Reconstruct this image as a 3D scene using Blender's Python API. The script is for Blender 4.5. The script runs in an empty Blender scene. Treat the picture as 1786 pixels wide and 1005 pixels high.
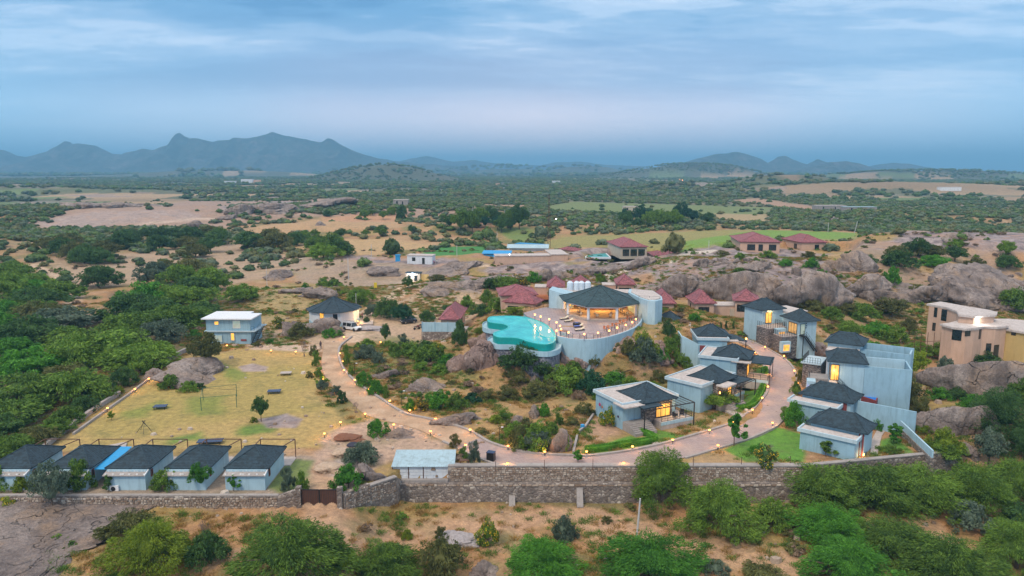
import bpy, bmesh, math, random
import numpy as np
from mathutils import Vector, Matrix
R = math.radians
S = bpy.context.scene
COL = S.collection
rng = random.Random(7)
nr = np.random.RandomState(11)

# ------------------------------------------------------------------ camera
HC, FPX, PIT = 38.0, 1275.0, R(9.25)
cam_d = bpy.data.cameras.new('camera'); cam = bpy.data.objects.new('camera', cam_d); COL.objects.link(cam)
cam.location = (0, 0, HC); cam.rotation_euler = (R(90) - PIT, 0, 0)
cam_d.sensor_width = 36; cam_d.lens = 36 * FPX / 1786; cam_d.clip_start = 1; cam_d.clip_end = 60000
S.camera = cam
# ------------------------------------------------------------------ exposure, sun, sky
S.view_settings.view_transform = 'Standard'; S.view_settings.look = 'None'
S.view_settings.exposure = EXPOSURE = 0.50; S.view_settings.gamma = 1; S.view_settings.use_curve_mapping = False
SUN_EL, SUN_AZ = R(48), R(215)      # soft light through cloud, from behind and left of the camera
sd = bpy.data.lights.new('sun', 'SUN'); sd.energy = 1.5; sd.angle = R(11); sd.color = (1.0, .82, .63)
sun = bpy.data.objects.new('sun', sd); COL.objects.link(sun)
_sv = Vector((math.sin(SUN_AZ) * math.cos(SUN_EL), math.cos(SUN_AZ) * math.cos(SUN_EL), math.sin(SUN_EL)))
sun.rotation_euler = _sv.to_track_quat('Z', 'Y').to_euler()

class NT:
    "tiny node helper"
    def __init__(s, nt): s.nt = nt; nt.nodes.clear()
    def n(s, t, ins=None, **kw):
        nd = s.nt.nodes.new(t)
        for k, v in kw.items(): setattr(nd, k, v)
        for k, v in (ins or {}).items():
            if isinstance(v, bpy.types.NodeSocket): s.nt.links.new(v, nd.inputs[k])
            else: nd.inputs[k].default_value = v
        return nd
    def ramp(s, fac, stops, interp='LINEAR'):
        nd = s.n('ShaderNodeValToRGB', {0: fac}); cr = nd.color_ramp; cr.interpolation = interp
        while len(cr.elements) > 1: cr.elements.remove(cr.elements[-1])
        for i, (p, c) in enumerate(stops):
            e = cr.elements[0] if i == 0 else cr.elements.new(p)
            e.position = p; e.color = (c, c, c, 1) if isinstance(c, (int, float)) else (*c, 1)
        return nd.outputs[0]
    def mix(s, f, a, b, mode='MIX'):
        nd = s.n('ShaderNodeMix', data_type='RGBA', blend_type=mode)
        for sock, v in ((nd.inputs[0], f), (nd.inputs[6], a), (nd.inputs[7], b)):
            if isinstance(v, bpy.types.NodeSocket): s.nt.links.new(v, sock)
            else: sock.default_value = (*v, 1) if isinstance(v, tuple) and len(v) == 3 else v
        return nd.outputs[2]
    def math(s, op, a, b=0.0, c=None, clamp=False):
        ins = {0: a, 1: b}
        if c is not None: ins[2] = c
        return s.n('ShaderNodeMath', ins, operation=op, use_clamp=clamp).outputs[0]
    def noise(s, vec, scale, detail=4, rough=.55, dist=0, out=0):
        ins = {'Scale': scale, 'Detail': detail, 'Roughness': rough, 'Distortion': dist}
        if vec is not None: ins['Vector'] = vec
        return s.n('ShaderNodeTexNoise', ins).outputs[out]
    def vor(s, vec, scale, feature='F1', out='Distance', rnd=1.0):
        ins = {'Scale': scale, 'Randomness': rnd}
        if vec is not None: ins['Vector'] = vec
        return s.n('ShaderNodeTexVoronoi', ins, feature=feature).outputs[out]
    def mapv(s, vec, scale=(1, 1, 1), loc=(0, 0, 0), rot=(0, 0, 0)):
        return s.n('ShaderNodeMapping', {'Vector': vec, 'Scale': scale, 'Location': loc, 'Rotation': rot}).outputs[0]

# world: Nishita sky seen through a broken sheet of evening stratus
w = bpy.data.worlds.new('World'); S.world = w; w.use_nodes = True
t = NT(w.node_tree)
sky = t.n('ShaderNodeTexSky', sky_type='NISHITA', sun_disc=False, sun_elevation=SUN_EL, sun_rotation=SUN_AZ, air_density=1.0, dust_density=2.0)
tc = t.n('ShaderNodeTexCoord').outputs['Generated']
sep = t.n('ShaderNodeSeparateXYZ', {0: tc})
zz = t.math('MAXIMUM', sep.outputs[2], 0.0)
den = t.math('ADD', zz, 0.085)
cx_ = t.math('DIVIDE', sep.outputs[0], den); cy_ = t.math('DIVIDE', sep.outputs[1], den)
cv = t.n('ShaderNodeCombineXYZ', {0: cx_, 1: cy_, 2: 0.0}).outputs[0]
m1 = t.mapv(cv, (0.27, 0.52, 1), (2.2, 0.6, 0), (0, 0, R(-8)))
n1 = t.noise(m1, 1.1, 7, .52, .35)
m2 = t.mapv(cv, (0.6, 1.5, 1), (5, 1, 0), (0, 0, R(-5)))
n2 = t.noise(m2, 1.4, 6, .55, .3)
n3_ = t.noise(t.mapv(cv, (1.5, 2.6, 1), (1, 7, 0), (0, 0, R(12))), 2.2, 8, .6, .5)
nn = t.math('ADD', t.math('ADD', t.math('MULTIPLY', n1, .62), t.math('MULTIPLY', n2, .22)), t.math('MULTIPLY', n3_, .16))
cl = t.ramp(nn, [(.40, (.11, .27, .49)), (.46, (.155, .335, .56)), (.51, (.25, .42, .63)), (.56, (.41, .55, .73)), (.63, (.60, .69, .82))], 'EASE')
# clear haze-lit band towards the horizon: lavender grey in the north, bluer to the sides
side = t.math('ABSOLUTE', t.math('SUBTRACT', sep.outputs[0], 0.02))
hz = t.ramp(side, [(.0, (1.02, .88, .94)), (.22, (.84, .80, .92)), (.42, (.62, .76, .94)), (.62, (.42, .66, .88))], 'EASE')
hb = t.ramp(sep.outputs[2], [(0.0, 1.0), (.06, .85), (.12, .25), (.20, 0.0)], 'EASE')
cc = t.mix(hb, cl, hz)
# overcast sky: the cloud sheet grows brighter and whiter towards the zenith
zb = t.ramp(sep.outputs[2], [(0.0, 0.0), (.30, 0.0), (1.0, 1.0)], 'EASE')
cc = t.mix(zb, cc, (1.16, 1.08, 1.04))
cc = t.mix(1.0, cc, (10, 10, 10), 'MULTIPLY')
out = t.mix(0.08, cc, sky.outputs[0])
bg = t.n('ShaderNodeBackground', {'Color': out, 'Strength': 0.1})
t.n('ShaderNodeOutputWorld', {0: bg.outputs[0]})

# ------------------------------------------------------------------ numpy noise
def _h(ix, iy, seed):
    n = (ix.astype(np.int64) * 374761393 + iy.astype(np.int64) * 668265263 + seed * 1442695041) & 0xffffffff
    n = ((n ^ (n >> 13)) * 1274126177) & 0xffffffff
    return ((n ^ (n >> 16)) & 0xffff) / 65535.0
def vn(x, y, seed=0):
    x = np.asarray(x, float); y = np.asarray(y, float)
    ix = np.floor(x); iy = np.floor(y); fx = x - ix; fy = y - iy
    fx = fx * fx * (3 - 2 * fx); fy = fy * fy * (3 - 2 * fy)
    ix = ix.astype(np.int64); iy = iy.astype(np.int64)
    a = _h(ix, iy, seed); b = _h(ix + 1, iy, seed); c = _h(ix, iy + 1, seed); d = _h(ix + 1, iy + 1, seed)
    return (a + (b - a) * fx) + ((c + (d - c) * fx) - (a + (b - a) * fx)) * fy
def fbm(x, y, sc, oc=4, seed=0, g=.5):
    "-1..1"
    r = 0; amp = 1; tot = 0; x = np.asarray(x, float) / sc; y = np.asarray(y, float) / sc
    for o in range(oc):
        r = r + amp * (vn(x, y, seed + o * 17) * 2 - 1); tot += amp; amp *= g
        x, y = x * 1.9 * .866 - y * 1.9 * .5 + 3.1, x * 1.9 * .5 + y * 1.9 * .866 + 7.7
    return r / tot
def sstep(a, b, x):
    t = np.clip((x - a) / (b - a), 0, 1); return t * t * (3 - 2 * t)

# ------------------------------------------------------------------ the lie of the land
def pxw(px, py, z=0.0):
    "point of the plane z seen at photograph pixel (px,py)"
    v = (py - 502.5) / FPX; t_ = (HC - z) / (math.sin(PIT) + v * math.cos(PIT))
    return Vector(((px - 893) / FPX * t_, t_ * (math.cos(PIT) - v * math.sin(PIT)), z))
ROAD = [  # z, inner edge, outer edge
 (.5, (612, 588), (566, 590)), (.3, (590, 608), (564, 608)), (.1, (595, 640), (561, 640)), (0, (620, 668), (575, 668)), (0, (658, 694), (604, 694)),
 (0, (701, 721), (634, 721)), (0, (740, 731), (668, 733)), (0, (775, 739), (722, 747)), (0, (817, 753), (774, 770)), (0, (849, 772), (809, 786)),
 (0, (884, 784), (849, 804)), (0, (905, 789), (885, 814)), (0, (940, 794), (935, 816)), (0, (1001, 797), (1003, 816)), (0, (1032, 797), (1045, 816)),
 (0, (1088, 790), (1100, 815)), (0, (1140, 780), (1160, 806)), (0, (1169, 773), (1193, 799)), (0, (1225, 757), (1251, 782)), (0, (1275, 741), (1300, 767)),
 (.3, (1298, 727), (1335, 752)), (.6, (1314, 717), (1356, 740)), (1, (1330, 699), (1375, 714)), (1.2, (1340, 685), (1384, 694)), (1.5, (1342, 668), (1388, 668)),
 (2, (1340, 653), (1386, 653)), (2.3, (1335, 641), (1380, 640)), (2.6, (1331, 626), (1366, 626)), (3, (1318, 614), (1343, 612)), (3.5, (1309, 605), (1325, 603)), (4, (1290, 597), (1302, 593))]
ROADI = [pxw(*a, z) for z, a, b in ROAD]; ROADO = [pxw(*b, z) for z, a, b in ROAD]
def catmull(P, n):
    P = [Vector(p) for p in P]; out = []
    for i in range(len(P) - 1):
        p0 = P[max(i - 1, 0)]; p1 = P[i]; p2 = P[i + 1]; p3 = P[min(i + 2, len(P) - 1)]
        for k in range(n):
            t = k / n
            out.append(.5 * ((2 * p1) + (-p0 + p2) * t + (2 * p0 - 5 * p1 + 4 * p2 - p3) * t * t + (-p0 + 3 * p1 - 3 * p2 + p3) * t ** 3))
    out.append(P[-1]); return out
RI = catmull(ROADI, 5); RO = catmull(ROADO, 5)
RCX = np.array([((a + b) / 2).x for a, b in zip(RI, RO)]); RCY = np.array([((a + b) / 2).y for a, b in zip(RI, RO)])
RCZ = np.array([a.z for a in RI]); RHW = np.array([(a - b).length / 2 for a, b in zip(RI, RO)])
def seg_dist(X, Y, pts):
    "distance from each (X,Y) to a polyline, plus the parameter value"
    best = np.full(X.shape, 1e9); par = np.zeros(X.shape)
    for i in range(len(pts) - 1):
        ax, ay = pts[i][0], pts[i][1]; bx, by = pts[i + 1][0], pts[i + 1][1]
        dx, dy = bx - ax, by - ay; L = dx * dx + dy * dy + 1e-9
        u = np.clip(((X - ax) * dx + (Y - ay) * dy) / L, 0, 1)
        d = np.hypot(X - ax - u * dx, Y - ay - u * dy); m = d < best
        best[m] = d[m]; par[m] = (i + u)[m]
    return best, par
WALLP = [(-200, 80.8), (-24.9, 80.8), (-20.4, 80.8), (-16.5, 84.8), (-14.2, 88.8), (37.5, 88.9), (58, 93.2), (60, 94)]
WX = np.array([p[0] for p in WALLP]); WY = np.array([p[1] for p in WALLP])
PLAT = [  # cx, cy, rx, ry, rot, height, inner
 (20, 154.5, 34, 23.2, 0, 6.5, .60), (4, 134, 17, 11, 0, 3.0, .4), (18, 136.5, 17, 8.5, 0, 4.5, .6), (38, 180, 52, 38, 0, 5.0, .68), (95, 243, 92, 60, 0, 10.2, .42), (172, 258, 85, 58, 8, 14.0, .35),
 (118, 210, 60, 40, 0, 6.5, .3), (2, 226, 52, 24, 0, 3.6, .3), (8, 280, 60, 45, 0, 4.2, .5), (-50, 290, 60, 42, 0, 3.2, .4), (48, 272, 45, 40, 0, 6.0, .5),
 (-60, 215, 40, 22, 10, 1.8, .2), (90, 112, 34, 26, 10, 2.5, .2),
 (-290, 560, 230, 90, 12, 9, .2), (-120, 640, 150, 90, 0, 8, .2), (-60, 470, 160, 50, 0, 3, .3), (330, 560, 170, 70, 0, 5, .2),
 (-330, 330, 200, 90, 0, 5, .2), (150, 560, 120, 60, 0, -1, .3),
 (-430, 2500, 300, 200, 0, 54, .05), (620, 1250, 420, 160, 0, 16, .1), (560, 1500, 200, 90, 0, 26, .1), (1150, 1350, 420, 160, 0, 24, .1), (900, 900, 330, 110, 0, 11, .1),
 (1500, 2600, 700, 200, 0, 34, .1), (330, 1350, 140, 60, 0, 13, .1), (800, 3300, 500, 200, 0, 62, .1), (-1500, 3800, 800, 300, 0, 30, .1),
 (-900, 1200, 500, 120, 0, 10, .1), (520, 5200, 500, 200, 0, 60, .1), (0, 5600, 900, 200, 0, 62, .1), (-900, 5200, 600, 200, 0, 70, .1)]
# footprints to level: x, y, radius, z
PADS = [(88, 257, 13, 9.6), (107, 257, 12, 9.6), (88, 243, 10, 9.0), (103, 243, 10, 9.0), (45, 266, 18, 4.9), (46, 250, 10, 4.4)]
def height(X, Y):
    X = np.asarray(X, float); Y = np.asarray(Y, float)
    H4 = np.zeros(X.shape); Hn = np.zeros(X.shape)
    for cx, cy, rx, ry, ro, h, inn in PLAT:
        m = (np.abs(X - cx) < max(rx, ry) * 1.3) & (np.abs(Y - cy) < max(rx, ry) * 1.3)
        if not m.any(): continue
        c, s = math.cos(R(ro)), math.sin(R(ro)); dx = X[m] - cx; dy = Y[m] - cy
        u = (dx * c + dy * s) / rx; v = (-dx * s + dy * c) / ry
        d = np.hypot(u, v) + fbm(X[m], Y[m], max(8, min(rx, ry) * .6), 3, 5) * .09
        val = h * (1 - sstep(inn, 1.05, d))
        if h > 0: H4[m] = np.maximum(H4[m], val) + .18 * np.minimum(H4[m], val)
        else: Hn[m] += val
    H = H4 + Hn
    # rougher ground on the rocky slopes
    sl = np.clip(H / 3.0, 0, 1) * sstep(185, 205, Y)
    H = H + sl * np.abs(fbm(X, Y, 16, 4, 31)) * 1.5
    H = H + fbm(X, Y, 9, 3, 3) * .18 * sstep(40, 160, np.abs(X + 20) + np.abs(Y - 130)) + fbm(X, Y, 60, 3, 8) * 1.2 * sstep(190, 420, Y)
    # outside the boundary wall the ground drops away
    wy = np.interp(X, WX, WY); wid = np.where(X > 58, 1 + np.clip(X - 58, 0, 14), .45)
    zo = -1.3 - 2.8 * sstep(-21, -12, X) - .035 * np.clip(wy - Y, 0, 40) + fbm(X, Y, 7, 4, 77) * .28
    k = sstep(-.5, .5, (wy - Y) / wid)
    far = sstep(70, 95, X)
    H = H * (1 - k) + (zo * (1 - far) + far * (zo * .4)) * k
    # level the road
    m = (X > -60) & (X < 75) & (Y > 70) & (Y < 185)
    if m.any():
        d, par = seg_dist(X[m], Y[m], list(zip(RCX[::2], RCY[::2])))
        par = par * 2; rz = np.interp(par, range(len(RCZ)), RCZ); hw = np.interp(par, range(len(RHW)), RHW)
        kk = (1 - sstep(0, 3.5, d - hw - .4)) * (1 - k[m])
        Hm = H[m]; H[m] = Hm * (1 - kk) + (rz - .03) * kk
    for x, y, r, z in PADS:
        m = (np.abs(X - x) < r + 6) & (np.abs(Y - y) < r + 6)
        if m.any():
            q = (1 - sstep(0, 3.5, np.hypot(X[m] - x, Y[m] - y) - r)) * (1 - k[m]); H[m] = H[m] * (1 - q) + z * q
    return H
def fields(x, y):
    "patchwork of far fields: 1 bare soil, 2 green crop, 0 scrub"
    u = x * .978 + y * .208 + fbm(x, y, 300, 2, 70) * 60; v = -x * .208 + y * .978 + fbm(x, y, 300, 2, 71) * 60; row = np.floor(v / 85); q = _h(np.floor((u + row * 57) / 150), row, 72)
    blk = _h(np.floor(u / 620), np.floor(v / 420), 74); q = np.where(blk < .45, q, 1)
    return np.where((y > 480) & (y < 3800), np.where(q < .40, 1, np.where(q < .55, 2, 0)), 0)
def gz(x, y): return float(height(np.array([x]), np.array([y]))[0])
_T = np.concatenate([np.arange(50, 420, .8), 420 * 1.006 ** np.arange(0, 640)])
def at(px, py, dz=0.0):
    "where the line of sight through photograph pixel (px,py) meets the ground (raised by dz)"
    v = (py - 502.5) / FPX; u = (px - 893) / FPX; s, c = math.sin(PIT), math.cos(PIT)
    zr = HC - _T * (s + v * c); X = _T * u; Y = _T * (c - v * s)
    below = np.nonzero(zr < height(X, Y) + dz)[0]
    if len(below) == 0: i = len(_T) - 1
    else: i = below[0]
    a, b = _T[max(i - 1, 0)], _T[i]
    tt = np.linspace(a, b, 12); zr = HC - tt * (s + v * c); hh = height(tt * u, tt * (c - v * s)) + dz
    j = np.nonzero(zr < hh)[0]; tt = tt[j[0]] if len(j) else b
    return Vector((tt * u, tt * (c - v * s), HC - tt * (s + v * c)))
def pxsize(p):
    "metres per photograph pixel at a world point"
    d = p[1] * math.cos(PIT) - (p[2] - HC) * math.sin(PIT); return d / FPX

# ------------------------------------------------------------------ object helpers
def thing(name, label, cat, loc=(0, 0, 0), rotz=0, group=None):
    o = bpy.data.objects.new(name, None); COL.objects.link(o)
    o.location = loc; o.rotation_euler = (0, 0, rotz); o.empty_display_size = .3
    o['label'] = label; o['category'] = cat
    if group: o['group'] = group
    return o
def tag(o, label=None, cat=None, group=None, kind=None):
    for k, v in (('label', label), ('category', cat), ('group', group), ('kind', kind)):
        if v: o[k] = v
    return o
def link(name, me, parent=None, loc=None, rot=None, sc=None, mat=None):
    o = bpy.data.objects.new(name, me); COL.objects.link(o)
    if parent: o.parent = parent
    if loc is not None: o.location = loc
    if rot is not None: o.rotation_euler = rot
    if sc is not None: o.scale = sc if hasattr(sc, '__len__') else (sc, sc, sc)
    if mat is not None:
        if len(me.materials) == 0: me.materials.append(mat)
        else: o.material_slots[0].link = 'OBJECT'; o.material_slots[0].material = mat
    return o
def np_mesh(name, V, F, mat=None, smooth=False, uv=None):
    "mesh from arrays; F is (n,3) or (n,4)"
    V = np.asarray(V, np.float32); F = np.asarray(F, np.int32); k = F.shape[1]
    me = bpy.data.meshes.new(name); me.vertices.add(len(V)); me.vertices.foreach_set('co', V.ravel())
    me.loops.add(F.size); me.loops.foreach_set('vertex_index', F.ravel())
    me.polygons.add(len(F)); me.polygons.foreach_set('loop_start', np.arange(len(F), dtype=np.int32) * k)
    me.polygons.foreach_set('use_smooth', np.full(len(F), smooth))
    me.update(calc_edges=True)
    if mat: me.materials.append(mat)
    return me
class MB:
    def __init__(s): s.v = []; s.f = []
    def add(s, vs, fs):
        b = len(s.v); s.v += [tuple(v) for v in vs]; s.f += [tuple(i + b for i in f) for f in fs]; return s
    def box(s, x0, x1, y0, y1, z0, z1):
        return s.add([(x0, y0, z0), (x1, y0, z0), (x1, y1, z0), (x0, y1, z0), (x0, y0, z1), (x1, y0, z1), (x1, y1, z1), (x0, y1, z1)],
                     [(0, 3, 2, 1), (4, 5, 6, 7), (0, 1, 5, 4), (1, 2, 6, 5), (2, 3, 7, 6), (3, 0, 4, 7)])
    def prism(s, poly, z0, z1, cap=True):
        n = len(poly); z0s = z0 if hasattr(z0, '__len__') else [z0] * n; z1s = z1 if hasattr(z1, '__len__') else [z1] * n
        vs = [(p[0], p[1], z) for p, z in zip(poly, z0s)] + [(p[0], p[1], z) for p, z in zip(poly, z1s)]
        fs = [(i, (i + 1) % n, n + (i + 1) % n, n + i) for i in range(n)]
        if cap: fs += [tuple(range(n - 1, -1, -1)), tuple(range(n, 2 * n))]
        return s.add(vs, fs)
    def bar(s, a, b, wd, ht=None):
        "rectangular bar between two points"
        a = Vector(a); b = Vector(b); ht = ht or wd; d = (b - a).normalized()
        up = Vector((0, 0, 1)) if abs(d.z) < .95 else Vector((0, 1, 0))
        x = d.cross(up).normalized() * wd / 2; y = x.cross(d).normalized() * ht / 2
        vs = [a - x - y, a + x - y, a + x + y, a - x + y, b - x - y, b + x - y, b + x + y, b - x + y]
        return s.add(vs, [(0, 3, 2, 1), (4, 5, 6, 7), (0, 1, 5, 4), (1, 2, 6, 5), (2, 3, 7, 6), (3, 0, 4, 7)])
    def tube(s, pts, r, n=6):
        pts = [Vector(p) for p in pts]; rs = r if hasattr(r, '__len__') else [r] * len(pts); rings = []
        for i, p in enumerate(pts):
            d = (pts[min(i + 1, len(pts) - 1)] - pts[max(i - 1, 0)]).normalized()
            up = Vector((0, 0, 1)) if abs(d.z) < .9 else Vector((1, 0, 0))
            x = d.cross(up).normalized(); y = x.cross(d).normalized()
            rings.append([p + (x * math.cos(k * 2 * math.pi / n) + y * math.sin(k * 2 * math.pi / n)) * rs[i] for k in range(n)])
        vs = [v for r_ in rings for v in r_]; fs = []
        for i in range(len(pts) - 1):
            for k in range(n): fs.append((i * n + k, i * n + (k + 1) % n, (i + 1) * n + (k + 1) % n, (i + 1) * n + k))
        fs += [tuple(range(n - 1, -1, -1)), tuple((len(pts) - 1) * n + k for k in range(n))]
        return s.add(vs, fs)
    def lathe(s, prof, n=10, c=(0, 0, 0)):
        vs = [(c[0] + r * math.cos(k * 2 * math.pi / n), c[1] + r * math.sin(k * 2 * math.pi / n), c[2] + z) for r, z in prof for k in range(n)]
        fs = [(i * n + k, i * n + (k + 1) % n, (i + 1) * n + (k + 1) % n, (i + 1) * n + k) for i in range(len(prof) - 1) for k in range(n)]
        fs += [tuple(range(n - 1, -1, -1)), tuple((len(prof) - 1) * n + k for k in range(n))]
        return s.add(vs, fs)
    def ball(s, c, r, n=8, m=5, sz=1):
        return s.lathe([(max(.001, math.sin(math.pi * i / m)) * r, -math.cos(math.pi * i / m) * r * sz) for i in range(m + 1)], n, c)
    def mesh(s, name, mat, smooth=False):
        me = bpy.data.meshes.new(name); me.from_pydata(s.v, [], s.f); me.update()
        if mat: me.materials.append(mat)
        if smooth: me.polygons.foreach_set('use_smooth', [True] * len(me.polygons))
        return me
    def build(s, name, mat, parent=None, loc=None, rot=None, smooth=False):
        return link(name, s.mesh(name, mat, smooth), parent, loc, rot)
def copy_tree(o, parent=None):
    c = o.copy(); COL.objects.link(c)
    if parent: c.parent = parent
    for ch in list(o.children): copy_tree(ch, c)
    return c
# ------------------------------------------------------------------ materials
M = {}
def mat(name, fn):
    m = bpy.data.materials.new(name); m.use_nodes = True; t = NT(m.node_tree)
    p = t.n('ShaderNodeBsdfPrincipled'); o = t.n('ShaderNodeOutputMaterial', {0: p.outputs[0]})
    def setp(**kw):
        for k, v in kw.items():
            k = k.replace('_', ' ')
            if isinstance(v, bpy.types.NodeSocket): t.nt.links.new(v, p.inputs[k])
            else: p.inputs[k].default_value = (*v, 1) if isinstance(v, tuple) and len(v) == 3 else v
    def bump(h, s=.4, d=.05):
        t.nt.links.new(t.n('ShaderNodeBump', {'Height': h, 'Strength': s, 'Distance': d}).outputs[0], p.inputs['Normal'])
    fn(t, setp, bump, p); M[name] = m; return m
def pos(t): return t.n('ShaderNodeNewGeometry').outputs['Position']
def oco(t): return t.n('ShaderNodeTexCoord').outputs['Object']
def painted(name, col, rough=.75, var=.12, stain=(.5, .5, .5), stain_amt=.25, sc=.5):
    def f(t, setp, bump, p):
        P = pos(t); a = t.noise(P, sc, 6, .6); b = t.noise(t.mapv(P, (1.6, 1.6, .25)), 1.3, 5, .65)
        c1 = tuple(min(1, c * (1 + var)) for c in col); c0 = tuple(c * (1 - var) for c in col)
        c = t.mix(t.ramp(a, [(.3, 0.0), (.7, 1.0)]), c0, c1)
        c = t.mix(t.ramp(b, [(.50, 0.0), (.66, stain_amt)]), c, tuple(c_ * s for c_, s in zip(col, stain))); c = t.mix(t.ramp(t.noise(t.mapv(P, (2.6, 2.6, .16)), 1.0, 6, .6), [(.54, 0.0), (.68, stain_amt * .9)]), c, tuple(c_ * s * .85 for c_, s in zip(col, stain)))
        setp(Base_Color=c, Roughness=rough); bump(t.noise(P, 9, 3), .15, .02)
    return mat(name, f)
painted('wall_blue', (.27, .44, .54), .8, .08, (.62, .62, .62), .4)
painted('wall_blue_light', (.36, .53, .62), .8, .08, (.66, .66, .66), .35)
painted('wall_white', (.62, .66, .70), .8, .06, (.7, .68, .66), .3)
painted('wall_peach', (.56, .38, .28), .8, .08, (.7, .68, .66), .3)
painted('wall_cream', (.50, .43, .34), .8, .08, (.7, .65, .6), .4)
painted('wall_yellow', (.55, .40, .16), .8, .08, (.7, .65, .6), .3)
painted('slab_top', (.50, .45, .42), .9, .14, (.62, .56, .52), .6, .9)
painted('slab_edge', (.44, .56, .62), .8, .06)
painted('cement', (.33, .30, .28), .9, .15, (.6, .6, .6), .5)
painted('white_paint', (.72, .74, .76), .5, .05)
painted('pale_paving', (.42, .37, .34), .9, .12, (.7, .65, .6), .5, 1.5)
painted('blue_sheet', (.02, .30, .62), .5, .10)
painted('tin_sheet', (.36, .50, .56), .45, .12, (.6, .55, .5), .5)
painted('tank_white', (.62, .72, .80), .5, .04)
painted('mustard', (.50, .30, .07), .8, .1)
painted('orange_paint', (.45, .17, .07), .8, .1)
painted('tree_bark', (.12, .085, .06), .95, .25)
painted('dead_wood', (.20, .155, .135), .95, .25)
painted('pole_concrete', (.50, .50, .50), .85, .1)
painted('maroon_panel', (.22, .05, .05), .7, .1)
painted('soil_pile', (.20, .085, .045), .95, .2)
painted('sand_pile', (.44, .33, .24), .95, .2, sc=2)
painted('light_gravel', (.33, .30, .30), .95, .25, sc=3)
def flat(name, col, rough=.5, metal=0.0, spec=.5):
    def f(t, setp, bump, p):
        n = t.noise(pos(t), 3.0, 3)
        setp(Base_Color=t.mix(t.ramp(n, [(.3, 0.0), (.7, 1.0)]), tuple(c * .88 for c in col), tuple(min(1, c * 1.1) for c in col)), Roughness=rough, Metallic=metal)
        p.inputs['Specular IOR Level'].default_value = spec
    return mat(name, f)
flat('dark_metal', (.012, .014, .018), .5); flat('green_pipe', (.03, .12, .07), .5); flat('rust', (.10, .045, .03), .8)
flat('rubber', (.02, .02, .02), .8); flat('car_white', (.70, .72, .74), .28); flat('car_dark', (.02, .024, .035), .3)
flat('glass_dark', (.015, .025, .03), .08, 0, .8); flat('chrome', (.5, .5, .52), .25, 1.0); flat('wood_brown', (.13, .06, .03), .6)
flat('cushion_cream', (.62, .56, .42), .9); flat('cushion_blue', (.10, .16, .45), .9); flat('solar_panel', (.03, .035, .08), .25); flat('purple_frame', (.10, .07, .16), .5)
flat('black_box', (.012, .012, .016), .35); flat('glass_teal', (.10, .34, .36), .15, 0, .7); flat('skin', (.25, .13, .08), .7); flat('cloth_white', (.55, .55, .55), .9)
flat('cloth_dark', (.03, .03, .05), .9); flat('cloth_pink', (.35, .08, .12), .9); flat('plastic_yellow', (.75, .55, .03), .5); flat('cable_black', (.015, .015, .015), .6)
flat('white_wash', (.70, .70, .68), .8); flat('flower_yellow', (.75, .50, .02), .8); flat('flower_pink', (.40, .06, .16), .8); flat('sign_dark', (.035, .015, .05), .6)
def emit(name, col, st, var=0.0):
    def f(t, setp, bump, p):
        c = t.mix(t.ramp(t.vor(t.mapv(oco(t), (1.3, 1.3, 1.0)), 1.6, 'F1', 'Color'), [(.2, 0.0), (.8, 1.0)]), tuple(c * (1 - var) for c in col), col) if var else t.n('ShaderNodeRGB').outputs[0]
        if not var: c.default_value = (*col, 1)
        setp(Base_Color=(.3, .2, .1), Roughness=.4, Emission_Color=c, Emission_Strength=st)
    return mat(name, f)
emit('lamp_warm', (1, .34, .06), 6.5); emit('lamp_white', (.85, .9, 1.0), 16); emit('lamp_purple', (.75, .25, 1.0), 9)
emit('window_lit', (1.0, .44, .045), 1.15, .5); emit('window_lit_dim', (1.0, .50, .12), .55, .6); emit('window_pale', (.45, .80, .80), .30, .2)
def shingles(name, col, brickw=.5, hgt=.25):
    def f(t, setp, bump, p):
        P = oco(t); a = t.noise(pos(t), .9, 5, .6); v = t.vor(t.mapv(P, (3.2, 3.2, 6)), 1.0, 'F1', 'Color')
        g = t.n('ShaderNodeSeparateColor', {0: v}).outputs[0]
        c = t.mix(g, tuple(x * .55 for x in col), tuple(x * 1.55 for x in col)); c = t.mix(t.ramp(a, [(.45, 0.0), (.75, .5)]), c, tuple(x * 1.5 + .01 for x in col))
        setp(Base_Color=c, Roughness=.75); bump(g, .4, .03)
    return mat(name, f)
shingles('roof_dark', (.016, .036, .050)); shingles('roof_maroon', (.225, .075, .085)); shingles('roof_club', (.022, .050, .058))
def f(t, setp, bump, p):  # stacked stone cladding
    P = oco(t); v = t.vor(t.mapv(P, (2.6, 2.6, 6.5)), 1.2, 'F1', 'Color'); e = t.vor(t.mapv(P, (2.6, 2.6, 6.5)), 1.2, 'DISTANCE_TO_EDGE')
    g = t.n('ShaderNodeSeparateColor', {0: v}).outputs[0]
    c = t.ramp(g, [(0, (.07, .07, .08)), (.5, (.17, .155, .15)), (1, (.34, .32, .31))]); c = t.mix(t.ramp(e, [(0, 1.0), (.09, 0.0)]), c, (.04, .035, .035))
    setp(Base_Color=c, Roughness=.9); bump(t.ramp(e, [(0, 0.0), (.2, 1.0)]), .8, .05)
mat('stone_clad', f)
def f(t, setp, bump, p):  # pool wall, small grey-blue stones
    P = pos(t); e = t.vor(P, 3.6, 'DISTANCE_TO_EDGE'); g = t.n('ShaderNodeSeparateColor', {0: t.vor(P, 3.6, 'F1', 'Color')}).outputs[0]
    c = t.ramp(g, [(0, (.08, .09, .12)), (.6, (.17, .18, .23)), (1, (.36, .37, .42))]); c = t.mix(t.ramp(e, [(0, 1.0), (.08, 0.0)]), c, (.27, .27, .30))
    c = t.mix(t.ramp(t.noise(P, .4, 4), [(.5, 0.0), (.8, .5)]), c, (.10, .09, .09))
    setp(Base_Color=c, Roughness=.9); bump(t.ramp(e, [(0, 0.0), (.25, 1.0)]), .8, .06)
mat('stone_pool', f)
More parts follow.
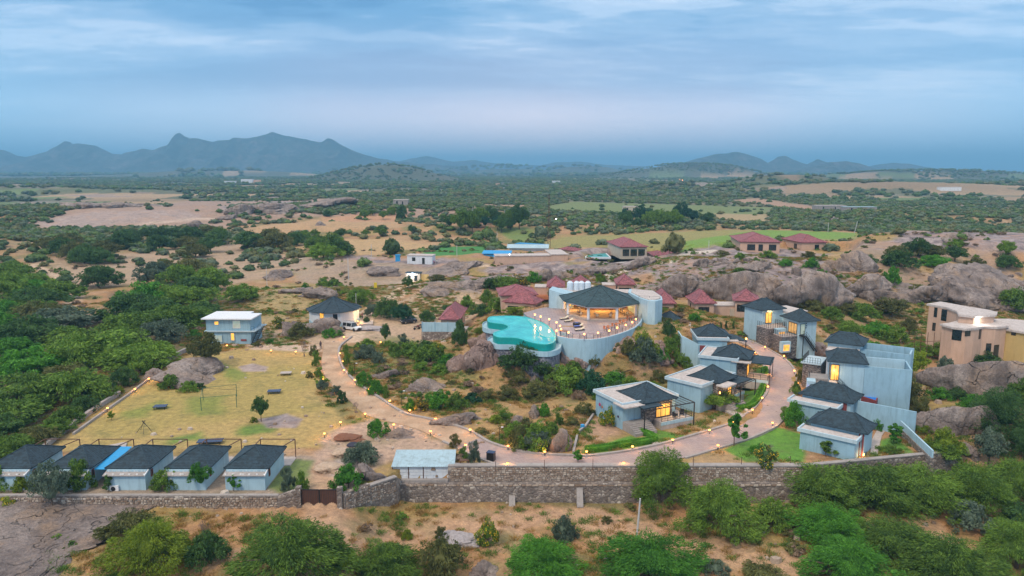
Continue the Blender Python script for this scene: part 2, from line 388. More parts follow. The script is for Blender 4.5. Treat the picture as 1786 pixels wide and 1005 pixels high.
def f(t, setp, bump, p):  # rubble wall mortar and stones
    P = pos(t); e = t.vor(P, 2.4, 'DISTANCE_TO_EDGE'); g = t.n('ShaderNodeSeparateColor', {0: t.vor(P, 2.4, 'F1', 'Color')}).outputs[0]
    c = t.ramp(g, [(0, (.15, .125, .11)), (.6, (.27, .23, .20)), (.9, (.36, .31, .27)), (1, (.55, .50, .44))])
    c = t.mix(t.ramp(e, [(0, .7), (.10, 0.0)]), c, (.13, .11, .11))
    c = t.mix(t.ramp(t.noise(t.mapv(P, (1, 1, .5)), .35, 5), [(.48, 0.0), (.7, .65)]), c, (.17, .12, .085))
    setp(Base_Color=c, Roughness=.95); bump(t.ramp(e, [(0, 0.0), (.3, 1.0)]), .9, .08)
mat('rubble', f)
def f(t, setp, bump, p):  # single wall stones
    rnd = t.n('ShaderNodeNewGeometry').outputs['Random Per Island']
    c = t.ramp(rnd, [(0, (.22, .15, .10)), (.35, (.36, .27, .20)), (.7, (.44, .36, .29)), (1, (.60, .53, .45))])
    c = t.mix(t.ramp(t.noise(pos(t), 5, 4), [(.4, 0.0), (.7, .5)]), c, (.15, .11, .09)); setp(Base_Color=c, Roughness=.92); bump(t.noise(pos(t), 8, 4), .5, .05)
mat('wall_stone', f)
def rockf(dk, md, lt, warm):
    def f(t, setp, bump, p):
        P = pos(t); a = t.noise(P, .11, 6, .62, .6); b = t.noise(t.mapv(P, (1, 1, .35)), .55, 8, .68); d = t.noise(P, 3.5, 5, .65)
        cr = t.vor(t.n('ShaderNodeVectorMath', {0: P, 1: t.n('ShaderNodeVectorMath', {0: t.noise(P, .25, 3, out=1), 1: (5, 5, 5)}, operation='MULTIPLY').outputs[0]}, operation='ADD').outputs[0], .17, 'DISTANCE_TO_EDGE')
        c = t.ramp(t.math('ADD', t.math('MULTIPLY', a, .5), t.math('MULTIPLY', b, .5)), [(.36, dk), (.48, md), (.60, lt)])
        c = t.mix(t.ramp(t.noise(P, .2, 5, .6), [(.5, 0.0), (.66, .75)]), c, warm)
        c = t.mix(t.ramp(d, [(.35, .45), (.6, 0.0)]), c, tuple(x * .5 for x in dk)); 
        c = t.mix(t.ramp(t.noise(t.mapv(P, (1.1, 1.1, .10)), .5, 6, .6), [(.50, 0.0), (.64, .55)]), c, tuple(x * .62 for x in dk)); ck = t.math('MULTIPLY', t.ramp(cr, [(0, 1.0), (.010, 0.0)]), t.ramp(t.noise(P, .4, 3), [(.42, 0.0), (.56, 1.0)])); c = t.mix(t.math('MULTIPLY', ck, .38), c, (.06, .05, .05))
        setp(Base_Color=c, Roughness=.92)
        h = t.math('SUBTRACT', t.math('ADD', t.math('MULTIPLY', b, 1.0), t.math('MULTIPLY', d, .25)), t.math('MULTIPLY', ck, 1.2)); bump(h, 1.0, .8)
    return f
mat('granite', rockf((.135, .108, .098), (.27, .218, .195), (.42, .35, .31), (.38, .26, .17)))
mat('granite_warm', rockf((.22, .15, .13), (.37, .265, .23), (.48, .37, .32), (.44, .28, .20)))
def f(t, setp, bump, p):  # ground: colour painted per vertex + fine grain
    P = pos(t); ca = t.n('ShaderNodeVertexColor', layer_name='col').outputs[0]; rk = t.n('ShaderNodeAttribute', attribute_name='rock').outputs['Fac']
    a = t.noise(P, 1.1, 7, .68); b = t.noise(P, .23, 6, .6); g = t.noise(P, 5, 5, .7)
    c = t.mix(1.0, ca, t.ramp(a, [(.28, (.62, .60, .58)), (.5, (1, 1, 1)), (.72, (1.42, 1.36, 1.28))]), 'MULTIPLY')
    c = t.mix(1.0, c, t.ramp(g, [(.3, (.70, .70, .70)), (.65, (1.18, 1.18, 1.18))]), 'MULTIPLY')
    c = t.mix(t.math('MULTIPLY', t.ramp(b, [(.52, 0.0), (.68, .45)]), t.math('SUBTRACT', 1.0, rk)), c, (.13, .135, .045))
    rc = t.ramp(t.noise(t.mapv(P, (1, 1, .3)), .30, 9, .7, .5), [(.36, (.115, .095, .10)), (.50, (.235, .19, .185)), (.62, (.36, .30, .28))])
    rc = t.mix(t.ramp(t.noise(P, .12, 5, .6), [(.5, 0.0), (.62, .8)]), rc, (.36, .23, .165))
    cr = t.vor(t.n('ShaderNodeVectorMath', {0: P, 1: t.n('ShaderNodeVectorMath', {0: t.noise(P, .2, 3, out=1), 1: (7, 7, 7)}, operation='MULTIPLY').outputs[0]}, operation='ADD').outputs[0], .13, 'DISTANCE_TO_EDGE')
    ck = t.math('MULTIPLY', t.math('MULTIPLY', t.ramp(cr, [(0, 1.0), (.012, 0.0)]), t.ramp(t.noise(P, .3, 3), [(.42, 0.0), (.56, 1.0)])), rk)
    c = t.mix(rk, c, rc); c = t.mix(t.math('MULTIPLY', ck, .7), c, (.05, .04, .04))
    setp(Base_Color=c, Roughness=.95)
    h = t.math('SUBTRACT', t.math('ADD', t.math('MULTIPLY', a, 1.0), t.math('MULTIPLY', g, .3)), ck); bump(h, .8, .25)
mat('ground', f)
def f(t, setp, bump, p):  # far mountains
    P = pos(t); a = t.noise(P, .004, 6, .6); b = t.noise(P, .02, 6, .65)
    c = t.ramp(t.math('ADD', t.math('MULTIPLY', a, .4), t.math('MULTIPLY', b, .6)), [(.40, (.020, .034, .022)), (.52, (.05, .06, .045)), (.62, (.14, .12, .11))]); setp(Base_Color=c, Roughness=1.0); bump(b, 1.0, 20)
mat('mountain', f)
def f(t, setp, bump, p):  # compacted dirt road
    P = pos(t); a = t.noise(P, .35, 6, .6); g = t.noise(P, 3, 6, .7)
    c = t.ramp(a, [(.3, (.33, .225, .14)), (.5, (.43, .295, .19)), (.7, (.50, .37, .255))]); c = t.mix(1.0, c, t.ramp(g, [(.3, (.78, .78, .78)), (.7, (1.15, 1.15, 1.15))]), 'MULTIPLY')
    setp(Base_Color=c, Roughness=.95); bump(g, .5, .05)
mat('dirt_road', f)
def f(t, setp, bump, p):  # pinkish block paving
    P = pos(t); b = t.n('ShaderNodeTexBrick', {'Vector': t.mapv(P, (1, 1, 1), (0, 0, 0), (0, 0, .5)), 'Color1': (.38, .30, .285, 1), 'Color2': (.29, .225, .22, 1), 'Mortar': (.24, .19, .18, 1), 'Scale': 1.0, 'Mortar Size': .02, 'Brick Width': .42, 'Row Height': .24})
    c = t.mix(t.ramp(t.noise(P, .35, 5), [(.42, 0.0), (.66, .6)]), b.outputs[0], (.42, .32, .265)); c = t.mix(t.ramp(t.noise(P, 1.7, 6, .7), [(.5, 0.0), (.72, .5)]), c, (.25, .20, .19))
    setp(Base_Color=c, Roughness=.85); bump(b.outputs[1], -.5, .02)
mat('paving', f)
def f(t, setp, bump, p):  # terrace tiles
    P = oco(t); b = t.n('ShaderNodeTexBrick', {'Vector': P, 'Color1': (.34, .285, .29, 1), 'Color2': (.26, .215, .225, 1), 'Mortar': (.17, .14, .15, 1), 'Scale': 1.0, 'Mortar Size': .02, 'Brick Width': .6, 'Row Height': .6}, offset=0.0)
    c = t.mix(t.ramp(t.noise(P, .6, 5), [(.42, 0.0), (.7, .5)]), b.outputs[0], (.42, .36, .35)); setp(Base_Color=c, Roughness=.6)
mat('terrace_tiles', f)
def f(t, setp, bump, p):  # pool water over turquoise tile
    P = pos(t); n = t.noise(P, 1.6, 5, .6, .6); v = t.noise(P, .35, 4, .6); k = t.vor(P, 3.0, 'SMOOTH_F1')
    c = t.mix(t.ramp(v, [(.35, 0.0), (.65, 1.0)]), (.0, .33, .37), (.03, .55, .54)); c = t.mix(t.ramp(k, [(.1, .25), (.5, 0.0)]), c, (.15, .72, .68))
    setp(Base_Color=c, Roughness=.05, IOR=1.33); bump(n, .5, .08)
mat('pool_water', f)
flat('pool_shallow', (.16, .50, .46), .06); flat('pool_tile', (.0, .27, .25), .3); flat('pool_tile_light', (.02, .42, .40), .3); flat('plunge_blue', (.005, .17, .62), .08)
def f(t, setp, bump, p):  # lit interior wall
    P = oco(t); b = t.n('ShaderNodeTexBrick', {'Vector': P, 'Color1': (.55, .25, .06, 1), 'Color2': (.34, .13, .03, 1), 'Mortar': (.12, .06, .03, 1), 'Scale': 1.0, 'Mortar Size': .03, 'Brick Width': .9, 'Row Height': .6}); setp(Base_Color=b.outputs[0], Roughness=.7)
mat('interior_panel', f)
def leaf(name, c0, c1):
    def f(t, setp, bump, p):
        oi = t.n('ShaderNodeObjectInfo').outputs['Random']; ri = t.n('ShaderNodeNewGeometry').outputs['Random Per Island']
        n = t.noise(pos(t), .75, 4, .6)
        n = t.ramp(n, [(.36, 0.0), (.64, 1.0)]); f_ = t.math('ADD', t.math('MULTIPLY', ri, .38), t.math('ADD', t.math('MULTIPLY', n, .40), t.math('MULTIPLY', oi, .26)))
        c = t.mix(t.ramp(f_, [(.22, 0.0), (.85, 1.0)]), tuple(x * .95 for x in c0), tuple(x * 1.38 for x in c1))
        setp(Base_Color=c, Roughness=.7); p.inputs['Specular IOR Level'].default_value = .25
        tr = t.n('ShaderNodeBsdfTranslucent', {'Color': t.mix(.5, c, (c1[0] * 1.4, c1[1] * 1.4, c1[2]))})
        mx = t.n('ShaderNodeMixShader', {0: .22, 1: p.outputs[0], 2: tr.outputs[0]})
        o = [x for x in t.nt.nodes if x.type == 'OUTPUT_MATERIAL'][0]; t.nt.links.new(mx.outputs[0], o.inputs[0])
    return mat(name, f)
leaf('leaf_green', (.035, .085, .014), (.150, .250, .032)); leaf('leaf_dark', (.016, .052, .018), (.075, .150, .036))
leaf('leaf_lime', (.075, .125, .010), (.190, .255, .020)); leaf('leaf_grey', (.055, .088, .060), (.130, .175, .120))
leaf('leaf_olive', (.060, .075, .022), (.145, .150, .045)); leaf('leaf_bright', (.030, .115, .012), (.085, .245, .022))
leaf('leaf_dry', (.16, .11, .075), (.27, .20, .14)); leaf('leaf_deep', (.010, .050, .026), (.030, .105, .045))
leaf('hedge_green', (.045, .15, .012), (.10, .27, .02)); leaf('grass_dry', (.20, .13, .04), (.36, .23, .075)); leaf('grass_green', (.06, .13, .02), (.13, .22, .035))
leaf('leaf_far_green', (.065, .12, .035), (.15, .22, .06)); leaf('leaf_far_dark', (.045, .085, .032), (.11, .165, .06)); leaf('leaf_far_olive', (.11, .125, .05), (.20, .20, .085)); leaf('leaf_far_grey', (.085, .12, .07), (.16, .20, .12))
# ------------------------------------------------------------------ ground sheet
def build_ground():
    r = [38.0]
    while r[-1] < 26000:
        q = r[-1]; r.append(q + (.38 if q < 135 else .0032 * q if q < 420 else .011 * q if q < 2500 else .04 * q))
    r = np.array(r); a = np.linspace(R(-47), R(47), 620)
    A, Rr = np.meshgrid(a, r); X = (Rr * np.sin(A)).ravel(); Y = (Rr * np.cos(A)).ravel()
    Z = height(X, Y); nA = len(a); nR = len(r)
    i = np.arange(nR - 1)[:, None] * nA + np.arange(nA - 1)[None, :]; i = i.ravel()
    F = np.stack([i, i + 1, i + nA + 1, i + nA], 1)
    me = np_mesh('ground', np.stack([X, Y, Z], 1), F, M['ground'], True)
    col = np.zeros((len(X), 3)); rock = np.zeros(len(X))
    def lay(c, m): col[:] = col * (1 - m[:, None]) + np.array(c)[None, :] * m[:, None]
    n1 = fbm(X, Y, 14, 5, 1); n2 = fbm(X, Y, 5, 4, 2); n3 = fbm(X, Y, 70, 4, 4); n4 = fbm(X, Y, 420, 4, 9)
    col[:] = (.36, .20, .092)
    lay((.31, .215, .075), sstep(-.05, .25, n1)); lay((.42, .27, .155), sstep(.15, .4, n2) * .8); lay((.14, .145, .045), sstep(.12, .32, fbm(X, Y, 9, 4, 15)) * .7)
    far = sstep(420, 800, Y)
    lay((.095, .105, .055), far * .94); lay((.27, .18, .115), far * sstep(.22, .42, n3) * .8); lay((.11, .14, .05), far * sstep(.1, .4, n4) * .5)
    lay((.07, .08, .05), sstep(1300, 2000, Y) * .8)
    fl = fields(X, Y); sh_ = (.7 + .5 * vn(X / 150, Y / 90, 5))[:, None]; k_ = (fl == 1)[:, None] * .9; col[:] = col * (1 - k_) + np.array([[.36, .245, .14]]) * sh_ * k_; k_ = (fl == 2)[:, None] * .85; col[:] = col * (1 - k_) + np.array([[.13, .19, .06]]) * sh_ * k_
    # bedrock showing on the slopes
    hs = sstep(4.2, 7.5, height(X, Y)) * sstep(188, 205, Y) * (Y < 380)
    rk = hs * sstep(-.22, -.02, fbm(X, Y, 22, 4, 21)); rock[:] = np.maximum(rock, rk)
    rk = (Y > 185) * (Y < 300) * (X < 60) * sstep(1.2, 3, height(X, Y)) * sstep(-.1, .12, fbm(X, Y, 15, 4, 22)); rock[:] = np.maximum(rock, rk)
    rk = far * sstep(.30, .42, fbm(X, Y, 60, 4, 23)) * (Y < 1700) * .8; rock[:] = np.maximum(rock, rk)
    def poly(pts, c=None, soft=1.0, ragged=1.2, amt=1.0, rk=None, rsc=4.0, path=None):
        W_ = [at(*p) for p in pts]
        xs = [p.x for p in W_]; ys = [p.y for p in W_]; pad = soft * 2 + ragged * 2 + (path or 0)
        m = (X > min(xs) - pad) & (X < max(xs) + pad) & (Y > min(ys) - pad) & (Y < max(ys) + pad)
        if not m.any(): return
        x, y = X[m], Y[m]
        if path: d = path - seg_dist(x, y, [(p.x, p.y) for p in W_])[0]
        else:
            P_ = [(p.x, p.y) for p in W_]; d = seg_dist(x, y, P_ + P_[:1])[0]; ins = np.zeros(len(x), bool)
            for k in range(len(P_)):
                x0, y0 = P_[k]; x1, y1 = P_[(k + 1) % len(P_)]
                c_ = ((y0 > y) != (y1 > y)) & (x < (x1 - x0) * (y - y0) / (y1 - y0 + 1e-12) + x0); ins ^= c_
            d = np.where(ins, d, -d)
        d = d + fbm(x, y, rsc, 4, 55) * ragged; mm = np.zeros(len(X)); mm[m] = sstep(-soft, soft, d) * amt
        if c is not None: lay(c, mm)
        if rk is not None: rock[:] = rock * (1 - mm) + rk * mm
    # far fields and ridges
    poly([(0, 395), (120, 368), (330, 350), (420, 353), (480, 345), (600, 350), (760, 365), (850, 375), (760, 380), (560, 377), (430, 388), (380, 402), (200, 402), (40, 418)], (.36, .235, .165), 8, 10, .95, .25, 30)
    poly([(60, 385), (150, 372), (250, 366), (370, 372), (340, 382), (200, 392), (90, 398)], (.44, .33, .27), 5, 8, .9, .55, 25)
    poly([(385, 366), (470, 352), (560, 352), (600, 358), (500, 366), (420, 375)], (.36, .30, .28), 5, 8, .8, .9, 20)
    poly([(0, 418), (90, 400), (300, 396), (480, 400), (430, 415), (420, 440), (250, 440), (60, 455), (0, 440)], (.27, .20, .10), 6, 8, .7, .1, 25)
    poly([(432, 400), (520, 387), (600, 377), (690, 379), (700, 397), (560, 405), (440, 410)], (.42, .265, .135), 3, 3, 1, 0, 15)
    poly([(560, 378), (640, 372), (720, 374), (700, 384), (600, 388)], (.45, .25, .14), 3, 3, 1, 0, 15)
    poly([(487, 428), (600, 417), (700, 417), (775, 424), (760, 432), (700, 438), (620, 446), (560, 442), (500, 436)], (.44, .29, .14), 2, 3, 1, 0, 12)
    poly([(660, 414), (760, 408), (840, 420), (760, 428)], (.40, .25, .13), 3, 3, 1, 0, 12)
    poly([(60, 455), (250, 440), (420, 425), (490, 440), (520, 455), (500, 475), (350, 505), (300, 482), (140, 505), (80, 470)], (.40, .285, .185), 4, 6, .85, .15, 14)
    poly([(470, 455), (560, 448), (620, 455), (700, 460), (760, 470), (700, 500), (600, 505), (520, 490)], (.36, .27, .18), 3, 5, .8, .3, 10)
    poly([(765, 432), (850, 429), (845, 441), (790, 446), (735, 447), (745, 437)], (.045, .20, .035), 1.5, 1, 1, 0)
    poly([(862, 397), (915, 396), (935, 402), (945, 425), (905, 424), (868, 410)], (.13, .21, .045), 3, 4, .9, 0, 12)
    poly([(925, 432), (975, 414), (1100, 408), (1230, 402), (1340, 401), (1505, 407), (1490, 417), (1380, 418), (1285, 426), (1180, 440), (1060, 430), (985, 434)], (.27, .24, .075), 3, 4, 1, 0, 14)
    poly([(1170, 425), (1260, 411), (1330, 401), (1500, 407), (1485, 417), (1380, 418), (1285, 425), (1190, 438)], (.16, .27, .035), 3, 4, 1, 0, 14)
    poly([(945, 360), (1000, 352), (1200, 358), (1350, 362), (1345, 373), (1200, 376), (1100, 374), (960, 369)], (.15, .19, .06), 6, 8, 1, 0, 30)
    poly([(1240, 372), (1345, 374), (1340, 388), (1250, 386)], (.36, .27, .14), 5, 6, .9, 0, 30)
    poly([(1270, 350), (1320, 346), (1430, 362), (1420, 370), (1360, 362)], (.38, .23, .15), 8, 8, .9, 0, 30)
    poly([(840, 356), (925, 358), (915, 364), (850, 362)], (.38, .24, .15), 6, 5, .9, 0, 30)
    poly([(1380, 396), (1450, 378), (1500, 382), (1500, 392), (1440, 398)], (.33, .27, .25), 4, 5, .9, .8, 20)
    # rocky hill to the right
    poly([(1105, 510), (1150, 470), (1215, 452), (1300, 458), (1470, 470), (1500, 500), (1450, 545), (1330, 520), (1250, 515), (1180, 512)], (.34, .24, .19), 2, 4, .9, .92, 8)
    poly([(1480, 430), (1560, 425), (1640, 440), (1786, 430), (1786, 520), (1600, 520), (1500, 500)], (.36, .25, .15), 3, 6, .6, .6, 12)
    poly([(1560, 455), (1680, 440), (1720, 450), (1660, 475), (1600, 470)], (.40, .26, .12), 2, 5, .9, 0, 8)
    poly([(1430, 560), (1450, 520), (1560, 525), (1640, 540), (1620, 600), (1560, 600)], (.30, .21, .10), 2, 5, .7, 0, 8)
    poly([(1540, 590), (1600, 560), (1640, 620), (1700, 640), (1786, 650), (1786, 625), (1660, 620)], (.30, .19, .13), 1, 2, .8, 0)
    # the compound
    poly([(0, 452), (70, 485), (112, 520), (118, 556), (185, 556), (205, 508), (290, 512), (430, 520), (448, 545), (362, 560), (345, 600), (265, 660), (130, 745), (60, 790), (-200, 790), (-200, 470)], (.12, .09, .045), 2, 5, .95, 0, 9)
    poly([(440, 560), (520, 590), (600, 576), (640, 540), (740, 498), (850, 525), (820, 560), (740, 600), (640, 592), (560, 604), (450, 604)], (.44, .315, .215), 1.5, 3, .85, 0, 6)
    poly([(440, 500), (560, 500), (600, 520), (530, 560), (450, 570), (430, 540)], (.34, .25, .11), 1.5, 3, .9, 0, 6)
    poly([(430, 606), (548, 612), (558, 690), (600, 742), (555, 782), (90, 785), (60, 800), (290, 640)], (.40, .285, .10), .6, .8, 1, 0)
    for pts in ([(330, 690), (390, 690), (385, 722), (345, 730), (318, 720)], [(200, 720), (280, 700), (300, 712), (215, 735)], [(420, 745), (470, 740), (475, 755), (430, 758)], [(360, 620), (400, 630), (430, 660), (410, 668), (375, 640)], [(290, 765), (350, 752), (360, 765), (300, 775)]):
        poly(pts, (.12, .21, .03), 1.2, 2.2, .95, 0)
    poly([(110, 760), (250, 680), (400, 650), (540, 640), (560, 700), (480, 735), (300, 745), (150, 780)], (.30, .25, .06), 3, 6, .5, 0, 8)
    poly([(415, 640), (440, 634), (468, 640), (465, 648), (425, 648)], (.43, .33, .28), .4, .6, 1, .45)
    poly([(452, 732), (500, 722), (525, 732), (515, 746), (470, 745)], (.38, .30, .27), .5, .6, 1, .9)
    poly([(430, 602), (480, 596), (560, 604), (562, 614), (500, 612), (440, 610)], (.50, .37, .27), .5, .6, 1, 0)
    poly([(545, 850), (545, 790), (575, 755), (640, 735), (700, 742), (785, 772), (770, 790), (690, 792), (655, 830), (600, 855)], (.43, .30, .22), .8, 1.5, .95, 0)
    poly([(570, 830), (600, 790), (640, 800), (620, 840)], (.37, .32, .30), .5, 1, .8, 0)
    poly([(0, 800), (545, 795), (540, 870), (0, 872)], (.33, .26, .20), .6, .8, .9, 0)
    poly([(460, 840), (490, 800), (545, 805), (530, 855), (480, 862)], (.13, .19, .04), .5, 1, .9, 0)
    # hillside between the road and the terrace
    poly([(620, 650), (800, 650), (1000, 700), (1040, 730), (1000, 790), (840, 765), (720, 720), (650, 690)], (.38, .235, .10), 2, 4, .75, 0, 7)
    poly([(600, 600), (700, 590), (800, 610), (830, 660), (700, 660), (620, 640)], (.19, .185, .055), 2, 4, .8, 0, 7)
    poly([(900, 700), (1040, 660), (1100, 650), (1160, 640), (1180, 700), (1000, 690)], (.20, .17, .055), 2, 4, .8, 0, 7)
    poly([(1000, 730), (1060, 730), (1080, 755), (1050, 775), (1005, 775)], (.42, .26, .17), 1, 1.5, .9, 0)
    poly([(1190, 720), (1290, 720), (1270, 745), (1180, 770), (1150, 760)], (.35, .235, .11), .5, .8, .95, 0)
    for pts in ([(1125, 755), (1150, 750), (1205, 762), (1165, 777)], [(1020, 780), (1060, 772), (1100, 760), (1140, 775), (1060, 789), (1010, 793)], [(1262, 785), (1345, 745), (1404, 758), (1404, 806), (1300, 807)], [(1230, 705), (1290, 660), (1332, 640), (1336, 670), (1320, 705), (1290, 718)], [(1535, 770), (1560, 762), (1600, 792), (1530, 792)], [(1300, 595), (1330, 580), (1430, 600), (1350, 607), (1325, 600)], [(1330, 640), (1340, 650), (1335, 668), (1310, 690), (1300, 660)]):
        poly(pts, (.10, .24, .025), .4, .5, 1, 0)
    poly([(1350, 608), (1420, 610), (1425, 640), (1385, 632)], (.46, .34, .24), .6, 1, 1, 0)
    poly([(1200, 800), (1262, 785), (1300, 806), (1200, 812)], (.36, .24, .12), .5, .8, 1, 0)
    # tracks
    poly([(60, 462), (110, 487), (135, 512), (122, 545), (150, 552)], (.50, .36, .25), .8, .8, 1, 0, path=2.0)
    poly([(612, 592), (640, 545), (700, 508), (745, 488), (800, 470), (880, 460), (960, 450)], (.54, .40, .28), .5, .6, 1, 0, path=2.3)
    poly([(1020, 500), (1060, 482), (1110, 466), (1170, 456), (1210, 441), (1240, 437)], (.52, .46, .40), .4, .3, 1, 0, path=2.2)
    poly([(560, 840), (570, 900), (590, 960), (560, 1000)], (.45, .29, .18), 1.2, 1.2, .9, 0, path=1.8)
    poly([(600, 930), (800, 915), (1000, 900), (1120, 930), (1250, 960), (1400, 1000)], (.43, .27, .165), 1.5, 2, .85, 0, path=2.6)
    poly([(0, 405), (150, 400), (300, 386), (400, 380)], (.50, .38, .30), 1.5, 1, 1, 0, path=3)
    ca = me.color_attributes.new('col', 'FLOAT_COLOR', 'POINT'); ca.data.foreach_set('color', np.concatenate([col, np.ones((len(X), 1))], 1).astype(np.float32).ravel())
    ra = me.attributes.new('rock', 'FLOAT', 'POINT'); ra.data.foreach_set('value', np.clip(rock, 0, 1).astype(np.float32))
    tag(link('ground', me), kind='structure')
build_ground()

# ------------------------------------------------------------------ road
def strip(name, A, B, dz, m, kind='structure', thick=None):
    n = len(A); mb = MB()
    cols = 5; vs = []
    for a, b in zip(A, B):
        for k in range(cols): p = a.lerp(b, k / (cols - 1)); vs.append((p.x, p.y, p.z + dz))
    fs = [(i * cols + k, (i + 1) * cols + k, (i + 1) * cols + k + 1, i * cols + k + 1) for i in range(n - 1) for k in range(cols - 1)]
    mb.add(vs, fs); me = mb.mesh(name, m); return tag(link(name, me), kind=kind)
SPLIT = 9 * 5
strip('dirt_road', RI[:SPLIT + 1], RO[:SPLIT + 1], .03, M['dirt_road']); strip('paved_road', RI[SPLIT - 2:], RO[SPLIT - 2:], .045, M['paving'])
def kerb(name, P, side, w=.35, h=.18):
    mb = MB(); n = len(P); vs = []
    for i, p in enumerate(P):
        d = (P[min(i + 1, n - 1)] - P[max(i - 1, 0)]); d.z = 0; d.normalize(); nrm = Vector((-d.y, d.x, 0)) * side
        for o, z in ((0, -.3), (0, h), (w, h), (w, -.3)): q = p + nrm * o; vs.append((q.x, q.y, p.z + z))
    fs = [(i * 4 + k, (i + 1) * 4 + k, (i + 1) * 4 + k + 1, i * 4 + k + 1) for i in range(n - 1) for k in range(3)]
    mb.add(vs, fs); mb.add([vs[0], vs[1], vs[2], vs[3]], [(0, 1, 2, 3)]); mb.add(vs[-4:], [(3, 2, 1, 0)])
    return tag(mb.build(name, M['cement']), kind='structure')
kerb('kerb', RI, 1, .4, .28); kerb('kerb', RO[8 * 5:12 * 5], -1); kerb('kerb', RO[17 * 5:], -1)

# ------------------------------------------------------------------ distant mountains
def mountain(prof, D, dep, seed, rough=1.0):
    px = np.array([p[0] for p in prof], float); py = np.array([p[1] for p in prof], float)
    n = 420; pp = np.linspace(px[0], px[-1], n); yy = np.interp(pp, px, py)
    x = (pp - 893) / FPX * D; el = np.arctan((502.5 - yy) / FPX) - PIT; z = HC + D * np.tan(el)
    z = z + fbm(x, x * 0 + seed, 260, 5, seed) * (z - z.min()) * .06 + fbm(x, x * 0 + seed, 60, 3, seed) * 5 * rough
    m = 46; s = np.linspace(-1, 1, m); Xg, Sg = np.meshgrid(x, s); Zr, _ = np.meshgrid(z, s); Yg = D + Sg * dep
    prof2 = 1 - np.abs(Sg) ** .9; rid = fbm(Xg, Yg, 420, 6, seed + 3); gull = np.abs(fbm(Xg, Yg * .5, 190, 5, seed + 5))
    Zg = Zr * prof2 * (1 - .42 * (1 - (1 - np.abs(Sg)) ** 6) * (gull * 2.0)) + rid * 50 * (1 - prof2) * prof2 * 2
    edge = sstep(0, .04, (Xg - x[0]) / (x[-1] - x[0])) * sstep(0, .04, (x[-1] - Xg) / (x[-1] - x[0]))
    Zg = Zg * edge - 6 - 4 * np.abs(Sg)
    i = (np.arange(m - 1)[:, None] * n + np.arange(n - 1)[None, :]).ravel()
    me = np_mesh('distant_mountain', np.stack([Xg.ravel(), Yg.ravel(), Zg.ravel()], 1), np.stack([i, i + 1, i + n + 1, i + n], 1), M['mountain'], True)
    tag(link('distant_mountain', me), kind='structure')
mountain([(-260, 285), (-150, 262), (-60, 262), (0, 258), (20, 257), (38, 268), (60, 271), (95, 262), (112, 252), (124, 248), (128, 243), (136, 243), (140, 248), (160, 246), (176, 249), (205, 263), (225, 265), (245, 258), (262, 255), (282, 257), (300, 250), (312, 243), (320, 231), (325, 228), (331, 232), (345, 237), (380, 243), (392, 240), (410, 241), (418, 238), (440, 239), (465, 232), (478, 226), (485, 223), (492, 227), (515, 231), (545, 240), (560, 244), (566, 245), (578, 238), (590, 243), (610, 256), (640, 268), (665, 274), (700, 279), (770, 286), (850, 292)], 6400, 900, 3)
mountain([(640, 290), (690, 281), (715, 275), (745, 270), (760, 272), (790, 280), (830, 277), (850, 281), (900, 286), (940, 287), (968, 281), (1000, 280), (1015, 280), (1050, 286), (1120, 289), (1200, 292)], 8600, 700, 9)
mountain([(1090, 295), (1140, 291), (1185, 282), (1215, 273), (1240, 267), (1262, 264), (1275, 261), (1290, 264), (1312, 272), (1332, 282), (1342, 277), (1350, 272), (1362, 270), (1380, 277), (1402, 285), (1412, 278), (1418, 274), (1425, 277), (1440, 283), (1460, 293), (1480, 297)], 6000, 700, 14)
mountain([(1380, 296), (1410, 288), (1440, 281), (1466, 279), (1490, 283), (1515, 291), (1530, 296)], 5200, 450, 21, .6)
mountain([(1480, 296), (1515, 287), (1530, 284), (1550, 282), (1575, 282), (1600, 288), (1640, 296)], 6800, 500, 25, .6)
# ------------------------------------------------------------------ haze: one closed box of thin even air round the whole scene
HAZE_D = 1.65e-4
mb = MB().box(-23000, 23000, -400, 27500, -12, 440)
m = bpy.data.materials.new('haze'); m.use_nodes = True; t = NT(m.node_tree)
pv = t.n('ShaderNodeVolumePrincipled', {'Color': (.30, .68, 1.0, 1), 'Density': HAZE_D, 'Anisotropy': 0.0}); t.n('ShaderNodeOutputMaterial', {1: pv.outputs[0]})
tag(mb.build('haze', m), kind='stuff')
# ------------------------------------------------------------------ building kit (local coordinates: x along the front, front at y = -d/2)
def roof_mesh(poly, ez, h, courses=12, ridge=(0, 0), curve=1.0, lip=.035, c=(0, 0)):
    "tiled hip roof in courses: polygon eaves shrinking to a point or a ridge; curve > 1 flares the eaves"
    mb = MB(); n = len(poly)
    def ring(s, dz):
        out = []
        for x, y in poly:
            dx, dy = x - c[0], y - c[1]
            out.append((c[0] + dx * s + ridge[0] * (1 - s) * (1 if dx > 0 else -1), c[1] + dy * s + ridge[1] * (1 - s) * (1 if dy > 0 else -1), ez + h * (1 - s) ** curve + dz))
        return out
    for k in range(courses):
        s0 = 1 - k / courses; s1 = max(1 - (k + 1) / courses, .004)
        a = ring(s0, lip); b = ring(s1, 0 if k < courses - 1 else lip * .3); d = ring(s0, 0 if k else -.12)
        mb.add(a + b, [(i, (i + 1) % n, n + (i + 1) % n, n + i) for i in range(n)])
        mb.add(d + a, [(i, (i + 1) % n, n + (i + 1) % n, n + i) for i in range(n)])
    e = ring(1, -.12); mb.add(e, [tuple(range(n - 1, -1, -1))])
    return mb
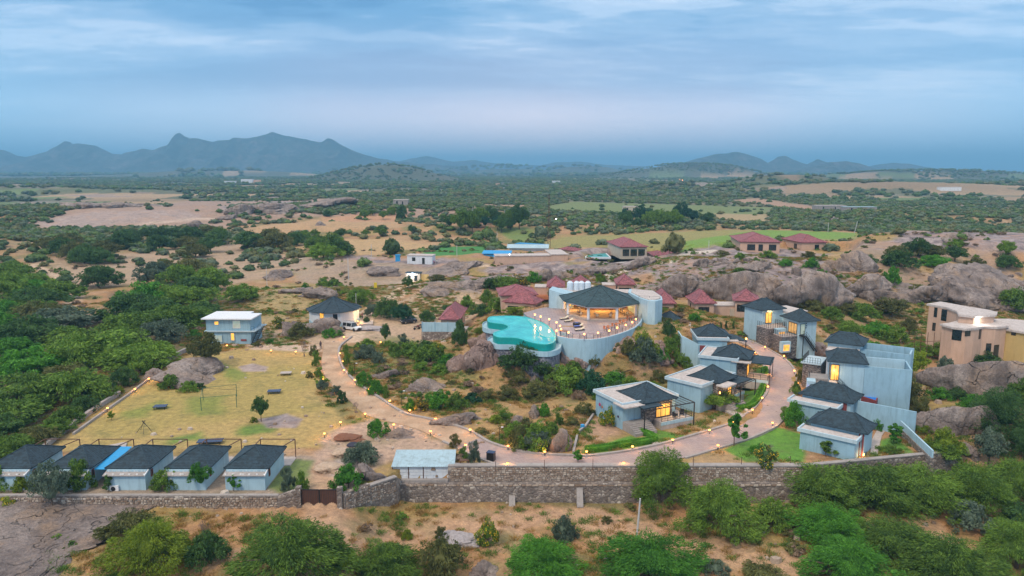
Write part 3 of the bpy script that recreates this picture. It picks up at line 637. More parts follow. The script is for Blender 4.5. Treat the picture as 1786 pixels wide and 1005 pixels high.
def add_roof(P, w, d, ez, h, m, ridge=(0, 0), curve=1.25, c=(0, 0), courses=12, caps=True, name='roof'):
    poly = [(c[0] - w / 2, c[1] - d / 2), (c[0] + w / 2, c[1] - d / 2), (c[0] + w / 2, c[1] + d / 2), (c[0] - w / 2, c[1] + d / 2)]
    r = roof_mesh(poly, ez, h, courses, ridge, curve, c=c).build(name, m, P)
    if caps:
        for x, y in poly:
            pts = []
            for k in range(7):
                s = 1 - k / 6; dx, dy = x - c[0], y - c[1]
                pts.append((c[0] + dx * s + ridge[0] * (1 - s) * (1 if dx > 0 else -1), c[1] + dy * s + ridge[1] * (1 - s) * (1 if dy > 0 else -1), ez + h * (1 - s) ** curve + .05))
            MB().tube(pts, .07, 5).build('ridge_cap', m, r)
    return r
def face(side, w, d, c=(0, 0)):
    "origin, along, outward of a wall side"
    cx, cy = c
    return {'F': (Vector((cx - w / 2, cy - d / 2, 0)), Vector((1, 0, 0)), Vector((0, -1, 0))), 'B': (Vector((cx + w / 2, cy + d / 2, 0)), Vector((-1, 0, 0)), Vector((0, 1, 0))),
            'L': (Vector((cx - w / 2, cy + d / 2, 0)), Vector((0, -1, 0)), Vector((-1, 0, 0))), 'R': (Vector((cx + w / 2, cy - d / 2, 0)), Vector((0, 1, 0)), Vector((1, 0, 0)))}[side]
def window(P, fc, u, z, ww, wh, pane='glass_dark', frame='dark_metal', mull=1, name='window', fw=.07, rise=.05):
    "frame set proud of the wall with a pane and mullions in it"
    o, a, n = fc; q = o + a * u + Vector((0, 0, z)); f = MB(); up = Vector((0, 0, 1))
    for s0, e0 in (((0, 0), (ww, 0)), ((0, wh), (ww, wh))): f.bar(q + a * s0[0] + up * s0[1] + n * rise / 2, q + a * e0[0] + up * e0[1] + n * rise / 2, fw, rise * 2.2)
    for x in (0, ww): f.bar(q + a * x + n * rise / 2, q + a * x + up * wh + n * rise / 2, fw, rise * 2)
    for k in range(mull): x = ww * (k + 1) / (mull + 1); f.bar(q + a * x + n * rise / 2, q + a * x + up * wh + n * rise / 2, fw * .7, rise * 1.6)
    W_ = f.build(name, M[frame], P)
    g = MB(); p = [q + n * .022, q + a * ww + n * .022, q + a * ww + up * wh + n * .022, q + up * wh + n * .022]; b = [v - n * .05 for v in p]
    g.add(p + b, [(0, 1, 2, 3), (0, 4, 5, 1), (1, 5, 6, 2), (2, 6, 7, 3), (3, 7, 4, 0)]); g.build('pane' if name == 'window' else 'door_leaf', M[pane], W_)
    return W_
def railing(P, pts, h=.95, m='dark_metal', gap=1.1, rails=(.95, .5, .15), name='railing', r=.03):
    mb = MB()
    for a, b in zip(pts[:-1], pts[1:]):
        a, b = Vector(a), Vector(b); n = max(1, int((b - a).length / gap))
        for k in range(n + 1): q = a.lerp(b, k / n); mb.bar(q, q + Vector((0, 0, h)), r * 1.6)
        for z in rails: mb.bar(a + Vector((0, 0, z)), b + Vector((0, 0, z)), r)
    return mb.build(name, M[m], P)
def stairs(P, x0, y0, dirv, wdt, n, rise=.17, run=.3, m='cement', name='steps', z0=0):
    "solid steps climbing along dirv; each tread is a block"
    d = Vector(dirv).normalized(); s = Vector((-d.y, d.x, 0)) * wdt / 2
    root = None
    for k in range(n):
        a = Vector((x0, y0, 0)) + d * run * k; b = Vector((x0, y0, 0)) + d * run * n; z = z0 + rise * (k + 1)
        mb = MB(); q = [a - s, a + s, b + s, b - s]; mb.prism([(v.x, v.y) for v in q][::-1], z - rise if k else z0 - .5, z)
        o = mb.build('step', M[m], P if root is None else P)
        root = o
def open_stair(P, a, b, wdt=.9, n=10, m='dark_metal'):
    "steel stair: two stringers, treads, rails; a = foot, b = top"
    a, b = Vector(a), Vector(b); d = b - a; h = Vector((d.x, d.y, 0)).normalized(); s = Vector((-h.y, h.x, 0)) * wdt / 2; mb = MB()
    for k in (-1, 1): mb.bar(a + s * k, b + s * k, .06, .2)
    st = mb.build('staircase', M[m], P)
    for k in range(n): q = a + d * ((k + .5) / n); MB().bar(q - s, q + s, .26, .04).build('tread', M[m], st)
    rl = MB()
    for k in (-1, 1):
        for z in (.45, .9): rl.bar(a + s * k + Vector((0, 0, z)), b + s * k + Vector((0, 0, z)), .035)
        for i in range(5): q = a + d * (i / 4) + s * k; rl.bar(q, q + Vector((0, 0, .9)), .035)
    rl.build('handrail', M[m], st); return st
def frame3(p0, p1, p2, ez):
    "from three consecutive eave corners seen in the photograph: centre, rotation, width (p1-p2), depth (p1-p0)"
    a, b, c = pxw(*p0, ez), pxw(*p1, ez), pxw(*p2, ez); e1 = c - b; e2 = a - b
    ang = math.atan2(e1.y, e1.x); a2 = math.atan2(e2.y, e2.x) - math.pi / 2
    da = (a2 - ang + math.pi) % (2 * math.pi) - math.pi; ang += da * .35
    w, d = e1.length, e2.length; ctr = b + Vector((math.cos(ang), math.sin(ang), 0)) * w / 2 + Vector((-math.sin(ang), math.cos(ang), 0)) * d / 2
    return Vector((ctr.x, ctr.y, 0)), ang, w, d
def lamp_point(name, P, loc, energy=60, col=(1, .62, .28), r=.12):
    key = '%s_%g' % (name, energy); L = bpy.data.lights.get(key)
    if not L: L = bpy.data.lights.new(key, 'POINT'); L.energy = energy; L.color = col; L.shadow_soft_size = r; L.use_shadow = True
    o = bpy.data.objects.new(name, L); COL.objects.link(o); o.parent = P; o.location = loc; return o
def minz(x, y, r): 
    a = np.array([0, 1, 1, -1, -1, 0, 0, 1, -1]) * r; b = np.array([0, 1, -1, 1, -1, 1, -1, 0, 0]) * r
    return float(height(a + x, b + y).min())
def ac_unit(px, py, z, rot, label):
    p = pxw(px, py, z); t = thing('air_conditioner', label, 'air conditioner', p, rot, 'air conditioners')
    MB().box(-.5, .5, -.18, .18, 0, .75).build('casing', M['white_paint'], t)
    MB().lathe([(.28, 0), (.28, .03), (.05, .04)], 12).build('fan_grille', M['dark_metal'], t, (-.12, -.18, .38), (R(90), 0, 0)); return t

# ---- simple red-roofed villa
def red_villa(label, p0, p1, p2, ez, rh=1.9, gz_=None, ov=.55, wins=(('F', .3, 1.9, 1.5),), annex=None, wall='wall_peach', roof='roof_maroon', group='maroon-roofed villas', name='villa', deck=None):
    c, ang, w, d = frame3(p0, p1, p2, ez); g = minz(c.x, c.y, max(w, d) / 2) if gz_ is None else gz_
    t = thing(name, label, 'villa', (c.x, c.y, g), ang, group); H = ez - g
    ww, dd = w - ov * 2, d - ov * 2
    MB().box(-ww / 2, ww / 2, -dd / 2, dd / 2, -.6, H - .12).build('wall', M[wall], t)
    MB().box(-ww / 2 - .05, ww / 2 + .05, -dd / 2 - .05, dd / 2 + .05, H - .32, H - .125).build('cornice', M['maroon_panel'], t)
    add_roof(t, w, d, H, rh, M[roof], ridge=(max(0, (w - d) / 2 * .8), max(0, (d - w) / 2 * .8)))
    for sd_, u, wwd, wh in wins:
        fc = face(sd_, ww, dd); L = ww if sd_ in 'FB' else dd
        window(t, fc, L * u - wwd / 2, max(.15, H - 1.0 - wh), wwd, wh)
    if annex:
        x0, x1, y0, y1, h_ = annex
        MB().box(x0, x1, y0, y1, -.6, h_).build('annex', M[wall], t); MB().box(x0 - .15, x1 + .15, y0 - .15, y1 + .15, h_ + .003, h_ + .2).build('flat_roof', M['slab_top'], t)
    if deck:
        x0, x1, y0, y1, h_ = deck; MB().box(x0, x1, y0, y1, h_ - .8, h_).build('balcony', M['orange_paint'], t)
    return t
# ---- grey-blue garden villa: pagoda roof above a flat slab, stone front, porch under a lean roof
def garden_villa(label, p0, p1, p2, ez, slab, group='blue garden villas with dark pagoda roofs', rh=2.3, porch=None, lit=True, stairs_=None, front='F', terr=None, ridge=None, emblem=False):
    c, ang, w, d = frame3(p0, p1, p2, ez); g = minz(c.x, c.y, 3.5) if terr is None else terr; H = ez - g
    t = thing('garden_villa', label, 'villa', (c.x, c.y, g), ang, group)
    x0, x1, y0, y1, sz = slab       # slab extents in local coords, top height relative to eave
    sh = H + sz
    MB().box(x0 + .35, x1 - .35, y0 + .35, y1 - .35, -1.0, sh - .32).build('wall', M['wall_blue'], t)
    s = MB().box(x0, x1, y0, y1, sh - .32, sh - .02).build('roof_slab', M['slab_edge'], t); MB().box(x0 + .25, x1 - .25, y0 + .25, y1 - .25, sh - .017, sh + .02).build('slab_surface', M['slab_top'], s)
    f = MB()
    for a in ((x0, x1, y0, y0 + .2), (x0, x1, y1 - .2, y1), (x0, x0 + .2, y0 + .2, y1 - .2), (x1 - .2, x1, y0 + .2, y1 - .2)): f.box(*a, sh - .015, sh + .16)
    f.build('parapet', M['slab_edge'], s)
    iw, idp = w - 1.3, d - 1.3
    MB().box(-iw / 2, iw / 2, -idp / 2, idp / 2, -1.0, H - .13).build('stone_front', M['stone_clad'], t)
    rf = add_roof(t, w, d, H, rh, M['roof_dark'], ridge=ridge or (max(0, (w - d) * .35), max(0, (d - w) * .35)), curve=1.3, courses=14)
    b = MB()
    for x in np.linspace(-w / 2 + .3, w / 2 - .3, 8): b.bar((x, -d / 2 + .1, H - .2), (x, -d / 2 + 1.2, H - .2), .08)
    tag(b.build('rafter', M['dark_metal'], rf), kind='stuff')
    return t, w, d, H, g, c, ang

# ============================================================ the five inner villas
def steps_block(t, x0, x1, y0, n, z, run=.32, m='cement', dirn=-1):
    "a flight going down from (y0, z) in dirn along y"
    for k in range(n):
        MB().box(x0 - .18 * k * 0, x1, min(y0, y0 + dirn * run * (k + 1)), max(y0, y0 + dirn * run * (k + 1)) - (0.004 if k else 0), -1.0, z - .17 * k - .0).build('step', M[m], t) if k == 0 else \
        MB().box(x0, x1, y0 + dirn * run * (k + 1), y0 + dirn * run * k, -1.0, z - .17 * k).build('step', M[m], t)
def porch_terrace(t, x0, x1, y0, y1, z, side='F'):
    MB().box(x0, x1, y0, y1, -1.0, z).build('porch_floor', M['pale_paving'], t)
    MB().box(x0 - .06, x1 + .06, y0 - .06, y0 + .1, z - .45, z + .02).build('porch_edge', M['wall_blue_light'], t)
def wicker_chair(p, rot, label, group='porch chairs'):
    c = thing('porch_chair', label, 'chair', p, rot, group)
    MB().box(-.3, .3, -.3, .3, .25, .42).build('seat', M['dark_metal'], c); MB().box(-.3, .3, .24, .32, .42, .9).build('backrest', M['dark_metal'], c)
    for x in (-.27, .27): MB().box(x - .04, x + .04, -.3, .28, .42, .62).build('armrest', M['dark_metal'], c)
    for x in (-.26, .26):
        for y in (-.26, .26): MB().box(x - .03, x + .03, y - .03, y + .03, 0, .25).build('leg', M['dark_metal'], c)
    return c
def local(t, v): return Matrix.Translation(t.location) @ Matrix.Rotation(t.rotation_euler.z, 4, 'Z') @ Vector(v)
def sconce(t, p, lampc='lamp_warm', e=25):
    s = MB().box(p[0] - .07, p[0] + .07, p[1] - .07, p[1] + .07, p[2] - .14, p[2] + .14).build('wall_lamp', M[lampc], t); lamp_point('bulb', t, (p[0], p[1] - .35 if p[1] < 0 else p[1] + .35, p[2]), e); return s

# nearest villa: lit bay window, pergola porch, stepped entrance
t, w, d, H, g, c, ang = garden_villa('nearest blue villa, its lit window above a railed porch', (1076, 682), (1122, 704.5), (1183, 693.5), 4.05, (-6.2, 4.2, -2.4, 5.5, .0), terr=.3, rh=1.9)
fw, fd = w - 1.3, d - 1.3; ff = face('F', fw, fd); fr = face('R', fw, fd); fl = face('L', fw, fd)
window(t, fr, .5, 1.0, 2.4, 2.0, 'window_lit', mull=1); window(t, ff, fw - 3.0, 1.0, 2.6, 2.0, 'window_lit', mull=2)
window(t, fl, .2, .9, 1.0, 2.2, 'glass_teal', name='door')
porch_terrace(t, fw / 2 - 3.4, fw / 2 + 2.4, -fd / 2 - 1.9, -fd / 2, .85); MB().box(fw / 2, fw / 2 + 2.4, -fd / 2, fd / 2 - 1, -1, .846).build('porch_floor', M['pale_paving'], t)
railing(t, [(fw / 2 - 3.3, -fd / 2 - 1.8, .85), (fw / 2 + 2.3, -fd / 2 - 1.8, .85), (fw / 2 + 2.3, fd / 2 - 1.2, .85)])
MB().box(-fw / 2 - 3.2, -fw / 2 + .6, -fd / 2 - .8, -fd / 2 + 3.2, -1, 1.0).build('landing', M['cement'], t)
for k in range(5): MB().box(-fw / 2 - 3.2, -fw / 2 + .6, -fd / 2 - .8 - .34 * (k + 1), -fd / 2 - .8 - .34 * k - .003, -1, .83 - .17 * k).build('step', M['cement'], t)
pg = MB()
for x in (-w / 2 - .9, w / 2 + 1.7): pg.bar((x, -d / 2 - 1.6, -.5), (x, -d / 2 - 1.6, H - .5), .13)
pg.bar((w / 2 + 1.7, d / 2 - .3, .0), (w / 2 + 1.7, d / 2 - .3, H - .5), .13)
pg.bar((-w / 2 - .9, -d / 2 - 1.6, H - .5), (w / 2 + 1.7, -d / 2 - 1.6, H - .5), .12); pg.bar((w / 2 + 1.7, -d / 2 - 1.6, H - .5), (w / 2 + 1.7, d / 2 - .3, H - .5), .12)
for k in range(12): x = -w / 2 - .6 + k * (w + 2.2) / 11; pg.bar((x, -d / 2 - 1.6, H - .42), (x, -d / 2 + .8, H - .42), .06)
pg.build('pergola', M['dark_metal'], t)
MB().box(-w / 2 - .9, -w / 2 + 2.6, -d / 2 - 1.3, -d / 2 + .2, H - .38, H - .2).build('porch_slab', M['roof_dark'], t)
MB().box(-w / 2 - 3.4, -w / 2 + .2, -d / 2 - .2, -d / 2 + 2.8, H - .27, H - .10).build('entrance_slab', M['slab_top'], t)
lamp_point('bulb', t, (fw / 2 + .9, -fd / 2 - .7, 2.6), 50); lamp_point('bulb', t, (fw / 2 - 1.5, -fd / 2 - .8, 2.7), 50)
MB().lathe([(.28, 0), (.28, .04), (.12, .05), (.12, .0)], 14).build('wall_emblem', M['flower_pink'], t, (-6.25, 3.4, H - 1.7), (0, R(-90), 0))
MB().lathe([(.20, 0), (.20, .04), (.08, .05)], 12).build('wall_emblem', M['orange_paint'], t, (-6.25, 2.7, H - 1.9), (0, R(-90), 0))
MB().lathe([(.20, 0), (.20, .04), (.14, .05)], 12).build('wall_emblem', M['sign_dark'], t, (-6.25, -1.5, H - 2.1), (0, R(-90), 0))
V1 = t
wicker_chair(local(t, (fw / 2 - .2, -fd / 2 - 1.0, .86)), ang + .4, 'dark porch chair left of the pair before the lit bay window')
wicker_chair(local(t, (fw / 2 + 1.5, -fd / 2 - .5, .86)), ang - .9, 'dark porch chair at the right corner of the railed porch')
# second villa
t, w, d, H, g, c, ang = garden_villa('second blue villa along the lane, wide steps before its stone front', (1199, 655), (1254.5, 669), (1286, 656), 4.6, (-6.2, 4.2, -1.9, 5.0, .0), terr=.8, rh=1.95)
fw, fd = w - 1.3, d - 1.3
window(t, face('F', fw, fd), fw - 1.5, .9, 1.2, 2.2, 'window_lit', name='door'); window(t, face('R', fw, fd), .6, 1.0, 2.2, 1.9, 'window_lit', mull=1); window(t, face('R', fw, fd), 3.2, 1.0, 1.0, 1.9, 'window_lit_dim', mull=0)
MB().box(-fw / 2 - .2, fw / 2 - .6, -fd / 2 - 1.8, -fd / 2, -1, .75).build('landing', M['cement'], t)
for k in range(4): MB().box(-fw / 2 - .2, fw / 2 - .6, -fd / 2 - 1.8 - .36 * (k + 1), -fd / 2 - 1.8 - .36 * k - .003, -1, .58 - .17 * k).build('step', M['cement'], t)
porch_terrace(t, fw / 2, fw / 2 + 3.0, -fd / 2 - .6, fd / 2 - .5, .8); railing(t, [(fw / 2 + .1, -fd / 2 - .5, .8), (fw / 2 + 2.9, -fd / 2 - .5, .8), (fw / 2 + 2.9, fd / 2 - .6, .8)])
MB().prism([(fw / 2 - 1.6, -fd / 2 - 1.8), (fw / 2 + 3.3, -fd / 2 - 1.8), (fw / 2 + 3.3, fd / 2 - .2), (fw / 2 - 1.6, fd / 2 - .2)], [H - .7, H - .9, H - .9, H - .7], [H - .5, H - .75, H - .75, H - .5]).build('porch_roof', M['roof_dark'], t)
pg = MB()
for x, y in ((fw / 2 - 1.4, -fd / 2 - 2.3), (fw / 2 + 3.4, -fd / 2 - 2.3), (fw / 2 + 3.4, fd / 2 - .1)): pg.bar((x, y, -.6), (x, y, H - .8), .13)
pg.bar((-fw / 2 - 1, -fd / 2 - 2.3, H - .75), (fw / 2 + 3.4, -fd / 2 - 2.3, H - .75), .1); pg.bar((fw / 2 + 3.4, -fd / 2 - 2.3, H - .75), (fw / 2 + 3.4, fd / 2 - .1, H - .75), .1); pg.build('pergola', M['dark_metal'], t)
MB().box(-w / 2 - .6, -w / 2 + 2.6, -d / 2 - 1.6, -d / 2 + .2, H - .36, H - .16).build('entrance_slab', M['slab_top'], t)
sconce(t, (-fw / 2 - .6, -fd / 2 - .8, 2.3), e=15); sconce(t, (fw / 2 - 1.9, -fd / 2 - .12, 2.6), e=40); lamp_point('bulb', t, (fw / 2 + 1.0, -fd / 2 - .3, 2.6), 45)
wicker_chair(local(t, (fw / 2 + 1.6, .3, .81)), ang + 2, 'dark porch chair under the lean roof of the second villa')
# third villa
t, w, d, H, g, c, ang = garden_villa('third blue villa along the lane, facing the curve, dark porch on its side', (1245, 606), (1240.5, 620), (1308.5, 628), 6.0, (-5.4, 1.4, -3.9, 3.6, -.1), terr=1.7, rh=1.75)
fw, fd = w - 1.3, d - 1.3
MB().box(-5.0, -.2, -3.5, -fd / 2 - .2, -1, H - .5).build('side_wall', M['wall_blue_light'], t)
MB().box(fw / 2 + .3, fw / 2 + 4.0, -fd / 2 - .3, fd / 2 + .2, H - .75, H - .55).build('porch_roof', M['roof_dark'], t)
porch_terrace(t, fw / 2, fw / 2 + 3.6, -fd / 2, fd / 2 - .4, .7); window(t, face('R', fw, fd), .5, .9, 2.6, 1.9, 'window_lit', mull=1)
pg = MB()
for y in (-fd / 2 - .2, fd / 2): pg.bar((fw / 2 + 3.8, y, -.6), (fw / 2 + 3.8, y, H - .6), .12)
pg.bar((fw / 2 + 3.8, -fd / 2 - .2, H - .6), (fw / 2 + 3.8, fd / 2, H - .6), .1); pg.build('porch_frame', M['dark_metal'], t); railing(t, [(fw / 2, -fd / 2 + .05, .7), (fw / 2 + 3.5, -fd / 2 + .05, .7), (fw / 2 + 3.5, fd / 2 - .4, .7)])
MB().box(0.2, 3.4, -fd / 2 - 1.5, -fd / 2 + .1, H - .6, H - .42).build('entrance_slab', M['slab_top'], t)
lamp_point('bulb', t, (fw / 2 + 1.6, -.6, 2.4), 60); sconce(t, (fw / 2 + 3.4, fd / 2 + .1, 2.6), e=25)
# fourth villa with courtyard wall and red screens
t, w, d, H, g, c, ang = garden_villa('blue villa with a triangular courtyard wall and red brick screens, top of the lane', (1207, 574), (1215, 586), (1276, 587), 6.8, (-3.4, 2.6, -4.4, 3.6, -.2), terr=2.8, rh=1.8)
fw, fd = w - 1.3, d - 1.3
MB().prism([(-6.0, -3.4), (-3.2, -4.8), (-3.2, -4.55), (-5.85, -3.2)], -1.5, [H + .0, H - 1.2, H - 1.2, H + .0]).build('courtyard_wall', M['wall_blue_light'], t)
MB().box(-6.0, -5.8, -3.3, 2.4, -1.5, H - .3).build('courtyard_wall', M['wall_blue_light'], t); MB().box(-3.19, 1.2, -4.8, -4.42, -1.5, H - 1.3).build('courtyard_wall', M['wall_blue'], t)
MB().box(-2.9, -1.6, -4.9, -4.805, 1.3, 2.6).build('brick_screen', M['maroon_panel'], t); MB().box(-5.79, -5.7, -2.8, -1.2, 2.0, 3.4).build('brick_screen', M['maroon_panel'], t)
MB().prism([(fw / 2 - .4, -fd / 2 - .6), (fw / 2 + 3.6, -fd / 2 - .6), (fw / 2 + 2.6, fd / 2 - .6), (fw / 2 - .4, fd / 2 - .4)], [H - .5, H - 1.0, H - 1.0, H - .5], [H - .3, H - .8, H - .8, H - .3]).build('porch_roof', M['roof_dark'], t)
window(t, face('R', fw, fd), 1, .8, 2.0, 1.8, 'glass_dark')
MB().box(1.0, 4.4, -fd / 2 - 1.8, -fd / 2 + .1, H - .75, H - .58).build('entrance_slab', M['slab_top'], t)
# fifth, small, below the tower
t, w, d, H, g, c, ang = garden_villa('small blue bungalow below the tower wall with a lamp-lit white terrace', (1139, 552), (1157, 562), (1199, 561), 6.9, (-4.0, 5.0, -3.5, 2.4, -.3), terr=3.6, rh=1.6)
MB().box(-5.6, 2.0, -6.6, -3.55, -1.5, H - 1.3).build('lower_wall', M['wall_blue_light'], t); MB().box(-5.8, 2.2, -6.8, -3.52, H - 1.3, H - 1.1).build('terrace_slab', M['white_paint'], t)
MB().box(-.6, .7, -6.7, -6.605, .6, 1.7).build('brick_screen', M['maroon_panel'], t)
MB().ball((0, 0, 0), .12).build('wall_lamp', M['lamp_white'], t, (-3.4, -4.2, H - .5)); lamp_point('bulb_white', t, (-3.3, -4.6, H - .3), 70, (.85, .85, 1))

# ============================================================ right-hand two-storey blocks
def two_storey(label, p0, p1, p2, ez, g, rh=2.0, ridge=(0, 0)):
    c, ang, w, d = frame3(p0, p1, p2, ez); t = thing('two_storey_villa', label, 'villa', (c.x, c.y, g), ang, 'two-storey blue villas'); H = ez - g
    ww, dd = w - 1.1, d - 1.1
    MB().box(-ww / 2, ww / 2, -dd / 2, dd / 2, -1.2, H - .13).build('wall', M['wall_blue_light'], t)
    add_roof(t, w, d, H, rh, M['roof_dark'], ridge=ridge, curve=1.25, courses=13)
    return t, ww, dd, H
t, ww, dd, H = two_storey('blue villa at the lane top with a balcony over stone cladding', (1299, 532), (1329, 542), (1369.5, 537.5), 10.0, 3.9, 1.9, (.5, 0))
window(t, face('F', ww, dd), .9, H / 2 + .25, 1.5, 2.2, 'window_lit', name='door'); sconce(t, (-ww / 2 + 1.9, -dd / 2 - .1, H - .6), 'lamp_warm', 60)
MB().box(-ww / 2 - 1.2, .9, -dd / 2 - 3.4, -dd / 2, -1.2, H / 2 - .1).build('stone_base', M['stone_clad'], t); MB().box(-ww / 2 - 1.2, .9, -dd / 2 - 3.4, -dd / 2, H / 2 - .097, H / 2).build('balcony_floor', M['pale_paving'], t)
railing(t, [(-ww / 2 - 1.1, -dd / 2 - .1, H / 2), (-ww / 2 - 1.1, -dd / 2 - 3.3, H / 2), (.8, -dd / 2 - 3.3, H / 2), (.8, -dd / 2 - .1, H / 2)], rails=(.95, .7, .45, .2), gap=.5)
MB().box(-ww / 2 + .2, -ww / 2 + 2.5, -dd / 2 - 4.3, -dd / 2 - 3.4, .7, 3.0).build('bay_window_surround', M['wall_blue_light'], t)
window(t, (Vector((-ww / 2 + .2, -dd / 2 - 4.3, 0)), Vector((1, 0, 0)), Vector((0, -1, 0))), .35, 1.0, 1.6, 1.4, 'window_lit', 'white_paint', 0)
MB().box(1.0, 1.9, -dd / 2 - 2.6, -dd / 2, -1.2, 2.9).build('porch_wall', M['stone_clad'], t); window(t, (Vector((1.0, -dd / 2 - 2.6, 0)), Vector((1, 0, 0)), Vector((0, -1, 0))), .1, 0, .7, 2.4, 'window_lit', name='door', mull=0)
MB().box(.9, 3.4, -dd / 2 - 3.6, -dd / 2 - .01, 2.93, 3.1).build('canopy', M['slab_top'], t)
MB().box(ww / 2, ww / 2 + 5.2, -dd / 2 - .8, dd / 2 - .4, -1.2, H - .9).build('link_wall', M['wall_blue_light'], t); MB().box(ww / 2 + .01, ww / 2 + 5.6, -dd / 2 - 1.1, dd / 2 - .1, H - .897, H - .7).build('flat_roof', M['slab_top'], t)
MB().box(ww / 2 + .9, ww / 2 + 2.5, -dd / 2 - .95, -dd / 2 - .805, 0, H - 1.0).build('stone_panel', M['stone_clad'], t); sconce(t, (ww / 2 + 3.2, -dd / 2 - 1.0, 2.3), e=20)
t, ww, dd, H = two_storey('blue villa with outside steel stair left of the sandy boulder', (1356, 551), (1394, 561.5), (1433.5, 559.5), 8.9, 2.6, 1.9)
window(t, face('F', ww, dd), ww * .06, 3.6, 1.0, 2.1, 'window_pale', name='door', mull=0)
window(t, face('L', ww, dd), dd * .35, 3.5, 2.6, 2.1, 'window_lit_dim', mull=2)
MB().box(-ww / 2 - 3.4, -ww / 2, -dd / 2 + .5, dd / 2 - .6, -1.2, 3.2).build('stone_base', M['stone_clad'], t); MB().box(-ww / 2 - 3.4, -ww / 2, -dd / 2 + .5, dd / 2 - .6, 3.203, 3.3).build('balcony_floor', M['pale_paving'], t)
railing(t, [(-ww / 2 - .1, dd / 2 - .7, 3.3), (-ww / 2 - 3.3, dd / 2 - .7, 3.3), (-ww / 2 - 3.3, -dd / 2 + .6, 3.3), (-ww / 2 - .1, -dd / 2 + .6, 3.3)], rails=(.95, .7, .45, .2), gap=.5)
MB().box(-ww / 2 - 3.9, -ww / 2 - 1.9, -dd / 2 - .3, -dd / 2 + .5, .3, 2.4).build('bay_window_surround', M['wall_blue_light'], t)
window(t, (Vector((-ww / 2 - 3.9, -dd / 2 - .3, 0)), Vector((1, 0, 0)), Vector((0, -1, 0))), .3, .6, 1.4, 1.3, 'window_lit', 'white_paint', 0)
open_stair(t, (ww * .40, -dd / 2 - .7, .2), (-ww * .30, -dd / 2 - .7, 3.5), n=12); MB().box(-ww / 2, -ww * .28, -dd / 2 - 1.2, -dd / 2, 3.4, 3.52).build('stair_landing', M['dark_metal'], t)
MB().bar((-ww / 2 + .2, -dd / 2 - 1.1, -.5), (-ww / 2 + .2, -dd / 2 - 1.1, 3.4), .12).build('landing_post', M['dark_metal'], t)
for k, z in enumerate((4.9, 5.3, 5.75)): MB().lathe([(.1, 0), (.13, .03), (.06, .06)], 8).build('wall_ornament', M['dark_metal'], t, (-ww * .12 + .08 * (k % 2), -dd / 2 - .01, z), (R(90), 0, 0))
# the tall blue block: two pagoda roofs, stepped privacy walls, outside stair
t, ww, dd, H = two_storey('tall blue villa block with lit upper doorway and black stair down to a plunge pool', (1440, 613), (1443, 630), (1516, 636), 8.2, 1.2, 1.5, (1.3, 0))
window(t, face('F', ww, dd), .1, 3.9, 1.15, 2.5, 'window_lit', name='door'); window(t, face('L', ww, dd), dd - 1.7, 3.9, 1.5, 2.3, 'window_lit_dim', mull=1)
open_stair(t, (ww * .42, -dd / 2 - .6, .5), (-ww * .30, -dd / 2 - .6, 3.8), n=13); MB().box(-ww / 2 - .1, -ww * .28, -dd / 2 - 1.2, -dd / 2, 3.7, 3.84).build('stair_landing', M['slab_top'], t)
MB().bar((-ww / 2 + .1, -dd / 2 - 1.1, -.5), (-ww / 2 + .1, -dd / 2 - 1.1, 3.7), .12).build('landing_post', M['dark_metal'], t)
lamp_point('bulb', t, (-ww / 2 + .6, -dd / 2 - .5, 5.3), 50)
MB().box(-ww / 2 - 3.0, -ww / 2, -dd / 2 + .2, dd / 2 - .2, -1.2, 3.2).build('stone_wing', M['stone_clad'], t); MB().box(-ww / 2 - 3.3, -ww / 2 - 2.0, -dd / 2 - .2, -dd / 2 + 1.8, -1.2, 3.4).build('pillar', M['wall_blue_light'], t)
MB().box(-ww / 2 - 3.0, -ww / 2, -dd / 2 + 2, dd / 2 - .2, 3.203, 3.35).build('balcony_floor', M['cement'], t); railing(t, [(-ww / 2 - 2.9, -dd / 2 + 2.1, 3.35), (-ww / 2 - 2.9, dd / 2 - .3, 3.35)], gap=.4)
s = MB().ball((0, 0, 0), .13).build('wall_lamp', M['lamp_purple'], t, (-ww / 2 - 2.4, -dd / 2 - .4, 2.2)); lamp_point('bulb_purple', t, (-ww / 2 - 2.4, -dd / 2 - .8, 2.2), 25, (.7, .25, 1))
MB().box(ww / 2 + .02, ww / 2 + 6.6, -dd / 2 - .1, -dd / 2 + .15, -1.5, H - .45).build('privacy_wall', M['wall_blue'], t); MB().box(ww / 2 + 6.35, ww / 2 + 6.6, -dd / 2 + .15, 3.0, -1.5, H - .45).build('privacy_wall', M['wall_blue'], t)
MB().box(ww / 2 - .2, ww / 2 + 6.2, 2.0, 2.25, -1.5, H - .1).build('privacy_wall', M['wall_blue_light'], t)
MB().box(ww / 2 + .02, ww / 2 + 6.3, -dd / 2 + .17, 1.98, H - 3.9, H - 3.7).build('terrace_floor', M['pale_paving'], t)
BLK = t
t, ww, dd, H = two_storey('rear blue villa block behind the one with the plunge pool stair', (1441, 583), (1437, 596), (1506, 605), 9.2, 1.8, 1.5, (1.2, 0))
MB().box(-ww / 2 + .4, ww / 2 - .2, -dd / 2 - 2.6, -dd / 2 - .02, -1.5, H - .9).build('wing', M['wall_white'], t); MB().box(-ww / 2 + .2, ww / 2, -dd / 2 - 2.8, -dd / 2 - .02, H - .897, H - .75).build('flat_roof', M['slab_top'], t)
for x1, y, dz in ((7.6, .6, .0), (7.4, -2.4, -.5)): MB().box(ww / 2 + .02, ww / 2 + x1, y, y + .25, -2.0, H + dz - .2).build('privacy_wall', M['wall_blue'], t)
MB().box(ww / 2 + 7.15, ww / 2 + 7.4, -2.38, .58, -2.0, H - .5).build('privacy_wall', M['wall_blue_light'], t)
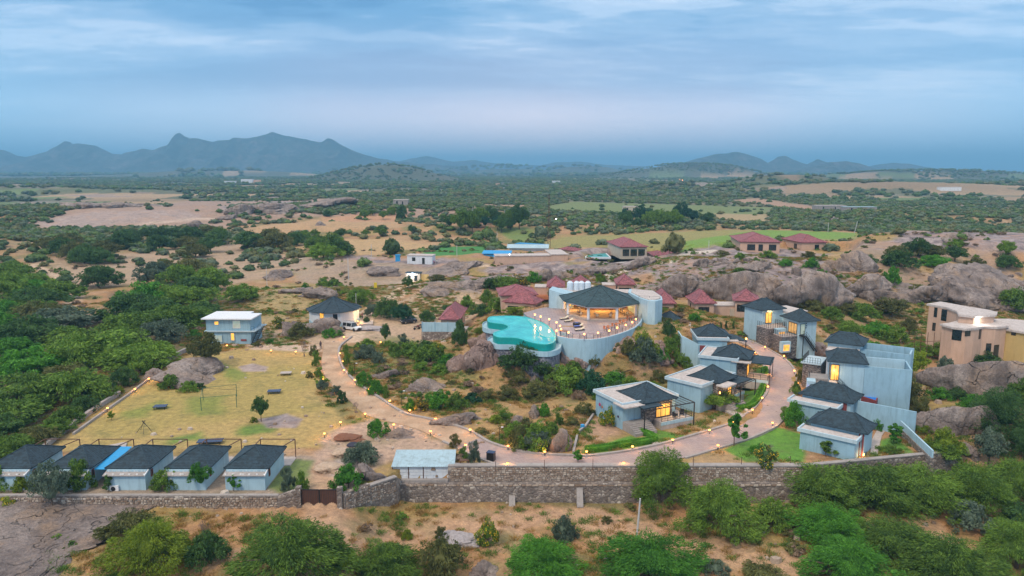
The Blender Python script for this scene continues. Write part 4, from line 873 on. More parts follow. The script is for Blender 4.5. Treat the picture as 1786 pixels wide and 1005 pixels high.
MB().box(ww / 2 + .02, ww / 2 + 7.3, -2.1, .55, H - 3.6, H - 3.4).build('terrace_floor', M['pale_paving'], t)
window(t, face('L', ww, dd), 1.0, 4.2, 1.6, 2.0, 'window_lit_dim', mull=1)
MB().box(-ww / 2 - 3.4, -ww / 2 - .5, -dd / 2 - 2, dd / 2 - 2, -2, 3.6).build('stone_wing', M['stone_clad'], t); MB().box(-ww / 2 - 3.7, -ww / 2 - .5, -dd / 2 - 2.3, dd / 2 - 1.8, 3.603, 3.8).build('balcony_floor', M['slab_edge'], t)
railing(t, [(-ww / 2 - 3.5, -dd / 2 - 2.2, 3.8), (-ww / 2 - .6, -dd / 2 - 2.2, 3.8)], gap=.4); railing(t, [(-ww / 2 - 3.5, -dd / 2 - 2.2, 3.8), (-ww / 2 - 3.5, dd / 2 - 1.9, 3.8)], gap=.4)
# two front bungalows of the right side
def side_bungalow(label, p0, p1, p2, ez, g, slab, rh=1.8, ridge=(1.6, 0)):
    c, ang, w, d = frame3(p0, p1, p2, ez); t = thing('garden_villa', label, 'villa', (c.x, c.y, g), ang, 'blue villas right of the road'); H = ez - g; ww, dd = w - 1.0, d - 1.0
    MB().box(-ww / 2, ww / 2, -dd / 2, dd / 2, -1.2, H - .13).build('wall', M['wall_blue_light'], t); add_roof(t, w, d, H, rh, M['roof_dark'], ridge=ridge, curve=1.3, courses=14)
    x0, x1, y0, y1, sz = slab; MB().box(x0 + .35, x1 - .35, y0 + .35, y1, -1.2, H + sz - .3).build('front_wing', M['wall_blue'], t)
    s = MB().box(x0, x1, y0, y1, H + sz - .297, H + sz).build('roof_slab', M['slab_edge'], t); MB().box(x0 + .25, x1 - .25, y0 + .25, y1 - .05, H + sz + .003, H + sz + .03).build('slab_surface', M['slab_top'], s)
    pr = MB()
    for a in ((x0, x1, y0, y0 + .22), (x0, x0 + .22, y0 + .22, y1), (x1 - .22, x1, y0 + .22, y1)): pr.box(*a, H + sz + .004, H + sz + .2)
    pr.build('parapet', M['slab_edge'], s); return t, ww, dd, H
t, ww, dd, H = side_bungalow('blue bungalow between the tall stair block and the nearest bungalow, right of the road', (1411, 671), (1392, 686), (1488, 705), 4.0, .5, (-4.7, 2.6, -5.6, -2.8, -.5))
MB().box(ww / 2 - 1.1, ww / 2 - .5, -dd / 2 - .12, -dd / 2 - .005, 0, H - .3).build('brick_panel', M['maroon_panel'], t)
MB().box(ww / 2 + .02, ww / 2 + 8.3, -.4, -.15, -1.5, H - .2).build('yard_wall', M['wall_blue'], t)
t, ww, dd, H = side_bungalow('nearest blue bungalow right of the road, beside big green bushes', (1424.5, 718.5), (1406, 735), (1513.5, 758.5), 3.4, .0, (-4.4, 3.3, -4.9, -2.4, -.55))
for x in (ww / 2 - .7, ww / 2 - .25): MB().box(x, x + .2, -dd / 2 - .12, -dd / 2 - .005, 0, H - .3).build('brick_panel', M['maroon_panel'], t)
B5 = t; sconce(t, (ww / 2 + .1, -dd / 2 - .2, .4), e=30)
scr = MB()
for k in range(7): scr.bar((-ww / 2 - 1.4 + k * .18, -dd / 2 + 2.6, 0), (-ww / 2 - 1.4 + k * .18, -dd / 2 + 2.6, 2.6), .06)
for z in (.1, 1.3, 2.5): scr.bar((-ww / 2 - 1.5, -dd / 2 + 2.6, z), (-ww / 2 - .2, -dd / 2 + 2.6, z), .06)
scr.build('lattice_screen', M['dark_metal'], t)
ac_unit(1497, 785, .35, B5.rotation_euler.z, 'white air conditioner standing by the nearest right-hand bungalow')
# plunge pool
q = [pxw(*p, 3.0) for p in ((1496, 688), (1509, 682), (1534, 687), (1529, 699))]
cc_ = sum(q, Vector()) / 4; t = thing('plunge_pool', 'small rectangular bright blue plunge pool at the foot of the black stair', 'pool', (cc_.x, cc_.y, 0), 0)
ql = [(p.x - cc_.x, p.y - cc_.y) for p in q]; MB().prism(ql, -.5, 2.92).build('basin', M['maroon_panel'], t)
qi = [(x * .84, y * .84) for x, y in ql]; MB().prism(qi, 2.5, 2.95).build('water', M['plunge_blue'], t)
# ============================================================ pool, terrace and restaurant on the hill
def cyc(P, n=4):
    P = [Vector(p) for p in P]; N = len(P); out = []
    for i in range(N):
        p0, p1, p2, p3 = P[i - 1], P[i], P[(i + 1) % N], P[(i + 2) % N]
        for k in range(n):
            t = k / n; out.append(.5 * ((2 * p1) + (-p0 + p2) * t + (2 * p0 - 5 * p1 + 4 * p2 - p3) * t * t + (-p0 + 3 * p1 - 3 * p2 + p3) * t ** 3))
    return out
def offs(P, r):
    n = len(P); out = []
    for i, p in enumerate(P):
        d = P[(i + 1) % n] - P[i - 1]; d.z = 0; d.normalize(); out.append(p + Vector((d.y, -d.x, 0)) * r)
    return out
ZW = 7.5
PP = [(850, 557.5), (854, 552.8), (869, 551.3), (895, 551.3), (919, 553.5), (942.7, 561.5), (958.6, 570.4), (967.6, 581.4), (969.6, 589.4), (966, 597.3), (953, 600.9), (934.7, 599.3), (918.8, 595.3), (903, 590.3), (887, 589), (870, 588.6), (861, 584.8), (861, 580.6), (869, 577.4), (881, 574.4), (886, 569.8), (878, 565.7), (865, 563.9), (853, 562)]
POOL = cyc([pxw(*p, ZW) for p in PP], 4)
ar = sum(a.x * b.y - b.x * a.y for a, b in zip(POOL, POOL[1:] + POOL[:1]))
if ar < 0: POOL.reverse()
pc = sum(POOL, Vector()) / len(POOL)
t = thing('swimming_pool', 'curved turquoise infinity pool on a grey stone drum at the edge of the hilltop terrace', 'pool', (pc.x, pc.y, 0))
L2 = lambda P: [(p.x - pc.x, p.y - pc.y) for p in P]
MB().prism(L2(offs(POOL, -.30)), 6.6, ZW).build('water', M['pool_water'], t)
def ring(name, A, B, z0, z1, m, P):
    n = len(A); vs = [(x, y, z) for (x, y), z in [(p, z1) for p in A] + [(p, z1) for p in B] + [(p, z0) for p in A] + [(p, z0) for p in B]]
    fs = []
    for i in range(n):
        j = (i + 1) % n; fs += [(i, j, n + j, n + i), (n + i, n + j, 3 * n + j, 3 * n + i), (j, i, 2 * n + i, 2 * n + j), (2 * n + i, 3 * n + i, 3 * n + j, 2 * n + j)]
    o = MB().add(vs, fs); ob = o.build(name, m, P)
    bm = bmesh.new(); bm.from_mesh(ob.data); bmesh.ops.recalc_face_normals(bm, faces=bm.faces); bm.to_mesh(ob.data); bm.free(); return ob
ring('pool_rim', L2(offs(POOL, .02)), L2(offs(POOL, -.32)), 6.0, ZW + .04, M['pool_tile_light'], t)
ring('infinity_wall', L2(offs(POOL, .05)), L2(offs(POOL, -.1)), 6.15, ZW - .08, M['pool_tile'], t)
ring('gutter_ledge', L2(offs(POOL, .95)), L2(offs(POOL, .06)), 5.6, 6.2, M['wall_blue_light'], t)
ring('gutter_lip', L2(offs(POOL, 1.05)), L2(offs(POOL, .94)), 5.5, 6.45, M['wall_blue_light'], t)
MB().prism(L2(offs(POOL, .75)), -.5, 5.595).build('stone_drum', M['stone_pool'], t)
sh = [pxw(*p, ZW) for p in ((921, 560), (934, 573), (946, 587), (952, 588.5), (967, 588), (965, 581), (957, 571), (942, 562.5), (926, 556.5), (920, 556))]
MB().prism([(p.x - pc.x, p.y - pc.y) for p in sh], ZW - .3, ZW + .012).build('shallow_ledge', M['pool_shallow'], t)
tb = MB(); q = [Vector((p.x - pc.x, p.y - pc.y, ZW + .03)) for p in sh[:4]]
for a, b in zip(q[:-1], q[1:]): tb.bar(a, b, .22, .06)
tb.build('shallow_divider', M['pool_tile_light'], t)

# terrace
ZD = 7.45
rim = [pxw(*p, ZD) for p in ((970.7, 586), (987.7, 590), (1011, 592.5), (1035, 592.5), (1060.4, 588), (1085.8, 580.5), (1106, 571.5), (1116, 561.5), (1119, 553))]
RIM = catmull(rim, 4)
back = [Vector((29.5, 156, ZD)), Vector((28.0, 163, ZD)), Vector((12, 163.5, ZD)), Vector((6.5, 160, ZD)), Vector((2.5, 154.5, ZD))]
inner = [pxw(*p, ZD) for p in ((920, 552.5), (943.5, 560.5), (959.6, 569.6), (968.6, 580.4))]
POLY = RIM + back + inner
tc_ = Vector((18.7, 153, 0))
t = thing('terrace', 'paved hilltop terrace on a curved pale blue wall beside the turquoise pool', 'terrace', tc_)
loc2 = lambda P: [(p.x - tc_.x, p.y - tc_.y) for p in P]
MB().prism(loc2(POLY), 0.3, ZD - .15).build('base', M['wall_blue'], t)
MB().prism(loc2(POLY), ZD - .148, ZD).build('paving', M['terrace_tiles'], t)
out_ = []
for i, p in enumerate(RIM):
    d = RIM[min(i + 1, len(RIM) - 1)] - RIM[max(i - 1, 0)]; d.normalize(); out_.append(p + Vector((d.y, -d.x, 0)) * .3)
n = len(RIM); vs = []; 
for a, b in zip(RIM, out_):
    g = min(gz(b.x, b.y) - 1.0, 2.4)
    vs += [(a.x - tc_.x, a.y - tc_.y, ZD + .12), (b.x - tc_.x, b.y - tc_.y, ZD + .12), (b.x - tc_.x, b.y - tc_.y, min(g, 2.4)), (a.x - tc_.x, a.y - tc_.y, .3)]
MB().add(vs, [(i * 4 + k, (i + 1) * 4 + k, (i + 1) * 4 + (k + 1) % 4, i * 4 + (k + 1) % 4) for i in range(n - 1) for k in range(4)]).build('retaining_wall', M['wall_blue_light'], t)
r2 = [Vector((p.x - tc_.x, p.y - tc_.y, ZD + .1)) for p in RIM[::2]]
railing(t, r2, 1.0, 'purple_frame', 1.5, (1.0,), name='balustrade', r=.035)
gl = MB()
for a, b in zip(r2[:-1], r2[1:]):
    gl.bar(a + Vector((0, 0, .5)), b + Vector((0, 0, .5)), .015, .7)
gm = bpy.data.materials.new('clear_glass'); gm.use_nodes = True; g_ = NT(gm.node_tree)
mx = g_.n('ShaderNodeMixShader', {0: .18, 1: g_.n('ShaderNodeBsdfTransparent').outputs[0], 2: g_.n('ShaderNodeBsdfGlossy', {'Roughness': .05, 'Color': (.8, .85, .9, 1)}).outputs[0]}); g_.n('ShaderNodeOutputMaterial', {0: mx.outputs[0]})
M['clear_glass'] = gm; gl.build('glass_panel', gm, t)
b2 = [Vector((p.x - tc_.x, p.y - tc_.y, ZD)) for p in (Vector((3.0, 155.5, 0)), Vector((7.0, 160.6, 0)), Vector((9.4, 162.2, 0)))]
railing(t, b2, 1.0, 'dark_metal', 1.6, (1.0, .6, .2), name='balustrade')

# restaurant pavilion
C0 = Vector((18.7, 153.0, ZD)); t = thing('restaurant_pavilion', 'round open restaurant with a dark tent roof, warmly lit, on the terrace', 'restaurant', C0)
oc = [(-8.1, 4.9), (-7.6, -1.6), (-3.5, -7.7), (2.9, -8.0), (7.9, -3.5), (8.3, 4.3), (3.6, 9.0), (-3.6, 9.2)]
HE = 10.6 - ZD
rm = roof_mesh([(x * 1.03, y * 1.03) for x, y in oc], HE, 3.1, 16, (0, 0), 1.18).build('roof', M['roof_club'], t)
for x, y in oc: MB().tube([(x * 1.03 * s, y * 1.03 * s, HE + 3.1 * (1 - s) ** 1.18 + .05) for s in (1, .8, .6, .4, .2, .01)], .08, 5).build('ridge_cap', M['roof_club'], rm)
MB().prism([(x * .9, y * .9) for x, y in oc], .01, .28).build('floor_plinth', M['pale_paving'], t)
MB().prism([(x * .965, y * .965) for x, y in oc], .004, .14).build('step', M['cement'], t)
rb = [Vector((x * .9, y * .9, HE - .33)) for x, y in oc]; bm_ = MB()
for a, b in zip(rb, rb[1:] + rb[:1]): bm_.bar(a, b, .35, .42)
bm_.build('ring_beam', M['wall_white'], t)
for a in rb[:6] + [(rb[0] + rb[7]) / 2, (rb[5] + rb[6]) / 2]: MB().lathe([(.30, .28), (.30, HE - .5)], 12, (a.x, a.y, 0)).build('column', M['wall_white'], t)
MB().prism([(-7.2, 5.5), (-3.2, 8.6), (3.2, 8.4), (7.2, 4.6), (7.3, 4.9), (3.3, 8.8), (-3.3, 9.0), (-7.4, 5.8)][::1], .28, HE - .4).build('rear_wall', M['interior_panel'], t)
for k in range(6):
    a = Vector((-6.2 + k * 2.1, 4.6 + min(k, 5 - k) * .9, .9)); MB().box(a.x - .4, a.x + .4, a.y + .2, a.y + .3, .9, 2.0).build('lit_screen', M['window_lit'], t)
MB().box(-2.8, 3.2, 3.0, 3.7, .28, 1.35).build('bar_counter', M['wood_brown'], t)
MB().lathe([(1.6, HE - .75), (2.6, HE - .75), (2.6, HE - .5), (1.6, HE - .5)], 18, (.5, 1.0, 0)).build('ring_light', M['window_lit'], t)
MB().prism([(x * .88, y * .88) for x, y in oc], HE - .13, HE - .11).build('ceiling', M['wood_brown'], t)
for x, y, e in ((-5.2, 2.6, 190), (.4, 2.0, 230), (5.2, 1.6, 160), (-3.5, -3.5, 110), (3.6, -3.8, 110)): lamp_point('bulb_amber', t, (x, y, HE - .9), e * 1.5, (1, .48, .12), r=.2)
def dining_table(loc, rot, lab):
    s = thing('dining_table', lab, 'table', loc, rot, 'dining tables in the restaurant')
    MB().box(-.55, .55, -.4, .4, .70, .75).build('tabletop', M['wood_brown'], s); MB().lathe([(.25, 0), (.05, .04), (.05, .7)], 8).build('pedestal', M['dark_metal'], s)
def dining_chair(loc, rot, lab, grp='dining chairs in the restaurant', m='cushion_cream'):
    s = thing('dining_chair', lab, 'chair', loc, rot, grp)
    MB().box(-.22, .22, -.22, .22, .42, .48).build('seat', M[m], s); MB().box(-.22, .22, .19, .24, .48, .95).build('backrest', M[m], s)
    for x in (-.19, .19):
        for y in (-.19, .19): MB().bar((x, y, 0), (x, y, .43), .04).build('leg', M['wood_brown'], s)
k = 0
for x, y, r_ in ((-4.6, -2.8, .3), (-1.3, -5.0, .1), (1.7, -5.0, -.2), (4.9, -2.6, .5), (-4.2, .6, 0), (4.6, .8, .2)):
    dining_table(C0 + Vector((x, y, .28)), r_, ('leftmost', 'front middle left', 'front middle right', 'rightmost', 'rear left', 'rear right')[k] + ' dining table inside the lit round restaurant, seen from the terrace')
    for s_, q in ((-1, 0), (1, math.pi)):
        v = Matrix.Rotation(r_, 3, 'Z') @ Vector((0, -.75 * -s_, 0)); dining_chair(C0 + Vector((x, y, .28)) + v, r_ + (0 if s_ > 0 else math.pi), ('near' if s_ < 0 else 'far') + ' cream chair at the ' + ('leftmost', 'front middle left', 'front middle right', 'rightmost', 'rear left', 'rear right')[k] + ' restaurant table')
    k += 1
# service tower behind the pavilion and the lower wing on the left
t = thing('service_tower', 'tall curved pale blue tower wall behind the right end of the restaurant roof', 'tower', (29.2, 152.5, 0))
pts = [(-2.8, -3.2), (-1.6, -6.5), (-.2, -7.0), (1.6, -5.2), (2.2, -1.5), (1.8, 6), (-3, 8.5), (-4.0, 4)]
MB().prism(pts, 0, 11.6).build('wall', M['wall_blue_light'], t); MB().prism([(x * .86, y * .86 + .1) for x, y in pts], 11.603, 11.75).build('flat_roof', M['slab_top'], t)
MB().prism([(-1.9, -6.9), (-.2, -7.6), (2.2, -5.6), (1.2, -4.6)], 0, 5.0).build('buttress', M['wall_blue'], t)
railing(t, [(-2.9, -3.2, 11.6), (1.2, -4.6, 11.6)], .5, gap=2, rails=(.5,))
t = thing('service_wing', 'pale blue flared wing wall left of the restaurant, a thin ladder on its side', 'building', (10.2, 160.5, 0), R(-8))
MB().prism([(-1.9, -.8), (3.4, -1.8), (3.8, 3.2), (-1.5, 3.8)], 4, [11.6, 10.4, 10.4, 11.6]).build('wall', M['wall_blue_light'], t)
ld = MB()
for y in (-.9, -.5): ld.bar((-2.15, y, 5.6), (-2.0, y, 11.9), .05)
for k in range(12): ld.bar((-2.1, -.9, 6 + k * .48), (-2.1, -.5, 6 + k * .48), .04)
ld.build('ladder', M['dark_metal'], t)
MB().box(-1.5, 16.5, 3.9, 8.5, 4, 10.3).build('rear_block', M['wall_blue'], t); MB().box(-1.7, 16.7, 3.7, 8.7, 10.303, 10.5).build('flat_roof', M['slab_top'], t)
wt = None
for i, (px, lab) in enumerate(((995, 'leftmost'), (1006.5, 'second from left'), (1015, 'third from left'), (1026, 'rightmost'))):
    p = pxw(px, 507 + i * .3, 11.2); p = Vector((p.x, p.y, 10.5)) if False else Vector(((px - 893) / 1275 * 167, 166.0, 10.5))
    if wt is None:
        wt = thing('water_tank', '', 'water tank', p, 0, 'white water tanks behind the restaurant')
        MB().lathe([(.72, 0), (.74, .3), (.70, .32), (.74, .6), (.70, .62), (.74, 1.2), (.70, 1.23), (.72, 1.7), (.45, 1.95), (.42, 2.0)], 16).build('tank_body', M['tank_white'], wt, smooth=False)
        MB().lathe([(.3, 2.0), (.3, 2.1), (.05, 2.13)], 12).build('lid', M['white_paint'], wt); o = wt
    else: o = copy_tree(wt); o.location = p
    o['label'] = f'{lab} of the four white water tanks behind the dark restaurant roof'
# sun loungers, daybed, tables along the balustrade
def lounger(px, py, rot, lab, cush='cushion_cream'):
    p = pxw(px, py, ZD); t = thing('sun_lounger', lab, 'sun lounger', p, rot, 'sun loungers on the terrace')
    MB().box(-.33, .33, -.95, .95, .18, .26).build('frame', M['dark_metal'], t)
    for x in (-.28, .28):
        for y in (-.85, .85): MB().box(x - .03, x + .03, y - .03, y + .03, 0, .18).build('leg', M['dark_metal'], t)
    MB().box(-.3, .3, -.92, .32, .263, .36).build('mattress', M[cush], t)
    MB().prism([(-.3, .33), (.3, .33), (.3, .95), (-.3, .95)], [.27, .27, .62, .62], [.37, .37, .74, .74]).build('backrest', M['cushion_cream'], t)
    return t
lounger(984, 557.5, R(-62), 'cream sun lounger nearest the pavilion steps, left one of the upper pair')
lounger(992, 561.5, R(-62), 'cream sun lounger, right one of the upper pair before the restaurant')
lounger(1009, 571, R(-70), 'blue-towelled sun lounger, rear one of the lower pair on the terrace', 'cushion_blue')
lounger(1011, 577, R(-70), 'cream sun lounger nearest the balustrade')
p = pxw(1006, 568, ZD); t = thing('round_daybed', 'round dark wicker daybed with white and blue cushions between the loungers', 'daybed', p)
MB().lathe([(.75, 0), (.8, .3), (.78, .55), (.6, .5)], 14).build('basket', M['dark_metal'], t); MB().lathe([(.68, .3), (.7, .46), (.2, .5)], 14).build('mattress', M['cushion_cream'], t); MB().box(-.3, .3, .1, .4, .5, .62).build('pillow', M['cushion_blue'], t)
k = 0
for px, py, ad in ((1062, 578, 'leftmost'), (1076, 573, 'second from left'), (1089, 567, 'third from left'), (1102, 560, 'rightmost')):
    p = pxw(px, py, ZD); s = thing('bar_table', f'{ad} of the orange bar tables along the terrace balustrade', 'table', p, R(30), 'bar tables along the balustrade')
    MB().box(-.7, .7, -.25, .25, .95, 1.0).build('tabletop', M['orange_paint'], s)
    for x in (-.6, .6): MB().bar((x, 0, 0), (x, 0, .95), .06).build('leg', M['dark_metal'], s)
    for j, (dx, dy, w_) in enumerate(((-.4, .75, 'left'), (.5, .75, 'right'))):
        q = Matrix.Translation(p) @ Matrix.Rotation(R(30), 4, 'Z') @ Vector((dx, dy, 0)); dining_chair(q, R(30), f'{w_} one of the two stools at the {ad} bar table on the terrace', 'stools at the balustrade bar tables', 'orange_paint')
p = pxw(983, 583, ZD); s = thing('garden_table', 'dark low table with a lamp in the pool-side corner of the terrace', 'table', p, R(-10)); MB().box(-.7, .7, -.4, .4, .6, .66).build('tabletop', M['wood_brown'], s)
for x in (-.6, .6):
    for y in (-.3, .3): MB().bar((x, y, 0), (x, y, .6), .07).build('leg', M['wood_brown'], s)
# ============================================================ maroon villas behind the restaurant
F1 = (('F', .35, 2.4, 1.6),)
red_villa('reception house with a maroon roof behind the pale blue yard wall', (790, 537), (764, 557), (803, 557), 4.6, 2.2, 2.0, wins=(('R', .5, 1.2, 1.4),))
red_villa('rear one of the two broad maroon roofs left of the restaurant', (893, 503), (871, 515.5), (936, 512), 8.6, 1.7, 5.0)
red_villa('front one of the two broad maroon roofs left of the restaurant', (893, 519), (875, 526), (936, 530), 8.2, 2.0, 4.4, wins=(('F', .28, 2.6, 1.5), ('F', .75, 1.8, 1.8)))
red_villa('pink villa with a maroon roof and mustard balcony behind the left wing wall', (961, 491), (953, 500.5), (986, 500.5), 9.2, 1.9, 5.6, wins=(('F', .35, 2.6, 1.9), ('F', .85, 1.0, 1.2)), annex=(-5.2, -2.2, -2, 2.4, 3.0), deck=(-4.9, -1.0, -4.6, -2.0, 1.2))
red_villa('maroon-roofed villa directly behind the white water tanks', (1003, 489), (997, 498), (1031, 498), 9.0, 1.9, 5.6)
red_villa('maroon-roofed villa with a wide dark window right behind the restaurant roof tip', (1079, 487), (1074, 496), (1109, 496), 9.4, 1.9, 5.8, wins=(('F', .45, 3.0, 2.1),), annex=(-5.6, -2.3, -1.5, 2.4, 2.8), deck=(-5.2, -2.0, -4.0, -1.8, .9))
red_villa('pink villa with a maroon roof immediately right of the tall blue tower', (1145, 515), (1140.5, 529), (1180, 529), 8.6, 2.2, 4.8, wins=(('F', .45, 2.1, 1.5),))
red_villa('pink villa with a maroon roof, a flat-roofed wing and brown outside steps', (1196, 517), (1210, 529), (1251, 529), 8.9, 2.3, 4.6, wins=(('F', .45, 2.3, 1.6), ('L', .4, .8, 1.2)), annex=(2.4, 9.4, -2.2, 2.0, 3.3))
red_villa('maroon roof tip half hidden behind the dark-roofed villa', (1292, 515), (1278, 524), (1325, 525), 9.4, 2.0, 5.0)
V = [o for o in S.objects if o.get('label', '').startswith('pink villa with a maroon roof, a flat')][0]
MB().box(6.0, 8.2, -2.5, -2.205, .3, 2.7).build('entrance_recess', M['wall_cream'], V); MB().box(7.0, 7.5, -2.56, -2.505, .3, 2.4).build('door', M['glass_dark'], V)
for k in range(7): MB().box(2.6 + k * .42, 3.02 + k * .42 - .004, -3.6, -2.4, -1, .2 + k * .17 - .5).build('step', M['wood_brown'], V)
red_villa('left one of the two distant pink villas with maroon roofs on the rocky hilltop', (1300, 412), (1289, 421.5), (1361, 421.5), 13.0, 2.3, 9.0, wins=(('F', .28, 2.6, 2.0), ('F', .52, 1.4, 2.2), ('F', .82, 2.4, 2.0)))
red_villa('right one of the two distant pink villas with maroon roofs on the rocky hilltop', (1379, 415.5), (1397, 423), (1442, 422), 12.4, 2.3, 9.0, wins=(('F', .62, 1.5, 2.2), ('L', .7, 2.2, 1.8)))
red_villa('grey villa with a maroon roof and dark window wall beside the small green pool', (1071, 421), (1081, 431), (1130, 430), 9.6, 2.4, 5.6, wins=(('F', .2, 2.4, 2.4), ('F', .5, 2.4, 2.4), ('F', .8, 2.4, 2.4)), wall='wall_cream')
red_villa('low maroon-roofed house at the end of the pale hill road, left half', (1145, 440), (1139, 446), (1170, 445), 6.6, 1.0, 4.6)
red_villa('low maroon-roofed house at the end of the pale hill road, right half', (1170, 438), (1167, 443), (1197, 440), 6.6, .9, 4.6)
red_villa('small pinkish house with a faded red roof left of the green pool', (1000, 433), (1003, 438), (1014, 436), 6.6, 1.0, 4.6)
# green pool and white yard
q = [pxw(*p, 5.6) for p in ((1020, 449), (1026, 441), (1054, 438), (1066, 449))]; cc_ = sum(q, Vector()) / 4
t = thing('green_pool', 'small green swimming pool in a white walled yard beside the grey maroon-roofed villa', 'pool', (cc_.x, cc_.y, 0))
MB().prism([(p.x - cc_.x, p.y - cc_.y) for p in q], 3, 5.6).build('basin', M['wall_white'], t); MB().prism([((p.x - cc_.x) * .86, (p.y - cc_.y) * .86) for p in q], 5.3, 5.64).build('water', M['pool_tile'], t)
q = [pxw(*p, 4.9) for p in ((995, 456), (1015, 441), (1150, 438), (1190, 452), (1150, 461), (1060, 462))]; cc_ = sum(q, Vector()) / 6
t = MB().prism([(p.x, p.y) for p in q], 2.5, 4.9).build('paved_yard', M['pale_paving']); tag(t, kind='structure')
# long flat peach building
c, ang, w, d = frame3((952, 437), (862, 443), (952, 446), 7.4)
t = thing('flat_roofed_hall', 'long low peach building with a flat roof in front of the blue sheds', 'hall', (pxw(921, 446, 7.4).x, pxw(921, 446, 7.4).y + 3, 0), R(6))
MB().box(-12, 8, -3, 3, 1, 7.2).build('wall', M['wall_peach'], t); MB().box(8.003, 14, -3.5, 12, 1, 7.6).build('wing', M['wall_peach'], t)
MB().box(-12.2, 7.9, -3.2, 3.2, 7.203, 7.5).build('flat_roof', M['slab_top'], t); MB().box(7.9, 14.2, -3.7, 12.2, 7.603, 7.85).build('flat_roof', M['slab_top'], t)
MB().box(10, 11, -3.6, -3.51, 2.5, 5.0).build('door', M['wood_brown'], t)
# blue sheds
t = thing('blue_shed', 'blue-roofed open shed left of the long peach building, nearest of the blue roofs', 'shed', (pxw(868, 440, 6).x, pxw(868, 440, 6).y, 2.6), R(-6))
MB().box(-5.5, 5, -1.5, 3, -1, 2.6).build('wall', M['blue_sheet'], t); MB().prism([(-6, -2), (5.4, -2), (5.4, 3.4), (-6, 3.4)], [2.9, 2.9, 3.6, 3.6], [3.05, 3.05, 3.75, 3.75]).build('roof', M['blue_sheet'], t)
MB().prism([(-.5, -5.6), (6.5, -5.0), (6.0, -2.0), (-1.5, -2.4)], [1.4, 1.4, 2.3, 2.3], [1.5, 1.5, 2.4, 2.4]).build('lean_roof', M['blue_sheet'], t)
for x in (-3.5, 1.0): MB().box(x, x + 1.4, -1.6, -1.505, .8, 1.9).build('window', M['glass_dark'], t)
t = thing('blue_shed', 'bright blue and grey sheet roofs behind the long peach building', 'shed', (pxw(918, 436, 5).x, pxw(918, 436, 5).y + 4, 2.6), R(-4))
MB().box(-7, 9, -1, 6, -1, 3).build('wall', M['wall_white'], t); MB().prism([(-8, -2), (9.5, -2), (9.5, 2), (-8, 2)], [2.8, 2.8, 4.0, 4.0], [2.95, 2.95, 4.15, 4.15]).build('front_roof', M['tin_sheet'], t)
MB().prism([(-5, 2.05), (9.5, 2.05), (8.5, 7), (-3, 7)], [4.3, 4.1, 3.6, 4.2], [4.45, 4.25, 3.75, 4.35]).build('rear_roof', M['blue_sheet'], t)
# small far buildings
def shed(name, label, px, py, w, d, h, wall, roofm, rot=0, cat='building', door=True, z=None):
    p = at(px, py); t = thing(name, label, cat, p if z is None else pxw(px, py, z), R(rot))
    MB().box(-w / 2, w / 2, -d / 2, d / 2, -1, h).build('wall', M[wall], t); MB().box(-w / 2 - .2, w / 2 + .2, -d / 2 - .2, d / 2 + .2, h + .003, h + .2).build('roof', M[roofm], t)
    if door:
        MB().box(-w * .3, -w * .3 + min(1, w * .1) + .3, -d / 2 - .06, -d / 2 - .004, h * .35, h * .8).build('window', M['glass_dark'], t); MB().box(w * .1, w * .1 + 1, -d / 2 - .06, -d / 2 - .004, 0, h * .75).build('door', M['glass_dark'], t)
    return t
shed('white_hut', 'small white flat-roofed hut on the pale rock left of the blue sheds', 735, 459, 9.5, 5, 3, 'wall_white', 'slab_top', -8)
shed('blue_toilet_cabin', 'tiny bright blue cabin beside the white flat-roofed hut', 694, 456, 1.6, 1.6, 2.3, 'blue_sheet', 'blue_sheet', 0, 'cabin', False)
G = shed('guard_house', 'small guard hut with a dark roof lit by a white floodlight beside the track', 722, 489, 5.0, 3.4, 2.6, 'wall_cream', 'roof_dark', -5)
MB().ball((0, 0, 0), .22).build('floodlight', M['lamp_white'], G, (-.2, -1.9, 2.5)); lamp_point('bulb_white', G, (-.2, -2.6, 2.6), 500, (.9, .9, 1)); MB().box(2.6, 5.4, -1.2, -1.0, -.5, 2.3).build('side_wall', M['wall_yellow'], G)
shed('field_house', 'lonely grey house in the distant olive field', 1100, 370, 14, 8, 5, 'wall_cream', 'slab_top', 0)
shed('farm_building', 'long grey farm building at the end of the distant tan clearing', 1446, 368, 28, 9, 5, 'cement', 'slab_top', 4); shed('farm_building', 'low grey farm shed right of the long farm building', 1497, 369, 26, 7, 3.6, 'cement', 'tin_sheet', 2)
shed('brick_ruin', 'small brick ruin among trees above the left tan fields', 700, 359, 12, 8, 5, 'cement', 'slab_top', 0)
for i, (px, py, w_, h_, mt, lab) in enumerate(((432, 320, 60, 16, 'wall_white', 'white hall far off on the left, left of the pinkish one'), (449, 321, 34, 15, 'wall_peach', 'pinkish far building right of the white hall on the left plain'), (402, 320, 55, 9, 'wall_white', 'low white shed at the left of the far white hall'), (92, 303, 150, 22, 'tin_sheet', 'pale long warehouse far out on the left plain'), (66, 291, 90, 40, 'wall_peach', 'floodlit pinkish building on the far left plain'), (180, 302, 160, 18, 'tin_sheet', 'long pale sheds right of the far left warehouse'), (203, 317, 40, 8, 'white_paint', 'tiny white roof left of centre on the far left plain'), (870, 331, 60, 5, 'white_paint', 'white strip roof in the far centre plain'), (868, 325, 16, 10, 'wall_peach', 'tiny lit hut in the far centre plain'), (970, 319, 40, 8, 'white_paint', 'tiny white roofs left of centre in the far plain'), (1655, 332, 60, 7, 'white_paint', 'white roof far out on the right plain'), (600, 322, 50, 9, 'wall_cream', 'pale house below the wooded knoll on the left'))):
    shed('far_building', lab, px, py, w_ * .55, w_ * .15, h_ * .7, mt, 'slab_top', (i * 37) % 20 - 10, 'building', False)

